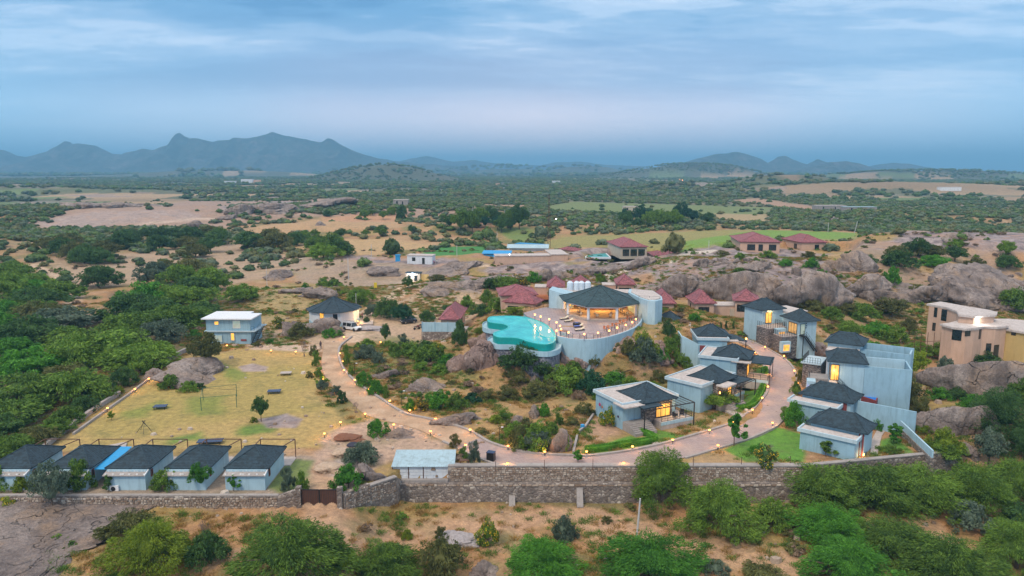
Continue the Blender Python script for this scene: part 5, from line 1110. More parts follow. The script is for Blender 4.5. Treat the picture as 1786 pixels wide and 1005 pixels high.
# ============================================================ blue staff house, round house
c, ang, w, d = frame3((372, 542.5), (350, 555.5), (437, 556.7), 5.9); g = 0
t = thing('staff_house', 'pale blue two-storey house with a flat white roof left of the round house', 'house', (c.x, c.y, g), ang)
ww, dd = w - 1.4, d - 1.6
MB().box(-ww / 2, ww / 2, -dd / 2, dd / 2, 3.02, 5.6).build('upper_wall', M['wall_blue'], t); MB().box(-ww / 2 + .1, ww / 2, -dd / 2 + .1, dd / 2, -1, 2.8).build('lower_wall', M['wall_blue'], t)
MB().prism([(-w / 2, -d / 2), (w / 2, -d / 2), (w / 2, d / 2 - 2.2), (w / 2 - 2.6, d / 2 - 2.2), (w / 2 - 2.6, d / 2), (-w / 2, d / 2)], 5.603, 5.85).build('flat_roof', M['white_paint'], t)
MB().box(-ww / 2 - .3, ww / 2 + 1.1, -dd / 2 - .4, dd / 2 + .3, 2.803, 3.017).build('floor_slab', M['slab_edge'], t)
ff = face('F', ww, dd); window(t, ff, 1.9, 4.3, .9, .8, 'window_lit', 'wall_blue', 0); window(t, ff, ww - 3.8, 3.6, 1.6, 1.6, 'window_pale', 'white_paint', 0)
window(t, ff, ww * .55, .8, .75, 1.7, 'window_lit', 'wall_blue', 0, rise=.07); window(t, ff, 1.4, .5, 2.0, 1.5, 'window_pale', 'wall_blue_light', 1, rise=.07); MB().box(ww * .27, ww * .27 + 1.2, -dd / 2 - .03, -dd / 2 + .09, .7, 1.1).build('sign_board', M['maroon_panel'], t)
open_stair(t, (ww / 2 + .7, -dd / 2 - 1.0, .0), (ww / 2 + .9, dd / 2 - 2.0, 3.1), .9, 11); railing(t, [(ww / 2 + .2, -dd / 2 - .2, 3.02), (ww / 2 + .9, -dd / 2 - .2, 3.02)], gap=.5)
p = Vector((-44.6, 180.0, gz(-44.6, 180))); t = thing('round_house', 'white ten-sided round house with a dark conical roof behind the parked white off-roader', 'house', (p.x, p.y, .4), R(9))
dp = [(math.cos(R(36 * k)) * 6.1, math.sin(R(36 * k)) * 6.1) for k in range(10)]; MB().prism(dp, -1, 3.1).build('wall', M['wall_white'], t)
MB().prism([(x * 1.02, y * 1.02) for x, y in dp], -1, .5).build('plinth', M['wall_blue_light'], t)
rm = roof_mesh([(x * 1.13, y * 1.13) for x, y in dp], 3.25, 2.9, 13, (0, 0), 1.25).build('roof', M['roof_dark'], t)
for x, y in dp: MB().tube([(x * 1.13 * s, y * 1.13 * s, 3.25 + 2.9 * (1 - s) ** 1.25 + .05) for s in (1, .8, .6, .4, .2, .01)], .07, 5).build('ridge_cap', M['roof_dark'], rm)
for k, lit, w0, z0, h0 in ((6.5, 'window_lit', 1.2, .9, 2.1), (7.5, 'glass_dark', 1.0, .4, 2.3)):
    a0 = R(36 * int(k + .5)); i = int(k); A, B = Vector((*dp[i], 0)), Vector((*dp[(i + 1) % 10], 0)); al = (B - A).normalized(); nn_ = Vector((al.y, -al.x, 0)); window(t, (A, al, nn_), (B - A).length / 2 + (.5 if k < 7 else .2), z0, w0, h0, lit, 'wood_brown', 1 if k < 7 else 0, name='window')
lamp_point('bulb', t, (6.9, -3.6, 2.3), 160); lamp_point('bulb', t, (7.4, -1.2, 2.3), 120)
MB().box(6.4, 9.6, -6, -1.6, -1, .12).build('porch_floor', M['pale_paving'], t)
# yard wall left of the pool
A, B = pxw(737, 573, 2.6), pxw(790, 573.5, 2.6)
t = thing('yard_wall', 'pale blue plastered yard wall on a stone footing left of the pool', 'wall', (A.x, A.y, 0), math.atan2(B.y - A.y, B.x - A.x))
for k in range(3): MB().box(k * 2.9, k * 2.9 + 2.75, -.1, .1, 1.9, 4.0).build('panel', M['wall_blue_light'], t); MB().box(k * 2.9 - .16, k * 2.9 - .003, -.2, .2, 1.5, 4.15).build('pillar', M['wall_blue'], t)
MB().box(-.2, 9.0, -.4, .4, -.8, 1.897).build('footing', M['rubble'], t); MB().box(8.6, 10.4, -3, .09, 1.9, 3.2).build('wing_wall', M['cement'], t)

# ============================================================ roadside cottages at the front left
c0, ang, w, d = frame3((413, 780), (391, 817.5), (470, 818.5), 2.5); d = min(d, 7.4)
cot = None
labs = ['cottage cut by the left edge of the photo', 'cottage second from the left, beside the blue sheet roof', 'cottage in the middle of the row of five', 'cottage second from the gate in the front row', 'cottage nearest the metal gate at the right end of the row']
for i in range(5):
    x = c0.x - 7.15 * (4 - i)
    if cot is None:
        cot = t = thing('cottage', '', 'cottage', (x, c0.y, 0), 0, 'row of small blue cottages with dark tiled roofs'); ww, dd = w - .7, d - .6
        MB().box(-ww / 2, ww / 2, -dd / 2 - .5, dd / 2, -.4, 2.37).build('wall', M['wall_blue_light'], t); MB().box(-ww / 2 - .03, ww / 2 + .03, -dd / 2 - .55, dd / 2 + .03, -.4, .12).build('plinth', M['cement'], t)
        add_roof(t, w, d, 2.5, 1.5, M['roof_dark'], ridge=(0, .2), curve=1.0, courses=15)
        a = MB().prism([(-ww / 2 - .15, -d / 2 - 1.0), (ww / 2 + .15, -d / 2 - 1.0), (ww / 2 + .15, -d / 2 + .1), (-ww / 2 - .15, -d / 2 + .1)], [1.9, 1.9, 2.15, 2.15], [1.98, 1.98, 2.23, 2.23]).build('front_lean_roof', M['cement'], t)
        MB().box(-ww / 2 + .02, ww / 2 - .02, -dd / 2 - .95, -dd / 2 - .503, -.4, 1.9).build('front_room', M['wall_blue_light'], t)
        MB().bar((ww / 2 + .12, -d / 2 - 1.05, 2.0), (ww / 2 + .12, -d / 2, 2.3), .1, .18).build('verge_board', M['white_paint'], t)
        st_ = MB()
        for k in range(11): u = -ww / 2 + .2 + k * ww / 11 + rng.uniform(-.12, .12); st_.box(u, u + .2, -d / 2 - .2, -d / 2 - .05, 2.17, 2.33)
        for k in range(7): u = -ww / 2 + .3 + k * ww / 7 + rng.uniform(-.3, .3); st_.box(u, u + .2, -d / 2 - .85, -d / 2 - .7, 1.98, 2.12)
        tag(st_.build('weight_stones', M['white_wash'], a), kind='stuff')
        pf = MB(); zt = 2.6
        for x_ in (-ww / 2 + .9, ww / 2 + .7): pf.bar((x_, d / 2 + 2.4, 0), (x_, d / 2 + 2.4, zt), .1)
        for a_, b_ in (((-ww / 2 + .9, d / 2 + 2.4, zt), (ww / 2 + .7, d / 2 + 2.4, zt)), ((ww / 2 + .7, d / 2 + 2.4, zt), (ww / 2 - .2, d / 2 - .4, zt)), ((-ww / 2 + .9, d / 2 + 2.4, zt), (-ww / 2 + .9, d / 2 - .3, zt))): pf.bar(a_, b_, .09)
        pf.build('porch_frame', M['wood_brown'], t); MB().box(-ww / 2, ww / 2 + .8, dd / 2, d / 2 + 2.6, -.4, .08).build('porch_floor', M['pale_paving'], t)
        fr_ = face('R', ww, dd); window(t, fr_, .4, 1.2, .45, .8, 'glass_dark', 'maroon_panel', 0)
        MB().lathe([(.17, 0), (.17, .06), (.03, .08)], 12).build('vent_cap', M['white_paint'], t, (-ww / 2 + .7, -dd / 2 - .95, 1.45), (R(90), 0, 0)); o = cot
    else: o = copy_tree(cot); o.location = (x, c0.y, 0)
    o['label'] = 'small blue ' + labs[i]
ac_unit(201, 857, -.1, 0, 'white air conditioner at the front wall of the middle cottage')
sd_ = pxw(195, 800, 1.4); t = thing('blue_tarpaulin_roof', 'bright blue corrugated sheet roof between the second and middle cottages', 'roof', (c0.x - 7.15 * 2.5 - .1, c0.y + .6, 0))
MB().prism([(-.75, -3.4), (.75, -3.4), (.75, 2.8), (-.75, 2.8)], [2.05, 2.05, 2.5, 2.5], [2.1, 2.1, 2.55, 2.55]).build('sheet', M['blue_sheet'], t)
for x_ in (-.6, .6): MB().bar((x_, 2.6, 0), (x_, 2.6, 2.5), .07).build('post', M['dark_metal'], t)
q = [pxw(*p, .2) for p in ((170, 780), (222, 770), (218, 783), (175, 790))]; tag(MB().prism([(p.x, p.y) for p in q], -.2, .2).build('concrete_slab', M['pale_paving']), 'pale concrete slab behind the cottage roofs at the edge of the lawn', 'slab')
# tin shed on the retaining wall
t = thing('tin_shed', 'low block shed with a pale blue tin roof standing on the boundary wall', 'shed', (-11.4, 90.4, -1.3), R(.5)); 
MB().box(-3.9, 3.9, -1.5, 1.5, -.2, 1.75).build('block_wall', M['wall_white'], t)
for k, x in enumerate((-3.95, -1.9, .0, 3.85)): MB().box(x - .05, x + .05, -1.62, -1.505, 0, 1.8).build('wall_post', M['rust'], t)
for r_ in range(4):
    for c_ in range(9):
        if rng.random() < .22: continue
        x = -3.85 + c_ * .86 + (.43 if r_ % 2 else 0); MB().box(x, min(x + .8, 3.8), -1.56, -1.503, .05 + r_ * .42, .05 + r_ * .42 + .36).build('block', M['wall_white'], t)
rf = MB().prism([(-4.05, -1.9), (4.05, -1.9), (4.0, 1.9), (-3.9, 1.9)], [1.72, 1.72, 2.5, 2.5], [1.76, 1.76, 2.54, 2.54]).build('tin_roof', M['tin_sheet'], t); rb_ = MB()
for k in range(27): x = -3.95 + k * .3; rb_.bar((x, -1.9, 1.78), (x * .985, 1.9, 2.56), .05, .05)
tag(rb_.build('corrugation', M['tin_sheet'], rf), kind='stuff')
# boundary wall
def wall_seg(P, a, b, z0, z1, th, m, name='wall_body'):
    a, b = Vector(a), Vector(b); d = (b - a).normalized(); n_ = Vector((-d.y, d.x)) * th / 2
    z1s = z1 if hasattr(z1, '__len__') else (z1, z1)
    q = [a - n_, b - n_, b + n_, a + n_]; return MB().prism([(v.x, v.y) for v in q], z0, [z1s[0], z1s[1], z1s[1], z1s[0]]).build(name, M[m], P)
def stones(P, a, b, z0, z1f, th, seed, w=.34, h=.27):
    r_ = random.Random(seed); a, b = Vector(a), Vector(b); d = (b - a).normalized(); n_ = Vector((d.y, -d.x)); L = (b - a).length; mb = MB(); row = 0; zt = z1f(0) if callable(z1f) else z1f; z = z0
    while z < zt - .12:
        u = r_.uniform(-.2, 0)
        while u < L:
            ws = w * r_.uniform(.6, 1.5); hs = h * r_.uniform(.75, 1.0); zz_ = z + r_.uniform(-.03, .03); top = z1f(u) if callable(z1f) else z1f
            if zz_ + hs < top + .03 and u > 0:
                pr = r_.uniform(.04, .13); p0 = a + d * u + n_ * (th / 2 - .05); p1 = a + d * min(u + ws - .04, L) + n_ * (th / 2 - .05); o = n_ * (pr + .05); i_ = .04
                q = [(p0.x, p0.y, zz_), (p1.x, p1.y, zz_), (p1.x, p1.y, zz_ + hs), (p0.x, p0.y, zz_ + hs)]
                p0 = p0 + d * i_ + o; p1 = p1 - d * i_ + o; q2 = [(p0.x, p0.y, zz_ + i_), (p1.x, p1.y, zz_ + i_ * r_.uniform(.5, 2)), (p1.x, p1.y, zz_ + hs - i_ * r_.uniform(.3, 2)), (p0.x, p0.y, zz_ + hs - i_)]
                mb.add(q + q2, [(4, 5, 6, 7), (0, 1, 5, 4), (1, 2, 6, 5), (2, 3, 7, 6), (3, 0, 4, 7)])
            u += ws
        z += h
    tag(mb.build('facing_stones', M['wall_stone'], P), kind='stuff')
t = thing('boundary_wall', 'long two-tier stone boundary wall below the paved road, light rubble above dark grey', 'wall', (0, 88.9, 0)); t.location = (0, 0, 0)
wall_seg(t, (-14.4, 88.6), (37.5, 88.6), -5.4, -1.55, 1.5, 'rubble', 'lower_tier'); wall_seg(t, (-8.2, 89.0), (37.5, 89.0), -1.55, .42, .8, 'rubble', 'upper_tier'); wall_seg(t, (-8.2, 89.0), (37.6, 89.0), .423, .58, .95, 'cement', 'coping')
wall_seg(t, (-14.4, 88.75), (-8.2, 88.75), -1.547, -1.25, 1.1, 'cement', 'coping'); stones(t, (-8.2, 89.0), (37.4, 89.0), -1.5, .42, .8, 5, .36, .26)
stones(t, (-14.2, 88.6), (37.4, 88.6), -1.9, -1.56, 1.5, 8, .6, .3)
for x, y in ((8.6, 87.3), (0, 87.4)): MB().prism([(x - .4, y - .9), (x + .4, y - .9), (x + .4, y + .6), (x - .4, y + .6)], -5.6, [-4.0 if x > 5 else -4.2] * 2 + [-2.0 if x > 5 else -3.0] * 2).build('buttress', M['cement'], t)
t = thing('boundary_wall', 'low rubble boundary wall in front of the blue cottages, left of the gate', 'wall', (0, 0, 0))
wall_seg(t, (-75, 80.8), (-27.5, 80.8), -2.6, .15, .55, 'rubble'); wall_seg(t, (-27.5, 80.8), (-24.9, 80.8), -2.6, (.15, 1.1), .55, 'rubble', 'ramped_end'); stones(t, (-68, 80.8), (-27.5, 80.8), -1.3, .14, .55, 6, .36, .26); wall_seg(t, (-75, 80.85), (-27.4, 80.85), .153, .27, .5, 'cement', 'coping')
MB().box(-25.3, -24.75, 80.45, 81.15, -2.6, 1.3).build('gate_pier', M['rubble'], t)
t = thing('boundary_wall', 'grey stepped wall between the gate and the tin shed', 'wall', (0, 0, 0))
MB().box(-20.5, -19.9, 80.45, 81.15, -2.8, 1.2).build('gate_pier', M['rubble'], t); wall_seg(t, (-19.9, 80.8), (-17.4, 83.6), -3.5, .4, .6, 'rubble'); wall_seg(t, (-17.4, 83.6), (-14.6, 86.2), -4.2, .1, .6, 'rubble'); wall_seg(t, (-14.7, 86.0), (-14.5, 88.4), -4.5, (.1, -1.2), .7, 'rubble', 'return_wall'); wall_seg(t, (-17.4, 83.6), (-14.5, 86.2), .103, .25, .7, 'cement', 'coping')
stones(t, (-19.9, 80.8), (-17.4, 83.6), -1.8, .35, .6, 9); stones(t, (-17.4, 83.6), (-14.7, 86.2), -2.0, .05, .6, 10)
t = thing('boundary_wall', 'low stone wall with a coping behind the big green bushes on the right', 'wall', (0, 0, 0))
wall_seg(t, (37.5, 89.0), (60.5, 94.0), -4.5, .42, .6, 'rubble'); wall_seg(t, (37.5, 89.0), (60.6, 94.0), .423, .55, .7, 'cement', 'coping')
A, B = pxw(1545, 722, 1.2), pxw(1626, 800, .6); t = thing('boundary_wall', 'pale blue sheet wall on a stone base running down the right side of the compound', 'wall', (0, 0, 0))
wall_seg(t, A.xy, B.xy, -2.5, (1.3, .7), .5, 'rubble', 'stone_base'); wall_seg(t, A.xy, B.xy, .7, (2.3, 1.7), .22, 'wall_blue_light', 'sheet_panel'); stones(t, B.xy, A.xy, -.6, .9, .5, 12)
L_ = [(60, 790), (100, 757), (135, 731), (170, 707), (208, 683)]; t = thing('boundary_wall', 'low grey wall with pale coping along the left edge of the lawn', 'wall', (0, 0, 0))
pts = [pxw(*p, .6) for p in L_]
for a, b in zip(pts[:-1], pts[1:]): wall_seg(t, a.xy, b.xy, -1.5, .6, .4, 'cement'); wall_seg(t, a.xy, b.xy, .603, .72, .5, 'pale_paving', 'coping')
t = thing('boundary_wall', 'short grey wall climbing past the big rock behind the lawn', 'wall', (0, 0, 0)); pts = [pxw(*p, .6) for p in ((285, 632), (300, 620), (323, 609))]
for a, b in zip(pts[:-1], pts[1:]): wall_seg(t, a.xy, b.xy, -1.5, .8, .5, 'cement')
pts = [pxw(*p, .15) for p in ((128, 757), (185, 716), (222, 690), (262, 660))]; mb = MB()
for a, b in zip(pts[:-1], pts[1:]): mb.bar(a, b, .3, .4)
tag(mb.build('lawn_kerb', M['cement']), kind='structure')
# metal gate
t = thing('gate', 'rusty two-leaf metal gate in the front boundary wall', 'gate', (-22.6, 80.75, -1.0))
for s_ in (-1, 1):
    f = MB(); x0, x1 = (-2.1, -.05) if s_ < 0 else (.05, 2.1)
    for a, b in (((x0, 0, 0), (x1, 0, 0)), ((x0, 0, 1.9), (x1, 0, 1.9)), ((x0, 0, 0), (x0, 0, 1.9)), ((x1, 0, 0), (x1, 0, 1.9))): f.bar(a, b, .09)
    lf = f.build('gate_leaf', M['dark_metal'], t); MB().box(x0 + .06, x1 - .06, -.015, .015, .06, 1.84).build('mesh_panel', M['rust'], lf)
    for k in range(1, 10): x = x0 + (x1 - x0) * k / 10; MB().bar((x, -.03, .05), (x, -.03, 1.85), .03).build('bar', M['dark_metal'], lf)

# ============================================================ unfinished house on the right
t = thing('unfinished_house', 'unfinished pink plaster house with wavy flat concrete roofs and dark openings, on the right', 'house', (91, 146, 1.2))
def lp(pts, z): return [(pxw(*p, z).x - 91, pxw(*p, z).y - 146) for p in pts]
r1 = lp([(1616, 530), (1650, 536), (1668, 543), (1672, 549), (1700, 552), (1738, 549), (1740, 544), (1722, 540), (1690, 535), (1640, 526)], 9.9)
r2_ = lp([(1639, 565), (1660, 571), (1685, 574), (1700, 573), (1716, 570), (1740, 571), (1760, 569), (1756, 560), (1720, 557), (1690, 556), (1670, 559), (1655, 563)], 8.2)
r3 = lp([(1700, 565), (1790, 580), (1850, 584), (1850, 565), (1760, 556), (1720, 556)], 7.6)
def shrink(p, k):
    cx = sum(a for a, b in p) / len(p); cy = sum(b for a, b in p) / len(p); return [(cx + (a - cx) * k, cy + (b - cy) * k) for a, b in p]
for p, z, m_, nm in ((r1, 8.7, 'wall_cream', 'tall'), (r2_, 7.0, 'wall_cream', 'front'), (r3, 6.4, 'wall_yellow', 'side')):
    MB().prism(shrink(p, .93), -2, z - .353).build(nm + '_block', M[m_ if nm == 'side' else 'wall_peach'], t); s = MB().prism(p, z - .35, z).build('roof_slab', M['slab_edge'] if 0 else M['slab_top'], t); MB().prism(shrink(p, .95), z + .003, z + .05).build('roof_deck', M['slab_top'], s)
def opening(px, py, z, w_, h_, dark='glass_dark', yoff=-.1, rot=0):
    p = pxw(px, py, z); MB().box(-w_ / 2, w_ / 2, -.14, .5, -h_ / 2, h_ / 2).build('opening', M[dark], t, (p.x - 91, p.y - 146 + yoff, z - 1.6), (0, 0, rot))
def on_wall(px, py, w_, h_, poly, zt):
    "opening placed on the front face of a block where the sight line meets it"
    P = shrink(poly, .93); best = None
    v = (py - 502.5) / FPX; u = (px - 893) / FPX; s, c = math.sin(PIT), math.cos(PIT); dx, dy, dz = u, c - v * s, -(s + v * c)
    for i in range(len(P)):
        a = Vector(P[i]) + Vector((91, 146)); b = Vector(P[(i + 1) % len(P)]) + Vector((91, 146)); e = b - a; den = dx * e.y - dy * e.x
        if abs(den) < 1e-9: continue
        tt = (a.x * e.y - a.y * e.x) / den; k = (a.x * dy - a.y * dx) / den
        if 0 <= k <= 1 and tt > 0 and (best is None or tt < best[0]): best = (tt, e)
    if not best: return
    tt, e = best; q = Vector((dx * tt - 91, dy * tt - 146, HC + dz * tt - 1.2)); MB().box(-w_ / 2, w_ / 2, -.06, .06, -h_ / 2, h_ / 2).build('window', M['glass_dark'], t, q, (0, 0, math.atan2(e.y, e.x)))
on_wall(1632, 545, .7, 2.0, r1, 8); on_wall(1648, 550, 1.5, 2.4, r1, 8); on_wall(1629, 570, .7, 1.7, r1, 8); on_wall(1646, 582, 1.0, 1.8, r1, 8)
on_wall(1669, 583, 1.6, 2.4, r2_, 6); on_wall(1688, 581, 1.2, 1.2, r2_, 6); on_wall(1709, 582, .7, 2.1, r2_, 6); on_wall(1737, 613, 1.3, 2.6, r2_, 6); on_wall(1724, 606, .9, 1.6, r2_, 6); on_wall(1768, 582, .8, .7, r3, 6)
MB().ball((0, 0, 0), .3).build('floodlight', M['lamp_white'], t, (pxw(1706, 546, 10.4).x - 91, pxw(1706, 546, 10.4).y - 146, 7.5)); lamp_point('bulb_white', t, (pxw(1706, 546, 10.4).x - 91, pxw(1706, 546, 10.4).y - 147, 8.0), 110, (1, .95, .85))
sc = MB()
for k in range(5): x = -9.5 + k * 1.3; sc.bar((x - 1, -3.4, -.5), (x - 1, -3.4, 4.6), .08)
for z in (.8, 1.8): sc.bar((-10.9, -3.45, z + .8), (-4.9, -3.45, z + 1.1), .07)
sc.build('scaffold', M['wood_brown'], t)
# ============================================================ boulders and rock outcrops
def rock_mesh(seed, sub=4, flat_=.0):
    bm = bmesh.new(); bmesh.ops.create_icosphere(bm, subdivisions=sub, radius=1); V = np.array([v.co[:] for v in bm.verts]); bm.verts.ensure_lookup_table()
    r_ = np.random.RandomState(seed)
    def n3(P, sc, s): return (fbm(P[:, 0] + 7 * s, P[:, 1] + P[:, 2] * .7, sc, 3, seed + s) + fbm(P[:, 1] + 3, P[:, 2] - P[:, 0] * .6, sc, 3, seed + s + 5)) / 1.3
    d = 1 + n3(V, .9, 1) * .34 + n3(V, .33, 2) * .15 + n3(V, .12, 3) * .05
    for k in range(9):      # broad facets and cleavage steps
        a = r_.normal(size=3); a /= np.linalg.norm(a); c_ = r_.uniform(.5, .75); pr = V @ a; d = np.where(pr > c_, d * (c_ / np.maximum(pr, c_)) ** .9, d)
    rg = n3(V, .16, 4); d = d - .07 * np.exp(-(rg / .10) ** 2) + n3(V, .05, 6) * .02
    for k in range(5):
        a = r_.normal(size=3) * (1, 1, .35); a /= np.linalg.norm(a); pr = V @ a - r_.uniform(-.5, .5) + .05 * n3(V, .4, 9 + k); d = d - .10 * np.exp(-(pr / .03) ** 2) + .035 * np.tanh(pr / .04) * (1 if k % 2 else -1)
    V = V * d[:, None]; V[:, 2] = np.where(V[:, 2] < 0, V[:, 2] * .6, V[:, 2])
    for v, c in zip(bm.verts, V): v.co = c
    me = bpy.data.meshes.new('boulder'); bm.to_mesh(me); bm.free(); me.polygons.foreach_set('use_smooth', [True] * len(me.polygons)); me.materials.append(M['granite']); return me
ROCKS = [rock_mesh(40 + k, 5) for k in range(7)]
def boulder(x0, x1, y0, y1, label, m='granite', group=None, k=None, tall=False, dep=.75, sink=.22):
    _c, _w = (x0 + x1) / 2, (x1 - x0) * .57; x0, x1 = _c - _w, _c + _w; px, py = (x0 + x1) / 2, y1; p = at(px, py); s = pxsize(p); w = (x1 - x0) * s / 2; sinel = (HC - p.z) / p.length
    D = w * dep; h = max(.5, ((y1 - y0) * s - D * sinel) / max(.5, math.sqrt(1 - sinel ** 2)))
    h = min(h, w * (1.5 if tall else .72))
    k = rng.randrange(len(ROCKS)) if k is None else k; dirv = Vector((p.x, p.y)).normalized()
    o = link('boulder', ROCKS[k]); o.location = (p.x + dirv.x * D * .85, p.y + dirv.y * D * .85, p.z + gz(p.x + dirv.x * D, p.y + dirv.y * D) * 0 - h * .05)
    o.location.z = min(p.z, gz(o.location.x, o.location.y) + .3) + h * (0.10 - sink * .4)
    big = w > 7; o.scale = (w * (1.2 if big and not tall else 1.08), D * (1.5 if big and not tall else 1.08), h * (1.0 + sink * .3)); o.rotation_euler = (0, 0, math.atan2(-dirv.x, dirv.y) + rng.uniform(-.15, .15) + (math.pi if rng.random() < .5 else 0))
    if not tall:
        gx = (gz(o.location.x + w * .6, o.location.y) - gz(o.location.x - w * .6, o.location.y)) / (1.2 * w); gy = (gz(o.location.x, o.location.y + D * .7) - gz(o.location.x, o.location.y - D * .7)) / (1.4 * D); nv = Vector((-gx, -gy, 1)).normalized()
        o.rotation_euler = (Vector((0, 0, 1)).rotation_difference(nv).to_matrix() @ Matrix.Rotation(o.rotation_euler.z, 3, 'Z')).to_euler(); o.location.z = gz(o.location.x, o.location.y) - h * .08
    if m != 'granite': o.material_slots[0].link = 'OBJECT'; o.material_slots[0].material = M[m]
    tag(o, label, 'boulder', group or 'granite boulders'); return o
for a in [(286, 408, 630, 668, 'large smooth grey granite dome on the lawn beside two bushes'), (544, 597, 553, 584, 'rounded granite boulder immediately left of the parked white off-roader'), (494, 548, 551, 588, 'granite boulder partly covered by bushes left of the off-roader boulder'),
          (526, 588, 503, 523, 'grey granite dome behind the round house roof'), (500, 545, 495, 512, 'low rock shelf up the slope behind the round house, left one'), (698, 783, 657, 690, 'cracked dark granite outcrop midway between the road bend and the pool'), (653, 690, 638, 661, 'grey rock above the lamp-lined kerb, left of the cracked outcrop'),
          (750, 824, 717, 741, 'flat purple-grey rock just inside the kerb'), (668, 726, 746, 769, 'dark low rock beside the bright bush at the road fork'), (628, 684, 798, 850, 'grey rock left of the tin shed'), (893, 916, 722, 739, 'small pale boulder left of the lime bush'), (924, 944, 708, 730, 'upright grey boulder beside the lime bush'),
          (956, 994, 728, 792, 'tall leaning slab of granite beside the paved road'), (981, 994, 706, 717, 'small square boulder left of the nearest villa'), (925, 943, 659, 671, 'pale boulder on top of the bushy mound below the terrace'), (734, 808, 484, 514, 'streaked granite dome beside the dirt track, left one'),
          (805, 888, 474, 507, 'big rounded granite outcrop with horizontal cracks, behind the left maroon roofs'), (893, 928, 468, 490, 'granite block behind the left maroon roofs, left of two'), (924, 968, 466, 492, 'granite block behind the left maroon roofs, right of two'), (966, 1000, 469, 488, 'granite shelf above the maroon villa with the balcony'),
          (1120, 1250, 455, 520, 'broad pale granite face behind the tower, left part of the cliff'), (1230, 1345, 458, 522, 'dark streaked granite face in the middle of the cliff'), (1330, 1460, 468, 540, 'purple granite face at the right end of the cliff'),
          (1210, 1235, 450, 464, 'small stacked boulder on the cliff top, left one'), (1236, 1258, 451, 465, 'small stacked boulder on the cliff top, right one'), (1297, 1342, 444, 474, 'pale boulder below the left distant pink villa'), (1361, 1380, 457, 481, 'left half of the split round boulder on the cliff top'), (1379, 1397, 457, 481, 'right half of the split round boulder on the cliff top'),
          (1433, 1464, 446, 474, 'rounded boulder right below the right distant pink villa'), (1464, 1522, 452, 480, 'cracked boulder in the row right of the distant pink villas'), (1464, 1540, 476, 521, 'large smooth granite boulder right of the cliff'), (1505, 1560, 503, 529, 'hollowed granite boulder with a dark cavity'), (1395, 1454, 484, 518, 'sloping slab between the cliff and the hollowed boulder'),
          (1561, 1660, 486, 530, 'long tilted granite slab behind the unfinished house'), (1655, 1790, 488, 542, 'wide granite mass above the unfinished house'), (1742, 1800, 458, 502, 'jumbled boulder heap at the right edge above the unfinished house'), (1648, 1674, 406, 423, 'round boulder on the skyline ridge at the right, left of two'), (1672, 1698, 404, 416, 'flat boulder on the skyline ridge at the right, right of two'),
          (1590, 1620, 422, 437, 'small pale boulder on the right ridge'), (1628, 1850, 630, 698, 'huge grey granite dome below the unfinished house'), (1585, 1705, 698, 760, 'grey granite slope below the huge dome, beside the compound wall'), (1668, 1706, 758, 808, 'rounded boulder behind the pale green tree at the right'), (1720, 1800, 920, 955, 'pale boulder in the bushes at the bottom right'),
          (812, 874, 980, 1015, 'low dark rock cut by the bottom edge of the photo'), (385, 412, 365, 384, 'pale boulder on the far left ridge, lowest'), (396, 437, 355, 375, 'pale rock mass on the far left ridge, middle'), (115, 184, 346, 364, 'long rock on the far left ridge, leftmost'), (190, 271, 346, 361, 'long rock on the far left ridge, second'), (433, 508, 354, 370, 'broken rocks on the far left ridge, right of the middle'),
          (507, 602, 348, 364, 'rock band at the right end of the far left ridge'), (321, 353, 386, 398, 'flat pale rock on the tan slope at the left'), (405, 447, 400, 419, 'pale rock beside the left trees'), (291, 407, 473, 503, 'wide low granite sheet above the left bush mass'), (467, 515, 473, 489, 'low granite sheet beside the left telegraph poles'), (548, 569, 380, 394, 'round rock in the tan fields'),
          (258, 287, 634, 660, 'angular rocks at the corner of the lawn walls'), (640, 700, 468, 486, 'smooth rock sheet below the white hut, left'), (760, 830, 462, 478, 'smooth rock sheet below the white hut, right'), (1000, 1068, 464, 484, 'smooth rock behind the rear maroon villas'), (1085, 1140, 452, 470, 'smooth rock below the grey maroon-roofed villa')]:
    boulder(*a, dep=.38 if 'huge grey' in a[4] or 'slope below the huge' in a[4] else .75, tall=('off-roader' in a[4] or 'huge grey' in a[4] or 'slope below the huge' in a[4] or 'dome on the lawn' in a[4] or 'upright' in a[4] or 'leaning slab' in a[4] or 'split' in a[4]))
o = boulder(-90, 205, 884, 1010, 'great low granite sheet filling the lower left corner of the photo', dep=.95); o.scale.z = 1.1; o.location.z = gz(o.location.x, o.location.y) + .1
for a in [(784, 846, 580, 645, 'steep pinkish rock face left of the pool drum'), (826, 874, 566, 612, 'upper pink rock against the pool drum'), (800, 868, 604, 652, 'lower pink rock below the pool edge'), (812, 850, 590, 632, 'middle pink rock bulge left of the pool drum')]: boulder(*a, m='granite_warm', tall=True, dep=.55, sink=.1)
for a in [(978, 1036, 606, 652, 'pink pitted rock under the terrace wall, left part'), (1028, 1084, 612, 654, 'pink pitted rock under the terrace wall, middle part'), (1066, 1124, 588, 622, 'pink rock slope under the right end of the terrace'), (1110, 1170, 592, 640, 'long pale rock rib between the terrace and the villas')]: boulder(*a, m='granite_warm', tall=True, dep=.9, sink=.1)
o = boulder(1386, 1438, 590, 624, 'sandy white-washed boulder left of the tall blue block', m='granite_warm')
for i in range(26):
    x, y = ((1205 + i * 9, 447 + (i * 7) % 17) if i < 14 else (1690 + (i - 14) * 8, 470 + (i * 11) % 26)); w_ = 9 + (i * 5) % 9
    boulder(x, x + w_, y, y + w_ * .6, ('grey' if i % 2 else 'pale') + ' loose boulder number ' + str(i), group='loose boulders on the cliff top' if i < 14 else 'loose boulders at the right edge', tall=True)
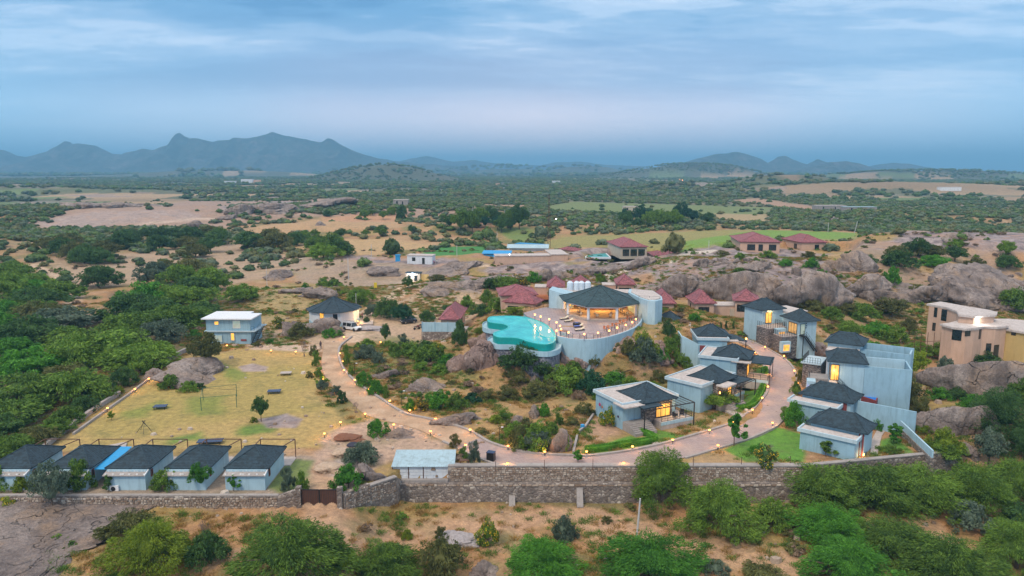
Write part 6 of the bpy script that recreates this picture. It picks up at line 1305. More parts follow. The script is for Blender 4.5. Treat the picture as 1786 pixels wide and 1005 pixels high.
LB = [o for o in S.objects if ' loose boulder number ' in o.get('label', '')]; nw_ = ['first', 'second', 'third', 'fourth', 'fifth', 'sixth', 'seventh', 'eighth', 'ninth', 'tenth', 'eleventh', 'twelfth', 'thirteenth', 'fourteenth']
for i, o in enumerate(LB): o['label'] = f"{nw_[i if i < 14 else i - 14]} loose boulder from the left {'along the cliff top' if i < 14 else 'in the heap at the right edge'}"
# small stones lying about: one loose mass
def pebbles():
    mb = MB(); tt = nr.uniform(0, 1, (2200, 2))
    for a, b in tt:
        x = -62 + a * 140; y = 72 + b * 170
        if fbm(np.array([x]), np.array([y]), 11, 3, 44)[0] < .05: continue
        s = abs(nr.normal()) * .22 + .10; z = gz(x, y)
        q = [(x + math.cos(k * 1.257) * s * nr.uniform(.7, 1.2), y + math.sin(k * 1.257) * s * nr.uniform(.7, 1.2)) for k in range(5)]
        mb.add([(u, v, z - .1) for u, v in q] + [(x + (u - x) * .7, y + (v - y) * .7, z + s * .6) for u, v in q], [(i, (i + 1) % 5, 5 + (i + 1) % 5, 5 + i) for i in range(5)] + [(5, 6, 7, 8, 9)])
    tag(mb.build('loose_stones', M['wall_stone']), kind='stuff')
pebbles()
def edge_rocks(px0, n, label):
    pass

# ============================================================ lamps and poles
lampL = bpy.data.lights.new('path_bulb', 'POINT'); lampL.energy = 48; lampL.color = (1, .40, .09); lampL.shadow_soft_size = .15
pl_post = MB().lathe([(.07, 0), (.05, .05), (.045, .55), (.12, .56), (.12, .60)], 8).mesh('post', M['dark_metal']); pl_head = MB().ball((0, 0, .70), .16, 8, 5).mesh('globe', M['lamp_warm']); pl_cap = MB().lathe([(.16, .80), (.02, .88)], 8).mesh('cap', M['dark_metal'])
def path_lamp(px, py, label, group='low path lamps', z=None, tall=0.0):
    p = at(px, py + 5) if z is None else pxw(px, py, z); t = thing('path_lamp', label, 'lamp', p, 0, group)
    link('post', pl_post, t); link('globe', pl_head, t); link('cap', pl_cap, t); b = bpy.data.objects.new('bulb', lampL); COL.objects.link(b); b.parent = t; b.location = (0, 0, 1.05)
ordw = ['first', 'second', 'third', 'fourth', 'fifth', 'sixth', 'seventh', 'eighth', 'ninth', 'tenth', 'eleventh', 'twelfth', 'thirteenth', 'fourteenth', 'fifteenth', 'sixteenth', 'seventeenth', 'eighteenth', 'nineteenth', 'twentieth', 'twenty-first', 'twenty-second', 'twenty-third', 'twenty-fourth']
IN = [(592, 617), (597, 631), (599, 647), (618, 664), (642, 681), (679, 701), (714, 718), (759, 733), (819, 752), (885, 781), (949, 791), (1022, 791), (1102, 782), (1172, 770), (1236, 753), (1278, 738), (1311, 717), (1328, 696), (1338, 676), (1341, 655), (1333, 631), (1315, 616)]
for i, (x, y) in enumerate(IN): path_lamp(x + 1, y, f'{ordw[i]} glowing lamp on the inner kerb of the lane, counted from the car park', 'lamps on the inner kerb')
OU = [(1334, 606), (1367, 622), (1385, 648), (1391, 670), (1384, 694), (1347, 740), (1252, 780), (1088, 811)]
for i, (x, y) in enumerate(OU): path_lamp(x, y, f'{ordw[i]} glowing lamp on the outer side of the paved lane, counted from the hilltop', 'lamps on the outer side of the lane')
for x, y, l in ((553, 628, 'upper lamp in the planted strip between lawn and dirt road'), (554, 646, 'second lamp down the planted strip beside the lawn'), (564, 663, 'third lamp down the planted strip beside the lawn'), (585, 681, 'lowest lamp in the planted strip beside the lawn'), (637, 724, 'lamp beside the bare bush at the road fork'), (594, 739, 'lamp at the right corner of the lawn, upper one'), (566, 759, 'lamp at the right corner of the lawn, lower one'),
                (687, 743, 'lamp beside the dark low rock at the road fork'), (751, 755, 'lamp on the outer edge of the road above the tin shed'), (812, 779, 'lamp between the two young trees above the tin shed'), (885, 812, 'lamp on the wall side of the road right of the black box'), (600, 588, 'lamp on the rock beside the white off-roader'), (664, 597, 'lamp at the start of the inner kerb near the car park'),
                (396, 603, 'lamp in front of the blue staff house'), (473, 612, 'left one of the two lamps along the top edge of the lawn'), (516, 614, 'right one of the two lamps along the top edge of the lawn'), (236, 680, 'middle lamp on the left lawn kerb'), (260, 662, 'upper lamp on the left lawn kerb'), (188, 714, 'lower lamp on the left lawn kerb'),
                (616, 546, 'lamp on the wall of the round house porch'), (619, 556, 'lamp at the round house steps, left'), (624, 560, 'lamp at the round house steps, middle'), (629, 563, 'lamp at the round house steps, right')): path_lamp(x, y, l, 'scattered garden lamps')
tl_post = MB().lathe([(.10, 0), (.05, .05), (.05, 1.0), (.10, 1.02)], 8).mesh('post', M['purple_frame']); tl_head = MB().ball((0, 0, 1.15), .16, 8, 5).mesh('globe', M['lamp_warm'])
TL = [(933, 549), (943, 552.5), (958, 557), (970.7, 562.5), (976.7, 568.6), (978.5, 574.5), (970.7, 577), (991.5, 580), (1019, 583), (1043, 580.8), (1062.6, 577), (1076.5, 571.5), (1091.5, 567), (1102.7, 562), (1109, 556.8)]
for i, (x, y) in enumerate(TL):
    p = pxw(x, y, ZD + 1.15); t = thing('terrace_lamp', f'{ordw[i]} lamp post on the pool terrace, counted from the pool entrance round to the right', 'lamp', (p.x, p.y, ZD), 0, 'lamp posts around the terrace')
    link('post', tl_post, t); link('globe', tl_head, t); b = bpy.data.objects.new('bulb', lampL); COL.objects.link(b); b.parent = t; b.location = (0, 0, 1.45)
def pole(px, py0, py1, label, r=.07, m='pole_concrete', cat='pole', lean=0, name='utility_pole', arm=None, lampm=None, z=None):
    p = at(px, py1) if z is None else pxw(px, py1, z); h = max(1.0, (py1 - py0) * pxsize(p) / .96); t = thing(name, label, cat, p, 0)
    MB().tube([(0, 0, -.3), (lean * h, 0, h)], [r, r * .75], 7).build('shaft', M[m], t)
    if arm: MB().bar((lean * h - arm, 0, h * .96), (lean * h + arm, 0, h * .96), .06).build('cross_arm', M[m], t)
    if lampm: MB().bar((lean * h, 0, h), (lean * h + .35, -.1, h + .03), .05).build('arm', M[m], t); MB().box(lean * h + .25, lean * h + .55, -.2, 0, h - .02, h + .08).build('lamp_head', M[lampm], t)
    return t
pole(1110, 868, 940, 'leaning concrete pole in front of the big round bush below the wall', .13, lean=.06)
pole(608, 452, 487, 'white concrete pole beside the rock left of the guard hut', .13, z=2); pole(621.5, 512, 538, 'pale pole right behind the round house roof', .1)
pole(648, 427, 446, 'thin pole in front of the green field, left of the blue sheds', .12, z=4); pole(797, 429, 452, 'pole standing before the bright green field', .12, z=4); pole(867, 404, 424, 'pole at the edge of the trees above the green field', .12); pole(824, 360, 374, 'pale pole by the far tan field', .15); pole(880, 367, 384, 'pole in the far trees left of the mast', .15)
pole(1490, 387, 407, 'leaning white pole at the end of the bright field', .2, lean=.2); pole(1444, 389, 405, 'short pole left of the leaning white pole', .2); pole(466, 466, 500, 'pale pole by the low granite sheet', .1); pole(1236, 420, 436, 'thin pole beside the pale hill road', .1)
for px, y0, y1, l in ((619, 634, 657, 'black garden lamp post among the bushes inside the road bend'), (701, 682, 709, 'black garden lamp post left of the yellow flowering bush'), (871, 745, 773, 'black garden lamp post left of the rocky bush mound')): pole(px, y0, y1, l, .045, 'dark_metal', 'lamp post', name='garden_lamp_post', lampm='white_paint')
for px, y0, y1, l, e in ((1300.5, 594, 606, 'black bollard lamp glowing orange at the top of the lane', 1), (1380.6, 605, 622, 'dark bollard post on the sand beside the lane', 0)):
    t = pole(px, y0, y1, l, .12, 'dark_metal', 'bollard', name='bollard'); 
    if e: MB().ball((0, 0, 1.75), .18).build('globe', M['lamp_warm'], t); lamp_point('bulb', t, (0, -.3, 1.8), 40)
for i, (px, y0, y1) in enumerate(((864.6, 806, 818), (949.6, 802, 817), (1034, 800, 816), (1158, 799, 815), (1209, 797, 812), (1293, 797, 810), (1378, 795, 808))): pole(px, y0, y1, f'{ordw[i]} thin dark fence post on the long boundary wall, counted from the tin shed', .045, 'rust', 'fence post', name='fence_post', z=.58)
# lattice mast
p = at(957, 432); t = thing('lattice_mast', 'tall thin lattice mast behind the blue sheds', 'mast', p); h = 92 * pxsize(p); mb = MB()
for a in range(3): x, y = math.cos(a * 2.09), math.sin(a * 2.09); mb.bar((x, y, 0), (x * .3, y * .3, h), .12)
for k in range(22):
    f0 = k / 22; f1 = (k + 1) / 22
    for a in range(3):
        r0, r1 = 1 - .7 * f0, 1 - .7 * f1; b = (a + 1) % 3; mb.bar((math.cos(a * 2.09) * r0, math.sin(a * 2.09) * r0, h * f0), (math.cos(b * 2.09) * r1, math.sin(b * 2.09) * r1, h * f1), .07)
mb.build('lattice', M['rust'], t)
for px, py, nm in ((68, 290, 'floodlight on the far pinkish building'), (436, 318, 'left light of the far white hall'), (861, 324, 'violet-white light in the far centre plain'), (970, 389, 'white light glowing in the tree row behind the mast'), (1186, 314, 'orange light far out beyond the tree row'), (421, 290, 'tiny distant light on the left plain, left of two'), (477, 291, 'tiny distant light on the left plain, right of two'), (1190, 315, 'second orange light far out beyond the tree row'), (889, 458, 'small white light by the dirt track below the long peach building')):
    p = at(px, py + 1); s = pxsize(p); t = thing('distant_lamp', nm, 'lamp', (p.x, p.y, p.z), 0, 'lights of the plain'); MB().ball((0, 0, 3), max(.25, s * .55)).build('globe', M['lamp_white' if py not in (314, 315) else 'lamp_warm'], t); MB().bar((0, 0, 0), (0, 0, 2.8), .15).build('post', M['dark_metal'], t)

# ============================================================ vehicles
def car(px, py, rot, label, m, long_=4.7, wd=1.85, ht=1.85, suv=True, rack=False):
    p = at(px, py); t = thing('off_roader' if suv else 'parked_car', label, 'car', p, rot)
    hl = long_ / 2; prof = [(-hl, .42), (-hl + .05, .95), (-hl + .12, 1.02), (-hl + .1 + (0 if suv else .75), 1.05), (hl - 1.25, 1.02), (hl - .15, .92), (hl, .75), (hl, .42)]
    mb = MB(); n = len(prof); w2 = wd / 2; vs = [(x, -w2, z) for x, z in prof] + [(x, w2, z) for x, z in prof]
    mb.add(vs, [tuple(range(n)), tuple(range(2 * n - 1, n - 1, -1))] + [(i, n + i, n + (i + 1) % n, (i + 1) % n) for i in range(n)]); b = mb.build('body', M[m], t)
    cb = [(-hl + (.06 if suv else .7), 1.0), (-hl + (.22 if suv else 1.25), ht - .06), (hl - (2.0 if suv else 2.2), ht), (hl - 1.3, 1.02)]
    g = MB(); k = len(cb); wi = w2 - .1; g.add([(x, -w2 + .04, z) if z < 1.1 else (x, -wi + .08, z) for x, z in cb] + [(x, w2 - .04, z) if z < 1.1 else (x, wi - .08, z) for x, z in cb], [tuple(range(k)), tuple(range(2 * k - 1, k - 1, -1))] + [(i, k + i, k + (i + 1) % k, (i + 1) % k) for i in range(k)]); g.build('window_band', M['glass_dark'], t)
    MB().prism([(cb[1][0] - .05, -wi + .02), (cb[2][0] + .08, -wi + .02), (cb[2][0] + .08, wi - .02), (cb[1][0] - .05, wi - .02)], ht - .03, ht + .05).build('roof_panel', M[m], t)
    pl = MB()
    for x0 in (cb[0][0] + .08, (cb[1][0] + cb[2][0]) / 2 - .1, cb[2][0] + .2):
        for s in (-1, 1): pl.bar((x0, s * (w2 - .03), 1.0), (x0 + (.1 if x0 < 1 else -.35), s * (wi - .05), ht), .09, .05)
    pl.build('pillar', M[m], t)
    for x in (-hl + .85, hl - .9):
        for s in (-1, 1):
            wh = MB().lathe([(.2, -.12), (.38, -.12), (.40, -.08), (.40, .08), (.38, .12), (.2, .12)], 14).build('wheel', M['rubber'], t, (x, s * (w2 - .06), .40), (R(90), 0, 0)); MB().lathe([(.2, -.125), (.05, -.10)], 10).build('rim', M['chrome'], wh)
    for s in (-1, 1): MB().box(hl - .02, hl + .03, s * .62 - .16, s * .62 + .16, .66, .84).build('headlight', M['white_paint'], t)
    MB().box(hl - .05, hl + .1, -w2 + .05, w2 - .05, .38, .58).build('bumper', M['dark_metal'], t); MB().box(hl - .005, hl + .035, -.42, .42, .62, .84).build('grille', M['dark_metal'], t)
    if suv: MB().lathe([(.1, -.1), (.36, -.1), (.36, .1), (.1, .1)], 12).build('spare_wheel', M['rubber'], t, (-hl - .1, .1, 1.0), (0, R(90), 0))
    if rack:
        rk = MB()
        for y in (-.6, .6): rk.bar((cb[1][0], y, ht + .14), (cb[2][0], y, ht + .14), .05)
        for k in range(5): x = cb[1][0] + k * (cb[2][0] - cb[1][0]) / 4; rk.bar((x, -.6, ht + .14), (x, .6, ht + .14), .04)
        rk.build('roof_rack', M['dark_metal'], t)
    return t
car(614, 576, R(-33), 'white off-roader with a roof rack and spare wheel parked by the round house', 'car_white', 4.8, 1.85, 1.9, True, True)
car(713, 564, R(205), 'dark parked car under the spreading tree in the car park', 'car_dark', 3.9, 1.75, 1.5, False)
def motorbike(px, py, rot, label, m):
    p = at(px, py); t = thing('motorbike', label, 'motorbike', p, rot, 'motorbikes by the blue wall')
    for x in (-.6, .6): MB().lathe([(.2, -.05), (.31, -.05), (.31, .05), (.2, .05)], 12).build('wheel', M['rubber'], t, (x, 0, .31), (R(90), 0, 0))
    MB().prism([(-.25, -.13), (.35, -.13), (.35, .13), (-.25, .13)], .3, .75).build('engine', M['chrome'], t); MB().box(-.75, .05, -.13, .13, .75, .86).build('saddle', M['rubber'], t); MB().box(.05, .5, -.16, .16, .72, .98).build('tank', M[m], t)
    f = MB(); f.bar((.6, 0, .31), (.42, 0, 1.05), .06); f.bar((.42, -.35, 1.08), (.42, .35, 1.08), .04); f.bar((-.6, 0, .31), (-.2, 0, .6), .06); f.build('fork', M['dark_metal'], t)
motorbike(727, 575, R(35), 'red-tanked motorbike parked at the corner of the pale blue yard wall, left one', 'maroon_panel'); motorbike(732, 573, R(50), 'dark motorbike parked at the corner of the pale blue yard wall, right one', 'car_dark')
# ============================================================ people (one skinned body each)
def person(px, py, rot, label, shirt, trousers, z=None, stride=.12):
    p = at(px, py) if z is None else pxw(px, py, z)
    vs = [(0, 0, .95), (0, .0, 1.2), (0, .0, 1.42), (0, 0, 1.52), (0, .02, 1.66), (-.09, 0, .88), (-.11, stride, .48), (-.11, stride * .8, .08), (-.11, stride * .8 + .14, .04), (.09, 0, .88), (.11, -stride, .48), (.11, -stride * 1.2, .08), (.11, -stride * 1.2 + .14, .04), (-.19, 0, 1.40), (-.25, -.04, 1.12), (-.24, .08, .86), (.19, 0, 1.40), (.25, .04, 1.12), (.24, .12, .88)]
    ed = [(0, 1), (1, 2), (2, 3), (3, 4), (0, 5), (5, 6), (6, 7), (7, 8), (0, 9), (9, 10), (10, 11), (11, 12), (2, 13), (13, 14), (14, 15), (2, 16), (16, 17), (17, 18)]
    rad = [.15, .13, .14, .06, .105, .10, .065, .045, .045, .10, .065, .045, .045, .06, .045, .04, .06, .045, .04]
    me = bpy.data.meshes.new('person'); me.from_pydata(vs, ed, []); o = bpy.data.objects.new('person', me); COL.objects.link(o); o.location = p; o.rotation_euler = (0, 0, rot)
    sk = o.modifiers.new('skin', 'SKIN'); 
    for i, r_ in enumerate(rad): me.skin_vertices[0].data[i].radius = (r_, r_)
    me.skin_vertices[0].data[0].use_root = True; o.modifiers.new('s', 'SUBSURF').render_levels = 1
    dg = bpy.context.evaluated_depsgraph_get(); nm = bpy.data.meshes.new_from_object(o.evaluated_get(dg)); o.modifiers.clear(); o.data = nm; bpy.data.meshes.remove(me)
    nm.materials.clear()
    for m_ in ('skin', shirt, trousers): nm.materials.append(M[m_])
    for f in nm.polygons: z_ = f.center.z; f.material_index = 2 if z_ < .97 and abs(f.center.x) < .2 else (1 if .95 < z_ < 1.47 else 0)
    tag(o, label, 'person'); MB().ball((0, 0, 1.70), .112, 8, 5, 1.0).build('hair', M['cloth_dark'], o); return o
person(559.5, 609, R(20), 'person in dark clothes walking where the path from the blue house meets the road', 'cloth_dark', 'cloth_dark')
person(757, 462, R(10), 'tiny person in a pink top beside the white hut, left of two', 'cloth_pink', 'cloth_dark'); person(762, 461, R(-30), 'tiny person in white beside the white hut, right of two', 'cloth_white', 'cloth_dark')
person(632, 556, R(120), 'person in red standing by the lamps at the round house steps', 'cloth_pink', 'cloth_dark')

# ============================================================ things on the lawn and in the yard
t = thing('net_frame', 'green pipe frame with four posts standing on the lawn', 'frame', at(381, 707)); o0 = t.location
P4 = [at(351.3, 716.4) - o0, at(413, 711) - o0, at(413, 692) - o0, at(354.6, 698.6) - o0]
for q in P4: MB().tube([q, q + Vector((0, 0, 2.2))], .05, 6).build('post', M['green_pipe'], t)
for a, b in ((0, 1), (3, 2), (0, 3)): MB().tube([P4[a] + Vector((0, 0, 2.15)), P4[b] + Vector((0, 0, 2.15))], .035, 5).build('rail', M['green_pipe'], t)
MB().tube([P4[3] + Vector((0, 0, 2.1)), P4[2] + Vector((0, 0, 1.2))], .02, 4).build('rope', M['cloth_dark'], t)
for px, py, w_, l in ((280, 713, 1.0, 'dark low table on the left part of the lawn'), (499, 654, 1.0, 'pale low table near the bare rock patch on the lawn'), (478.5, 686, 1.1, 'dark square table in the middle right of the lawn'), (367, 774, 1.7, 'long low table behind the second cottage from the gate')):
    t = thing('lawn_table', l, 'table', at(px, py), R(8), 'low tables on the lawn'); MB().box(-w_, w_, -.7, .7, .42, .5).build('tabletop', M['solar_panel' if 'pale' not in l else 'pale_paving'], t)
    for x in (-w_ * .8, w_ * .8):
        for y in (-.55, .55): MB().box(x - .05, x + .05, y - .05, y + .05, 0, .42).build('leg', M['dark_metal'], t)
t = thing('climbing_frame', 'small pyramid of thin metal poles on the left of the lawn', 'frame', at(252, 753)); 
for k in range(5): MB().bar((math.cos(k * 1.26) * 1.1, math.sin(k * 1.26) * 1.1, 0), (math.cos(k * 1.26 + 2.8) * .25, math.sin(k * 1.26 + 2.8) * .25, 1.7), .045).build('pole', M['dark_metal'], t)
t = thing('utility_box', 'black box on the edge of the paved road above the tin shed', 'box', at(856.5, 804), R(-20)); MB().box(-.5, .5, -.4, .4, .05, 1.2).build('casing', M['black_box'], t); MB().box(-.54, .54, -.44, .44, 1.203, 1.28).build('lid', M['solar_panel'], t)
for x in (-.42, .42): MB().box(x - .06, x + .06, -.3, .3, -.1, .046).build('foot', M['dark_metal'], t)
t = thing('wooden_stand', 'small wooden stand under the young tree above the tin shed', 'stand', at(810, 814), R(5)); MB().box(-.6, .6, -.3, .3, .85, .93).build('top', M['wood_brown'], t); MB().box(-.55, .55, -.25, .25, .35, .40).build('shelf', M['wood_brown'], t)
for x in (-.53, .53):
    for y in (-.24, .24): MB().box(x - .05, x + .05, y - .05, y + .05, 0, .85).build('leg', M['wood_brown'], t)
def pile(px, py, w, h, m, label):
    p = at(px, py); me = ROCKS[5].copy(); me.materials.clear(); me.materials.append(M[m]); o = link('pile', me); o.location = (p.x, p.y + w * .2, p.z); o.scale = (w, w * .8, h); tag(o, label, 'heap')
pile(606, 770, 2.6, .55, 'soil_pile', 'heap of red brick rubble beside the dirt fork'); pile(600, 798, 2.2, .9, 'sand_pile', 'sand heap in the yard behind the gate, right one'); pile(573, 826, 2.4, 1.0, 'sand_pile', 'sand heap in the yard behind the gate, nearest one'); pile(620, 780, 1.6, .3, 'cloth_dark', 'dark sheet on the ground behind the sand heap')
pile(648, 577, 4.2, .7, 'light_gravel', 'low gravel heap right of the white off-roader'); pile(800, 952, 3.0, .7, 'light_gravel', 'dark rubbish heap left of the yellow flowering bush')
p = at(655, 505); t = thing('yellow_board', 'small yellow board standing on the slope right of the round house roof', 'sign', p, R(10)); MB().box(-.45, .45, -.04, .04, .5, 2.1).build('panel', M['plastic_yellow'], t); MB().bar((0, .08, -.2), (0, .08, 1.9), .08).build('post', M['dark_metal'], t)
# hose / pipes under the pool
for k, pts in enumerate(([(978, 598), (985, 605), (997, 607), (1012, 616), (1030, 615), (1052, 613)], [(981, 604), (984, 622), (992, 640)], [(1040, 657), (1060, 655), (1080, 652), (1100, 646)])):
    q = [at(*a) + Vector((0, -.1, .15)) for a in pts]; tag(MB().tube(catmull(q, 3), .06, 5).build('water_pipe', M['cable_black' if k != 1 else 'pale_paving']), ['black hose sagging along the foot of the terrace wall', 'pale pipe dropping beside the pool drum', 'hose lying on the slope below the pink rock'][k], 'pipe')
t = thing('hill_kerb', 'low concrete kerb wall running down from the nearest villa to a blue drum', 'wall', (0, 0, 0)); q = [at(*a) for a in ((1044, 712), (1030, 733), (1020, 748), (1008, 757), (1004, 775), (1000, 792))]
for a, b in zip(q[:-1], q[1:]): MB().bar(a + Vector((0, 0, .1)), b + Vector((0, 0, .1)), .3, .7).build('section', M['cement'], t)
p = at(1016, 749); t = thing('blue_drum', 'small bright blue drum at the end of the concrete kerb wall', 'drum', p); MB().lathe([(.3, 0), (.33, .3), (.3, .6), (.32, .7)], 12).build('drum_body', M['blue_sheet'], t); MB().lathe([(.3, .7), (.28, .75), (.05, .76)], 12).build('lid', M['blue_sheet'], t)
q = [pxw(*a, .06) for a in ((1118, 752), (1128, 751), (1152, 776), (1143, 779))]; tag(MB().prism([(v.x, v.y) for v in q], -.2, .09).build('garden_path', M['pale_paving']), kind='structure')
q = [pxw(*a, .55) for a in ((1265, 716), (1278, 713), (1300, 724), (1290, 730))]; tag(MB().prism([(v.x, v.y) for v in q], -.2, .55).build('garden_path', M['pale_paving']), kind='structure')
q = [pxw(*a, .1) for a in ((1518, 790), (1520, 768), (1544, 722), (1556, 735), (1538, 760), (1530, 792))]; tag(MB().prism([(v.x, v.y) for v in q], -.5, .1).build('garden_path', M['pale_paving']), kind='structure')
# ============================================================ vegetation
def leafset(P, axis, L, Wd, rs, upb=.6):
    n = len(P); rnd = rs.normal(size=(n, 3)); rnd[:, 2] += upb; a = axis / (np.linalg.norm(axis, axis=1)[:, None] + 1e-9)
    s = np.cross(a, rnd); s /= np.linalg.norm(s, axis=1)[:, None] + 1e-9; L = L[:, None]; Wd = Wd[:, None]
    V = np.stack([P - a * L / 2, P + s * Wd / 2, P + a * L / 2, P - s * Wd / 2], 1).reshape(-1, 3); i = np.arange(n)[:, None] * 4
    return V, np.concatenate([i, i + 1, i + 2, i + 3], 1)
def crown_mesh(name, seed, n, R_=2.5, Hh=2.2, clumps=40, ll=.26, lw=.09, flatk=.5, style='acacia', base=.35, m='leaf_green', core=.42, mat2=None, m2n=0):
    rs = np.random.RandomState(seed); C = []
    for k in range(clumps):
        th = rs.uniform(0, 2 * np.pi); q = rs.uniform(0, 1) ** .6; el = np.arccos(rs.uniform(.02, 1)); lob = 1 + .22 * np.sin(th * 3 + seed) + .12 * np.sin(th * 5 + seed * 2)
        r = (.55 + .45 * q); C.append((np.cos(th) * np.sin(el) * R_ * r * lob, np.sin(th) * np.sin(el) * R_ * r * lob, base * Hh + np.cos(el) * Hh * (1 - base) * r))
    C = np.array(C); cs = rs.uniform(.13, .30, clumps) * R_
    idx = rs.randint(0, clumps, n); d = rs.normal(size=(n, 3)); d /= np.linalg.norm(d, axis=1)[:, None]; d[:, 2] *= flatk; rr = rs.uniform(.35, 1.12, n) ** .5
    P = C[idx] + d * (cs[idx] * rr)[:, None]; P[:, 2] = np.maximum(P[:, 2], .05 * Hh + rs.uniform(0, .12, n) * Hh)
    out = P - np.array([0, 0, Hh * .3])
    if style == 'acacia': ax = out * np.array([1, 1, .25]) + rs.normal(size=(n, 3)) * .7; ax[:, 2] -= .55
    elif style == 'upright': ax = out * .5 + rs.normal(size=(n, 3)) * .5; ax[:, 2] += 1.1
    else: ax = rs.normal(size=(n, 3))
    V, F = leafset(P, ax, rs.uniform(.6, 1.4, n) * ll, rs.uniform(.7, 1.3, n) * lw, rs, .7)
    bm = bmesh.new(); bmesh.ops.create_icosphere(bm, subdivisions=3, radius=1); cv = np.array([v.co[:] for v in bm.verts]); cf = np.array([[v.index for v in f.verts] for f in bm.faces]); bm.free()
    nz = 1 + .22 * fbm(cv[:, 0] * 3 + seed, cv[:, 1] * 3 + cv[:, 2] * 2, 1, 3, seed); cv = cv * nz[:, None] * np.array([R_ * core, R_ * core, Hh * .5 * core * 1.15]); cv[:, 2] += Hh * .50  # solid inner blob added to stop light passing through the crown, same leaf colour
    me = np_mesh(name, V, F, M[m]); me2 = np_mesh('tmp', cv, cf); bm = bmesh.new(); bm.from_mesh(me); bm.from_mesh(me2); bm.to_mesh(me); bm.free(); bpy.data.meshes.remove(me2)
    if mat2:
        me.materials.append(M[mat2]); a = np.zeros(len(me.polygons), np.int32); c = V.reshape(-1, 4, 3).mean(1); pick = rs.choice(n, m2n, replace=False); a[pick] = 1; me.polygons.foreach_set('material_index', a)
    return me, C
def trunk_mesh(name, seed, C, base_h, r0=.12, m='tree_bark', limbs=9):
    rs = random.Random(seed); mb = MB(); fork = Vector((rs.uniform(-.1, .1), rs.uniform(-.1, .1), base_h))
    mb.tube([(0, 0, -.4), (fork.x * .4, fork.y * .4, base_h * .5), fork], [r0 * 1.3, r0, r0 * .85], 7); Cs = list(C); rs.shuffle(Cs)
    for c in Cs[:limbs]:
        c = Vector(c); mid = fork.lerp(c, .5) + Vector((rs.uniform(-.15, .15), rs.uniform(-.15, .15), .12)); mb.tube([fork, mid, c], [r0 * .6, r0 * .38, r0 * .14], 5)
    return mb.mesh(name, M[m])
PROTO = {}
def proto(key, n, tr=None, **k):
    me, C = crown_mesh('crown', abs(hash_(key)) % 1000, n, **k); tm = trunk_mesh('trunk', 3, C, (tr or .3) * k.get('Hh', 2.2), k.get('R_', 2.5) * .05)
    PROTO[key] = (me, tm, k.get('R_', 2.5), k.get('Hh', 2.2))
def hash_(s): return sum(ord(c) * (i + 3) for i, c in enumerate(s))
for i in range(3): proto(f'big{i}', 22000, .25, R_=4.5, Hh=3.6, clumps=130, ll=.32, lw=.07, flatk=.42, style='acacia', base=.12, m='leaf_green')
for i in range(3): proto(f'acacia{i}', 5200, .3, R_=2.7, Hh=2.0, clumps=80, ll=.34, lw=.10, flatk=.40, style='acacia', base=.14)
for i in range(3): proto(f'shrub{i}', 4200, .2, R_=1.6, Hh=1.8, clumps=52, ll=.20, lw=.10, flatk=.8, style='round', base=.12)
for i in range(2): proto(f'tree{i}', 5200, .42, R_=2.1, Hh=3.6, clumps=64, ll=.24, lw=.12, flatk=.62, style='round', base=.42)
proto('wisp0', 2600, .2, R_=1.5, Hh=2.2, clumps=30, ll=.30, lw=.06, flatk=.8, style='upright', base=.1, core=.4)
proto('sapling0', 1300, .5, R_=.9, Hh=2.8, clumps=22, ll=.30, lw=.15, flatk=.8, style='round', base=.30, core=.35)
proto('flower0', 4200, .2, R_=1.4, Hh=2.0, clumps=34, ll=.18, lw=.10, flatk=.85, style='round', base=.1, mat2='flower_yellow', m2n=700)
for i in range(4): proto(f'far{i}', 420, .3, R_=3.0, Hh=2.8, clumps=20, ll=1.0, lw=.5, flatk=.6, style='round', base=.12, m=['leaf_far_green', 'leaf_far_dark', 'leaf_far_olive', 'leaf_far_grey'][i], core=.78)
def bare_mesh(seed):
    rs = random.Random(seed); mb = MB()
    def br(p, d, l, r, k):
        q = p + d * l; mb.tube([p, p.lerp(q, .5) + Vector((rs.uniform(-.06, .06),) * 3), q], [r, r * .8, r * .6], 4)
        if k:
            for _ in range(3 if k > 1 else 4): br(q, (d + Vector((rs.uniform(-.8, .8), rs.uniform(-.8, .8), rs.uniform(-.1, .6)))).normalized(), l * rs.uniform(.55, .8), r * .55, k - 1)
    for _ in range(3): br(Vector((0, 0, -.1)), Vector((rs.uniform(-.5, .5), rs.uniform(-.5, .5), 1)).normalized(), .8, .06, 4)
    return mb.mesh('branches', M['dead_wood'])
BARE = bare_mesh(4)
PLANTS = []
TINTW = {'leaf_green': 'mid-green', 'leaf_dark': 'dark green', 'leaf_lime': 'yellow-green', 'leaf_grey': 'grey-green', 'leaf_olive': 'olive', 'leaf_bright': 'bright green', 'leaf_dry': 'dry brown', 'leaf_deep': 'deep green', 'bare': 'bare'}
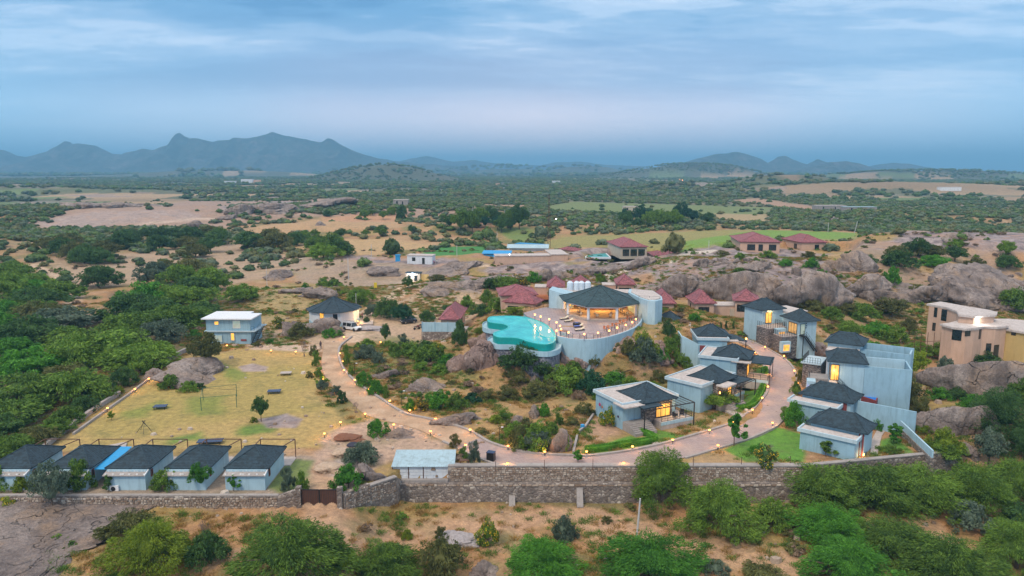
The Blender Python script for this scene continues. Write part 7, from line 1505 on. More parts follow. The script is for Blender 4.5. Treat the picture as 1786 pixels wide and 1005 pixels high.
def plant(px, py, w, h, key, tint, note=None, pt=None):
    "px,py: foot in the photograph; w,h: spread and height in photograph pixels"
    p = pt or at(px, py)
    if px < 545 and 840 < py < 866: p = Vector(((px - 893) / FPX * 89.0, 82.0, 0))
    s = pxsize(p); W_, H_ = w * s, h * s
    sinel = (HC - p.z) / p.length; _k = .12 if key[:4] in ('tree', 'sapl', 'flow') else .30; H_ = max(.5 * h * s, (h * s - W_ * _k * sinel) / math.sqrt(1 - sinel ** 2)); dv = Vector((p.x, p.y)).normalized(); p = Vector((p.x + dv.x * W_ * .28, p.y + dv.y * W_ * .28, 0)); p.z = gz(p.x, p.y) - .05
    kind = key.rstrip('0123456789'); tree = kind in ('tree', 'far', 'sapling') and H_ > 2.2
    if kind == 'bare':
        t = thing('bare_shrub', '', 'shrub', p, rng.uniform(0, 6)); link('branches', BARE, t); k = H_ / 3.0; t.scale = (W_ / 3.4, W_ / 3.4, k)
    else:
        me, tm, R_, Hh = PROTO[key]; t = thing({'sapling': 'sapling', 'flower': 'flowering_shrub'}.get(kind, 'tree' if tree else 'shrub'), '', 'tree' if tree else 'shrub', p, rng.uniform(0, 6.28))
        c = link('crown' if tree else 'foliage', me, t); c.material_slots[0].link = 'OBJECT'; c.material_slots[0].material = M[tint]
        link('trunk' if tree else 'stem', tm, t); t.scale = (W_ / 2 / R_ / 1.12, W_ / 2 / R_ / 1.12, H_ / Hh / 1.08)
    PLANTS.append([t, px, py - h / 2, kind, tint, tree, W_, note]); return t
G_, D_, Y_, GR, O_, B_, DR, DP = 'leaf_green', 'leaf_dark', 'leaf_lime', 'leaf_grey', 'leaf_olive', 'leaf_bright', 'leaf_dry', 'leaf_deep'
HAND = [(20, 800, 90, 44, 'acacia0', G_), (62, 782, 80, 40, 'acacia1', O_), (95, 762, 60, 34, 'acacia2', G_), (120, 742, 60, 36, 'shrub0', G_), (150, 722, 50, 34, 'acacia0', D_), (182, 700, 44, 34, 'shrub1', G_), (215, 676, 50, 36, 'acacia1', D_), (245, 655, 50, 40, 'shrub0', G_), (5, 765, 90, 44, 'acacia2', D_), (275, 625, 46, 34, 'acacia0', O_), (160, 690, 70, 40, 'acacia2', G_), (195, 735, 16, 18, 'sapling0', Y_), (210, 688, 16, 16, 'shrub2', Y_),(1150, 893, 118, 108, 'big0', G_), (1256, 948, 140, 105, 'big1', G_), (945, 1030, 150, 85, 'big2', B_), (1135, 1040, 200, 100, 'big0', B_), (505, 1040, 230, 125, 'big1', G_), (268, 1010, 150, 98, 'big2', Y_), (228, 948, 95, 55, 'acacia0', O_), (362, 992, 80, 62, 'acacia1', D_), (675, 1030, 140, 75, 'big2', G_), (770, 1020, 90, 75, 'acacia2', O_), (600, 1010, 70, 50, 'acacia0', G_),
 (93, 898, 62, 92, 'tree0', GR), (14, 862, 60, 50, 'shrub0', G_), (155, 856, 55, 58, 'shrub1', G_), (58, 857, 34, 32, 'shrub2', Y_), (303, 864, 52, 42, 'shrub0', G_), (363, 855, 42, 52, 'tree1', B_), (418, 856, 24, 30, 'sapling0', B_), (205, 860, 20, 30, 'sapling0', D_), (512, 856, 34, 46, 'wisp0', GR), (535, 845, 26, 36, 'shrub1', G_), (608, 858, 56, 48, 'shrub2', B_), (632, 815, 66, 46, 'acacia1', GR), (658, 764, 40, 34, 'shrub0', B_), (794, 782, 28, 26, 'wisp0', O_), (828, 815, 28, 48, 'wisp0', GR), (808, 800, 20, 22, 'wisp0', G_),
 (851, 955, 40, 44, 'flower0', G_), (1330, 862, 44, 40, 'flower0', D_), (16, 894, 46, 26, 'flower0', Y_), (710, 943, 24, 18, 'shrub1', Y_), (768, 945, 26, 28, 'wisp0', O_), (1061, 745, 32, 34, 'flower0', G_), (734, 720, 28, 26, 'flower0', O_), (983, 950, 46, 48, 'shrub2', GR), (1057, 915, 24, 16, 'wisp0', O_), (1005, 762, 14, 14, 'flower0', Y_), (870, 566, 2, 2, 'shrub0', G_),
 (1425, 900, 170, 90, 'big0', G_), (1520, 896, 200, 90, 'big1', G_), (1440, 960, 150, 75, 'big2', B_), (1600, 900, 170, 90, 'big0', G_), (1700, 905, 150, 95, 'big1', G_), (1560, 985, 170, 75, 'big1', G_), (1480, 1040, 170, 90, 'big0', B_), (1650, 1040, 200, 100, 'big2', G_), (1770, 1010, 140, 100, 'big0', G_), (1690, 935, 80, 60, 'shrub2', GR), (1765, 880, 120, 80, 'big2', G_), (1786, 935, 90, 60, 'acacia1', D_), (1350, 930, 80, 60, 'acacia2', G_), (1330, 1030, 90, 40, 'acacia0', O_), (1250, 1010, 60, 30, 'wisp0', GR), 
 (1722, 828, 56, 70, 'tree0', GR), (1645, 806, 56, 48, 'shrub1', Y_), (1740, 775, 110, 90, 'big1', D_), (1786, 720, 70, 60, 'acacia1', G_), (1700, 720, 50, 34, 'acacia2', B_), (1786, 820, 80, 70, 'big0', D_), (1640, 846, 70, 30, 'acacia2', G_), (1690, 860, 90, 50, 'acacia0', Y_),
 (1280, 782, 38, 60, 'sapling0', B_), (1008, 812, 24, 26, 'sapling0', B_), (1440, 800, 34, 30, 'sapling0', G_), (1559, 775, 34, 36, 'sapling0', B_), (1384, 746, 44, 46, 'shrub2', B_), (1368, 730, 20, 22, 'wisp0', G_), (1531, 752, 22, 22, 'shrub0', B_), (1248, 720, 70, 38, 'tree1', G_), (1222, 716, 28, 30, 'sapling0', G_), (1550, 792, 40, 16, 'shrub1', G_), (1340, 800, 34, 36, 'bare0', 'bare'), (1500, 792, 20, 18, 'wisp0', DR), (1320, 795, 40, 20, 'wisp0', B_),
 (918, 668, 86, 56, 'acacia0', D_), (980, 686, 80, 50, 'shrub0', G_), (1032, 690, 60, 46, 'shrub2', DP), (1070, 674, 56, 26, 'shrub1', B_), (1122, 640, 50, 44, 'shrub1', Y_), (1120, 655, 54, 50, 'shrub2', GR), (1150, 640, 30, 24, 'shrub0', B_), (1165, 628, 40, 32, 'shrub1', G_), (1185, 650, 50, 30, 'wisp0', G_), (1150, 668, 44, 24, 'wisp0', O_), (1035, 650, 24, 22, 'shrub1', O_), (1165, 602, 24, 40, 'tree0', D_), (1200, 640, 34, 26, 'shrub2', B_),
 (639, 628, 46, 28, 'shrub1', GR), (605, 640, 16, 42, 'wisp0', G_), (660, 636, 24, 24, 'shrub0', GR), (640, 608, 34, 18, 'shrub2', G_), (634, 676, 30, 30, 'shrub0', B_), (655, 690, 30, 28, 'shrub2', B_), (612, 656, 14, 20, 'wisp0', G_), (674, 696, 14, 26, 'wisp0', G_), (702, 640, 26, 16, 'wisp0', DR), (677, 606, 26, 12, 'shrub1', G_), (716, 718, 16, 26, 'shrub0', B_), (766, 716, 56, 36, 'shrub0', B_), (797, 718, 40, 34, 'shrub1', G_), (824, 706, 34, 22, 'shrub2', DP),
 (935, 790, 60, 52, 'shrub1', G_), (905, 786, 44, 46, 'wisp0', O_), (938, 790, 48, 40, 'tree1', GR), (948, 728, 26, 26, 'shrub0', B_), (1020, 728, 48, 26, 'wisp0', O_), (987, 788, 22, 34, 'shrub2', G_), (975, 742, 22, 22, 'wisp0', G_), (865, 740, 26, 18, 'shrub0', Y_), (890, 750, 30, 18, 'wisp0', O_), (885, 700, 50, 30, 'wisp0', O_), (935, 700, 60, 36, 'shrub1', O_), (905, 680, 50, 30, 'wisp0', O_), (960, 690, 40, 30, 'shrub0', O_), (1010, 700, 30, 20, 'wisp0', DR),
 (715, 628, 62, 32, 'shrub1', G_), (752, 636, 64, 38, 'shrub0', G_), (782, 645, 44, 30, 'shrub2', B_), (802, 606, 32, 46, 'shrub1', D_), (836, 584, 20, 12, 'shrub0', Y_), (770, 590, 34, 20, 'shrub2', G_), (704, 606, 26, 26, 'wisp0', GR), (760, 612, 34, 14, 'flower0', Y_), (740, 612, 40, 20, 'shrub0', D_), (820, 650, 20, 18, 'shrub2', G_), (852, 612, 26, 26, 'shrub1', D_), (820, 655, 24, 14, 'wisp0', O_),
 (745, 562, 32, 22, 'shrub0', D_), (815, 540, 28, 26, 'shrub2', G_), (783, 545, 24, 14, 'tree1', D_), (840, 552, 40, 22, 'shrub1', D_), (868, 548, 50, 30, 'shrub2', G_), (895, 552, 50, 18, 'wisp0', Y_), (880, 512, 60, 24, 'acacia0', G_), (856, 508, 30, 22, 'shrub0', D_), (905, 498, 40, 16, 'flower0', O_), (930, 494, 30, 20, 'shrub1', B_), (850, 530, 30, 24, 'shrub2', G_), (1046, 494, 18, 18, 'shrub0', G_),
 (361, 645, 62, 66, 'tree0', O_), (456, 738, 30, 50, 'tree1', D_), (443, 738, 16, 12, 'wisp0', Y_), (524, 592, 48, 30, 'shrub1', O_), (486, 574, 24, 22, 'flower0', D_), (577, 590, 36, 18, 'shrub0', B_), (470, 600, 16, 10, 'shrub2', B_), (531, 624, 26, 46, 'bare0', 'bare'), (297, 680, 40, 28, 'shrub2', G_), (330, 685, 34, 22, 'shrub0', G_), (348, 680, 22, 14, 'wisp0', D_), (340, 592, 26, 18, 'shrub1', B_), (620, 722, 26, 30, 'bare0', 'bare'), (357, 955, 44, 62, 'bare0', 'bare'),
 (552, 640, 22, 30, 'wisp0', G_), (548, 622, 18, 22, 'wisp0', O_), (556, 660, 20, 22, 'wisp0', G_), (562, 680, 24, 18, 'shrub1', GR), (578, 696, 24, 18, 'bare0', 'bare'), (596, 705, 22, 26, 'wisp0', D_), (586, 690, 22, 20, 'wisp0', GR), (540, 660, 16, 14, 'wisp0', O_), (450, 606, 18, 12, 'wisp0', O_),
 (676, 558, 46, 40, 'acacia1', D_), (702, 562, 40, 34, 'acacia2', DP), (650, 552, 30, 24, 'acacia0', GR), (639, 566, 12, 14, 'tree0', D_), (672, 602, 18, 42, 'tree1', D_), (712, 506, 20, 24, 'tree0', D_), (627, 532, 46, 30, 'acacia1', G_), (565, 500, 26, 16, 'shrub1', G_), (533, 508, 16, 14, 'shrub0', B_), (585, 500, 26, 14, 'shrub2', G_), (763, 492, 34, 14, 'acacia0', O_),
 (1412, 655, 44, 32, 'shrub1', G_), (1395, 668, 20, 26, 'wisp0', O_), (1387, 690, 20, 26, 'shrub2', G_), (1352, 602, 34, 20, 'shrub0', D_), (1332, 598, 26, 16, 'wisp0', O_), (1257, 577, 6, 16, 'wisp0', D_), (1266, 575, 6, 16, 'wisp0', D_), (1279, 575, 6, 16, 'wisp0', D_), (1368, 606, 26, 16, 'wisp0', G_), (1392, 632, 20, 18, 'wisp0', DR), (1212, 562, 26, 16, 'shrub0', B_), (1250, 605, 30, 12, 'wisp0', B_),
 (1585, 586, 28, 34, 'tree0', O_), (1645, 670, 46, 50, 'shrub2', GR), (1590, 664, 60, 60, 'tree1', Y_), (1580, 715, 54, 60, 'acacia1', O_), (1560, 700, 30, 60, 'tree0', D_), (1605, 730, 40, 40, 'wisp0', O_), (1640, 700, 44, 24, 'shrub1', B_), (1680, 636, 50, 30, 'acacia1', G_), (1715, 645, 60, 34, 'tree0', D_), (1640, 632, 60, 36, 'acacia2', G_), (1555, 560, 60, 40, 'tree1', O_), (1500, 560, 60, 36, 'acacia0', G_), (1530, 590, 60, 30, 'acacia1', B_), (1470, 548, 50, 26, 'acacia2', O_), (1560, 600, 50, 34, 'shrub0', G_), (1600, 620, 50, 26, 'acacia1', G_), (1770, 545, 70, 40, 'acacia0', G_), (1740, 700, 60, 30, 'shrub1', G_), (1610, 760, 40, 20, 'wisp0', Y_), (1650, 830, 60, 30, 'acacia1', G_), (1670, 700, 40, 26, 'acacia1', D_), (1778, 605, 34, 34, 'shrub1', O_), (1766, 652, 40, 24, 'shrub0', G_),
 (1100, 680, 40, 24, 'shrub1', G_), (1140, 690, 34, 26, 'wisp0', G_), (1092, 628, 36, 28, 'shrub0', O_), (1180, 612, 30, 24, 'shrub0', G_), (1195, 622, 34, 20, 'wisp0', B_), (1215, 640, 30, 18, 'shrub1', G_), (1050, 700, 40, 20, 'wisp0', G_), (1078, 690, 40, 26, 'shrub2', D_), (1140, 720, 20, 18, 'wisp0', G_), (1000, 660, 40, 26, 'shrub2', G_), (955, 672, 40, 30, 'wisp0', O_), (890, 665, 30, 22, 'wisp0', O_),
 (850, 700, 40, 20, 'wisp0', O_), (830, 690, 30, 18, 'wisp0', DR), (690, 620, 30, 22, 'shrub2', G_), (735, 650, 40, 20, 'wisp0', G_), (770, 655, 44, 20, 'shrub1', G_), (700, 655, 30, 16, 'wisp0', O_), (840, 760, 30, 14, 'wisp0', O_), (900, 765, 50, 30, 'shrub2', G_), (960, 760, 30, 26, 'shrub0', G_), (920, 755, 40, 26, 'wisp0', O_), (1000, 745, 30, 16, 'wisp0', O_), (880, 735, 40, 20, 'wisp0', G_),
 (1420, 545, 50, 22, 'shrub1', O_), (1450, 560, 44, 26, 'shrub0', G_), (1480, 590, 50, 30, 'acacia1', G_), (1520, 620, 50, 26, 'acacia2', B_), (1560, 640, 40, 40, 'tree0', G_), (1230, 500, 20, 12, 'shrub0', B_), (1195, 497, 26, 12, 'shrub1', G_), (1245, 515, 26, 10, 'wisp0', O_), (1290, 480, 26, 12, 'shrub0', G_), (1340, 452, 30, 14, 'shrub1', G_), (1370, 466, 26, 14, 'shrub0', B_), (1416, 470, 26, 20, 'shrub2', B_), (1430, 492, 30, 20, 'shrub0', B_), (1410, 450, 26, 12, 'shrub1', O_), (1290, 452, 20, 12, 'shrub0', G_), (1260, 445, 30, 10, 'wisp0', O_), (1480, 462, 30, 24, 'shrub2', G_), (1510, 468, 36, 24, 'acacia0', D_), (1555, 500, 30, 34, 'shrub0', B_), (1600, 450, 60, 34, 'acacia1', D_), (1665, 458, 44, 30, 'tree0', D_), (1630, 470, 60, 24, 'acacia2', B_), (1700, 470, 40, 20, 'shrub0', O_), (1755, 455, 30, 34, 'tree1', G_)]
for a in HAND:
    if a[2] > 4: plant(*a)
# jittered fill of the dense thickets, each bush its own
def inpoly(px, py, P):
    c = False
    for k in range(len(P)):
        x0, y0 = P[k]; x1, y1 = P[(k + 1) % len(P)]
        if ((y0 > py) != (y1 > py)) and (px < (x1 - x0) * (py - y0) / (y1 - y0 + 1e-9) + x0): c = not c
    return c
def thicket(P, step, keys, tints, wr, hr, seed, prob=1.0):
    r_ = random.Random(seed); ys = [p[1] for p in P]; xs = [p[0] for p in P]; y = min(ys)
    while y < max(ys):
        k = (y - 296) / 300; sx = step * max(.25, k); x = min(xs) + r_.uniform(0, sx)
        while x < max(xs):
            xx, yy = x + r_.uniform(-.3, .3) * sx, y + r_.uniform(-.3, .3) * sx * .4
            if inpoly(xx, yy, P) and r_.random() < prob: q = r_.uniform(.75, 1.3); plant(xx, yy, wr * k * q, hr * k * q * r_.uniform(.8, 1.2), r_.choice(keys), r_.choice(tints))
            x += sx
        y += sx * .42
thicket([(-40, 470), (70, 492), (110, 525), (118, 560), (-40, 560)], 62, ['acacia0', 'acacia1', 'acacia2'], [G_, D_, G_, B_], 92, 44, 3)
thicket([(-40, 560), (150, 562), (190, 560), (210, 515), (300, 512), (430, 522), (445, 545), (365, 556), (345, 590), (262, 655), (205, 680), (110, 745), (20, 785), (-40, 790)], 70, ['acacia0', 'acacia1', 'acacia2', 'shrub1'], [G_, G_, D_, B_, O_, G_, GR], 104, 46, 4)
thicket([(60, 445), (200, 405), (420, 412), (560, 425), (610, 445), (560, 455), (430, 440), (330, 455), (230, 440), (180, 470), (100, 450)], 66, ['acacia0', 'tree0', 'acacia1'], [G_, D_, D_, O_], 96, 56, 5, .7)
thicket([(130, 510), (170, 480), (300, 470), (420, 500), (440, 515), (300, 515), (180, 520)], 66, ['acacia0', 'tree1', 'acacia2'], [O_, D_, GR, G_], 92, 60, 6, .55)
thicket([(1075, 392), (1150, 384), (1240, 384), (1245, 396), (1150, 402), (1080, 404)], 60, ['tree0', 'tree1'], [D_, DP, G_], 86, 90, 8)
thicket([(760, 405), (860, 385), (925, 385), (930, 402), (860, 412), (770, 415)], 60, ['tree0', 'tree1'], [D_, DP, G_], 82, 90, 9, .7)
thicket([(1480, 425), (1560, 415), (1640, 425), (1786, 470), (1786, 500), (1650, 480), (1560, 475), (1470, 450)], 110, ['acacia0', 'shrub0', 'tree0'], [D_, O_, G_], 90, 50, 10, .6)
thicket([(487, 420), (600, 410), (770, 407), (775, 412), (600, 416), (490, 427)], 60, ['tree0', 'acacia1'], [D_, O_, G_], 60, 50, 12, .8)
thicket([(560, 378), (700, 372), (760, 380), (700, 387), (560, 382)], 60, ['tree1', 'acacia1'], [D_, G_], 60, 50, 13, .5)
# ---- labels of the plants: look, then the nearest landmark
LM = [('the tin shed', 738, 810), ('the metal gate', 560, 864), ('the nearest cottage to the gate', 440, 815), ('the middle cottage', 225, 825), ('the cottage cut by the left edge', 30, 830), ('the leaning concrete pole', 1110, 905), ('the long boundary wall', 980, 845), ('the nearest right-hand bungalow', 1460, 760), ('the tall stair block', 1480, 640), ('the plunge pool', 1514, 690),
      ('the lit bay-window villa', 1115, 705), ('the second lane villa', 1225, 670), ('the third lane villa', 1270, 625), ('the courtyard-wall villa', 1235, 590), ('the round restaurant', 1046, 530), ('the turquoise pool', 910, 575), ('the pool drum', 905, 625), ('the reception house', 793, 547), ('the pale blue yard wall', 765, 572), ('the white off-roader', 614, 568), ('the round house', 572, 545),
      ('the blue staff house', 400, 575), ('the lawn granite dome', 348, 650), ('the green pipe frame', 382, 697), ('the road fork', 650, 740), ('the cracked outcrop', 740, 675), ('the leaning granite slab', 975, 760), ('the unfinished house', 1700, 580), ('the huge granite dome', 1720, 665), ('the right distant pink villa', 1410, 428), ('the left distant pink villa', 1325, 428), ('the green field strip', 800, 437), ('the lattice mast', 957, 395),
      ('the guard hut', 722, 484), ('the white hut', 735, 452), ('the footpath bend', 125, 540), ('the lower footpath end', 130, 560), ('the left photo edge, mid-height', 0, 600), ('the left lawn wall', 140, 730), ('the walls behind the lawn dome', 300, 620), ('the bottom left rock sheet', 90, 940), ('the bottom right corner', 1786, 1005), ('the lower photo edge centre', 900, 1005), ('the compound right wall', 1590, 760), ('the road bend', 580, 650), ('the split boulder', 1380, 470), ('the hollowed boulder', 1530, 516),
      ('the left tan ridge', 250, 380), ('the low granite sheet', 350, 488), ('the tan fields', 600, 430), ('the two-storey stair villa', 1398, 575), ('the dark parked car', 713, 562), ('the upper left path', 85, 475), ('the far tree row end', 1240, 390), ('the blue sheds', 880, 437)]
FORM = {'big': 'spreading feathery bush', 'acacia': 'low thorn bush', 'shrub': 'rounded shrub', 'tree': 'leafy tree', 'wisp': 'wispy shrub', 'sapling': 'slim young tree', 'flower': 'yellow-flowered shrub', 'far': 'tree', 'bare': 'leafless twiggy shrub'}
cls = {}
for r_ in PLANTS:
    t, px, py, kind, tint, tree, W_, note = r_
    j = min(range(len(LM)), key=lambda i: math.hypot(LM[i][1] - px, (LM[i][2] - py) * 1.3)); dx, dy = px - LM[j][1], (py - LM[j][2]) * 1.3
    rel = ('left of' if dx < 0 else 'right of') if abs(dx) > abs(dy) else ('behind' if dy < 0 else 'in front of')
    sz = 'large' if W_ > 9 else 'mid-sized' if W_ > 4.5 else 'small'; look = FORM[kind] if kind in ('bare',) else f'{TINTW[tint]} {FORM[kind]}'
    cls.setdefault((look, sz, rel, LM[j][0]), []).append((math.hypot(dx, dy), t))
NW = ['nearest', 'second nearest', 'third nearest', 'fourth nearest', 'fifth nearest', 'sixth nearest', 'seventh nearest', 'eighth nearest', 'ninth nearest', 'tenth nearest', 'eleventh nearest', 'twelfth nearest']
for (look, sz, rel, lm), L in cls.items():
    L.sort(key=lambda a: a[0])
    for i, (d, t) in enumerate(L): t['label'] = f'{sz} {look} {rel} {lm}' + (f', the {NW[min(i, 11)]}' if len(L) > 1 else ''); t['group'] = 'bushes and trees of the scrub'
# hedges
def hedge(pts, w, h, label, seed):
    q = catmull([at(*a) for a in pts], 8); rs = np.random.RandomState(seed); P = []; 
    for a, b in zip(q[:-1], q[1:]):
        n = int(700 * (b - a).length); u = rs.uniform(0, 1, n)[:, None]; base = np.array(a)[None] * (1 - u) + np.array(b)[None] * u; th = rs.uniform(0, np.pi, n); nv = Vector((-(b - a).y, (b - a).x, 0)).normalized(); rr = rs.uniform(.85, 1.12, n)
        P.append(base + np.array(nv)[None] * (np.cos(th) * w * rr)[:, None] + np.array([[0, 0, 1]]) * (np.sin(th) * h * rr)[:, None])
    P = np.concatenate(P); V, F = leafset(P, rs.normal(size=P.shape), np.full(len(P), .16), np.full(len(P), .09), rs); o = link('hedge', np_mesh('hedge', V, F, M['hedge_green'])); tag(o, label, 'hedge')
    mb = MB()
    for a, b in zip(q[:-1], q[1:]): mb.bar(a + Vector((0, 0, h * .4)), b + Vector((0, 0, h * .4)), w * 1.6, h)
    mb.build('inner_stems', M['hedge_green'], o)
hedge([(1022, 788), (1060, 784), (1100, 777), (1136, 771), (1139, 765), (1120, 757), (1105, 755)], .55, .8, 'clipped bright green hedge curving along the kerb below the nearest villa', 1)
hedge([(1262, 708), (1290, 714), (1312, 708), (1326, 688), (1334, 664), (1334, 645)], .6, .7, 'green hedge along the inner kerb beside the second and third villas', 2)
# ---- scattered scrub: instances on points
def scatter(name, pts, scl, sources, kind='stuff', seed=0):
    me = bpy.data.meshes.new(name); me.vertices.add(len(pts)); me.vertices.foreach_set('co', np.asarray(pts, np.float32).ravel())
    a = me.attributes.new('scl', 'FLOAT', 'POINT'); a.data.foreach_set('value', np.asarray(scl, np.float32)); rs = np.random.RandomState(seed)
    a = me.attributes.new('rz', 'FLOAT', 'POINT'); a.data.foreach_set('value', rs.uniform(0, 6.28, len(pts)).astype(np.float32)); a = me.attributes.new('idx', 'INT', 'POINT'); a.data.foreach_set('value', rs.randint(0, len(sources), len(pts)).astype(np.int32))
    o = bpy.data.objects.new(name, me); COL.objects.link(o); ng = bpy.data.node_groups.new(name, 'GeometryNodeTree'); ng.interface.new_socket('Geometry', in_out='INPUT', socket_type='NodeSocketGeometry'); ng.interface.new_socket('Geometry', in_out='OUTPUT', socket_type='NodeSocketGeometry')
    N = ng.nodes; Lk = ng.links.new; gi = N.new('NodeGroupInput'); go = N.new('NodeGroupOutput'); ip = N.new('GeometryNodeInstanceOnPoints'); gti = N.new('GeometryNodeGeometryToInstance'); Lk(gi.outputs[0], ip.inputs['Points'])
    for s in sources[::-1]: oi = N.new('GeometryNodeObjectInfo'); oi.inputs['Object'].default_value = s; oi.inputs['As Instance'].default_value = False; Lk(oi.outputs['Geometry'], (g1 := N.new('GeometryNodeGeometryToInstance')).inputs[0]); Lk(g1.outputs[0], (jn_ if (jn_ := ng.nodes.get('J')) else _mkj(ng)).inputs[0])
    Lk(ng.nodes['J'].outputs[0], ip.inputs['Instance']); ip.inputs['Pick Instance'].default_value = True
    def attr(n_, ty): q = N.new('GeometryNodeInputNamedAttribute'); q.data_type = ty; q.inputs['Name'].default_value = n_; return q.outputs['Attribute']
    Lk(attr('idx', 'INT'), ip.inputs['Instance Index']); cz = N.new('ShaderNodeCombineXYZ'); Lk(attr('rz', 'FLOAT'), cz.inputs[2]); Lk(cz.outputs[0], ip.inputs['Rotation']); Lk(attr('scl', 'FLOAT'), ip.inputs['Scale']); Lk(ip.outputs[0], go.inputs[0])
    N.remove(gti); md = o.modifiers.new('scatter', 'NODES'); md.node_group = ng; return tag(o, kind=kind)
def _mkj(ng): j = ng.nodes.new('GeometryNodeJoinGeometry'); j.name = 'J'; return j
# source trees: four real trees standing in the mid distance, each with its own mesh material
SRC = []
for i, (px, py, l) in enumerate(((851, 418, 'dark round tree at the left end of the green field strip'), (684, 444, 'dark round tree before the tan fields'), (1176, 441, 'small dark tree at the end of the pale hill road'), (943, 416, 'dense dark tree left of the lattice mast'))):
    p = at(px, py); t = thing('tree', l, 'tree', p, i, 'lone trees of the middle ground'); SRC.append(link('crown', PROTO[f'far{i}'][0], t)); link('trunk', PROTO[f'far{i}'][1], t); t.scale = (1.35, 1.35, 2.3)
def field(n, r0, r1, amax, keep, smin, smax, seed):
    rs = np.random.RandomState(seed); r = np.sqrt(rs.uniform(r0 ** 2, r1 ** 2, n)); a = rs.uniform(-amax, amax, n); x, y = r * np.sin(a), r * np.cos(a); k = keep(x, y) > rs.uniform(0, 1, n); x, y = x[k], y[k]
    return np.stack([x, y, height(x, y) - .1], 1), rs.uniform(smin, smax, len(x)) ** 1.0
def wpoly(P): return [(at(*p).x, at(*p).y) for p in P]
def inside(x, y, W_):
    ins = np.zeros(len(x), bool)
    for k in range(len(W_)):
        x0, y0 = W_[k]; x1, y1 = W_[(k + 1) % len(W_)]; ins ^= ((y0 > y) != (y1 > y)) & (x < (x1 - x0) * (y - y0) / (y1 - y0 + 1e-12) + x0)
    return ins
OPEN = [wpoly(P) for P in ([(432, 400), (520, 387), (600, 377), (690, 379), (700, 397), (560, 405), (440, 410)], [(560, 378), (640, 372), (720, 374), (700, 384), (600, 388)], [(487, 428), (600, 417), (700, 417), (775, 424), (760, 432), (700, 438), (620, 446), (500, 436)], [(735, 447), (765, 432), (850, 429), (845, 443)], [(862, 399), (905, 398), (940, 424), (905, 424)],
  [(925, 432), (975, 414), (1100, 408), (1230, 402), (1340, 401), (1505, 407), (1490, 417), (1380, 418), (1285, 426), (1180, 440), (1060, 446), (960, 450), (840, 450)], [(945, 360), (1000, 352), (1200, 358), (1350, 362), (1345, 373), (1200, 376), (1100, 374), (960, 369)], [(60, 400), (120, 370), (330, 352), (420, 355), (400, 385), (300, 398)], [(1270, 350), (1320, 346), (1430, 362), (1420, 370), (1360, 362)], [(840, 356), (925, 358), (915, 364), (850, 362)], [(1240, 372), (1345, 374), (1340, 388), (1250, 386)])]
def openmask(x, y):
    m = np.zeros(len(x), bool)
    for W_ in OPEN: m |= inside(x, y, W_)
    return m | (fields(x, y) > 0)
def keep_far(x, y):
    d = sstep(-.28, .18, fbm(x, y, 85, 4, 61)) * .8 + .2; near = sstep(290, 430, y); lf = sstep(-150, 50, x) * (y < 330); return d * np.where(openmask(x, y), .015, 1) * (.15 + .85 * near) * (1 - .7 * lf)
P1, s1 = field(42000, 270, 1000, R(44), keep_far, .45, 1.1, 1); P2, s2 = field(46000, 1000, 3600, R(41), lambda x, y: (sstep(-.35, .1, fbm(x, y, 220, 4, 62)) * .85 + .15) * np.where(openmask(x, y), .02, 1), 1.0, 2.3, 2); P3, s3 = field(9000, 3600, 8000, R(40), lambda x, y: sstep(-.3, .2, fbm(x, y, 500, 4, 63)), 3, 7, 3)
scatter('far_scrub', np.concatenate([P1, P2, P3]), np.concatenate([s1, s2, s3]), SRC)
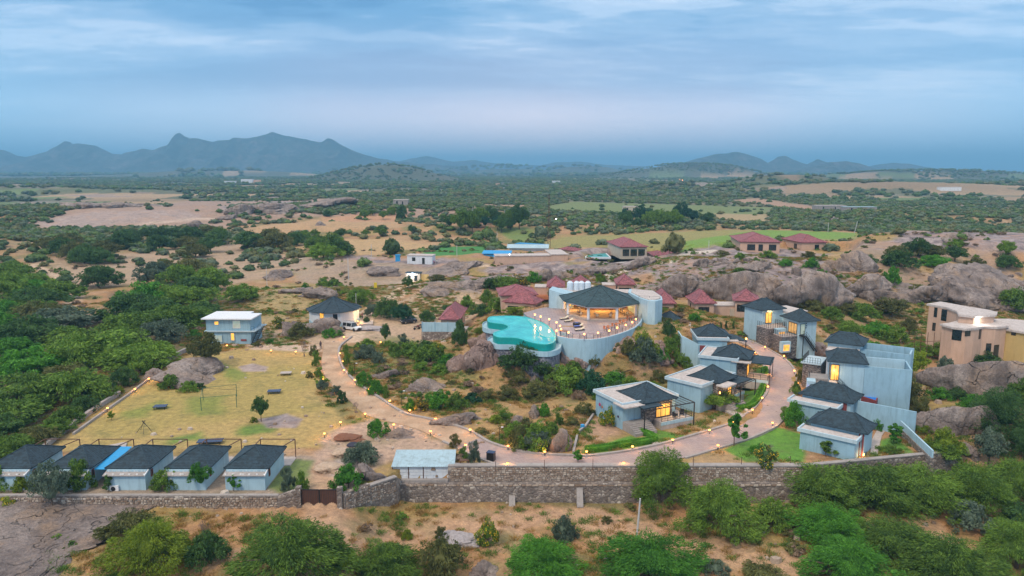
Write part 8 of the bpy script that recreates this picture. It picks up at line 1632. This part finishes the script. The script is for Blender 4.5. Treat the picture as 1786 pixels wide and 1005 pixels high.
# undergrowth near the camera: tufts and little shrubs
def tuft_mesh(seed, m):
    rs = np.random.RandomState(seed); n = 90; P = rs.normal(size=(n, 3)) * (.28, .28, 0); P[:, 2] = rs.uniform(.05, .28, n); ax = P * np.array([1.2, 1.2, 0]) + rs.normal(size=(n, 3)) * .15; ax[:, 2] += .6; V, F = leafset(P, ax, rs.uniform(.25, .5, n), np.full(n, .045), rs, 0); return np_mesh('tuft', V, F, M[m])
ts = []
for i, (m, px, py, l) in enumerate((('grass_dry', 900, 920, 'tuft of dry grass on the bare earth below the boundary wall'), ('grass_green', 1190, 940, 'tuft of green grass on the bare earth right of the leaning pole'))):
    o = link('grass_tuft', tuft_mesh(i, m)); o.location = at(px, py); tag(o, l, 'grass tuft'); ts.append(o)
p_sh = [link('foliage', crown_mesh('low_shrub', 70 + i, 420, R_=.9, Hh=.8, clumps=14, ll=.26, lw=.10, m=m)[0]) for i, m in enumerate(('leaf_green', 'leaf_olive', 'leaf_dry'))]
for o, px, py, l in zip(p_sh, (700, 1100, 640), (905, 890, 925), ('ankle-high green shrub below the grey wall, left of the yellow-flowered one', 'ankle-high olive shrub by the foot of the leaning pole', 'ankle-high dry brown shrub on the bare earth in front of the gate')): o.name = 'low_shrub'; o.location = at(px, py); tag(o, l, 'shrub')
NOG = [wpoly(P) for P in ([(430, 606), (548, 612), (558, 690), (600, 742), (700, 735), (785, 772), (660, 835), (540, 870), (0, 872), (0, 800), (110, 755), (290, 640)], [(440, 560), (520, 590), (600, 576), (640, 545), (740, 560), (820, 560), (740, 600), (560, 604)], [(860, 551), (920, 545), (980, 520), (1130, 510), (1140, 570), (1060, 595), (980, 600), (860, 600)], [(1250, 785), (1345, 745), (1404, 758), (1404, 806)], [(1380, 700), (1420, 590), (1560, 600), (1570, 700), (1540, 790), (1400, 800)], [(1040, 770), (1042, 690), (1100, 665), (1190, 690), (1185, 750), (1110, 790)], [(1160, 700), (1170, 650), (1290, 640), (1300, 690), (1220, 725)])]
def keep_near(x, y):
    m = np.zeros(len(x), bool)
    for W_ in NOG: m |= inside(x, y, W_)
    d, par = seg_dist(x, y, list(zip(RCX[::2], RCY[::2]))); m |= d < np.interp(par * 2, range(len(RHW)), RHW) + .6
    m |= np.abs(y - np.interp(x, WX, WY)) < 1.6
    return np.where(m, 0, sstep(-.25, .3, fbm(x, y, 10, 4, 91)) * .9 + .1)
P1, s1 = field(60000, 66, 240, R(42), keep_near, .5, 1.5, 5); scatter('dry_grass', P1, s1, ts, seed=5)
P1, s1 = field(11000, 66, 330, R(42), lambda x, y: keep_near(x, y) * sstep(.0, .35, fbm(x, y, 16, 3, 95)) * .8, .5, 1.5, 6); scatter('undergrowth', P1, s1, p_sh, seed=6)
for o in S.objects:
    if o.get('label') and len(o['label'].split()) > 16: print('LONG', len(o['label'].split()), o['label'])
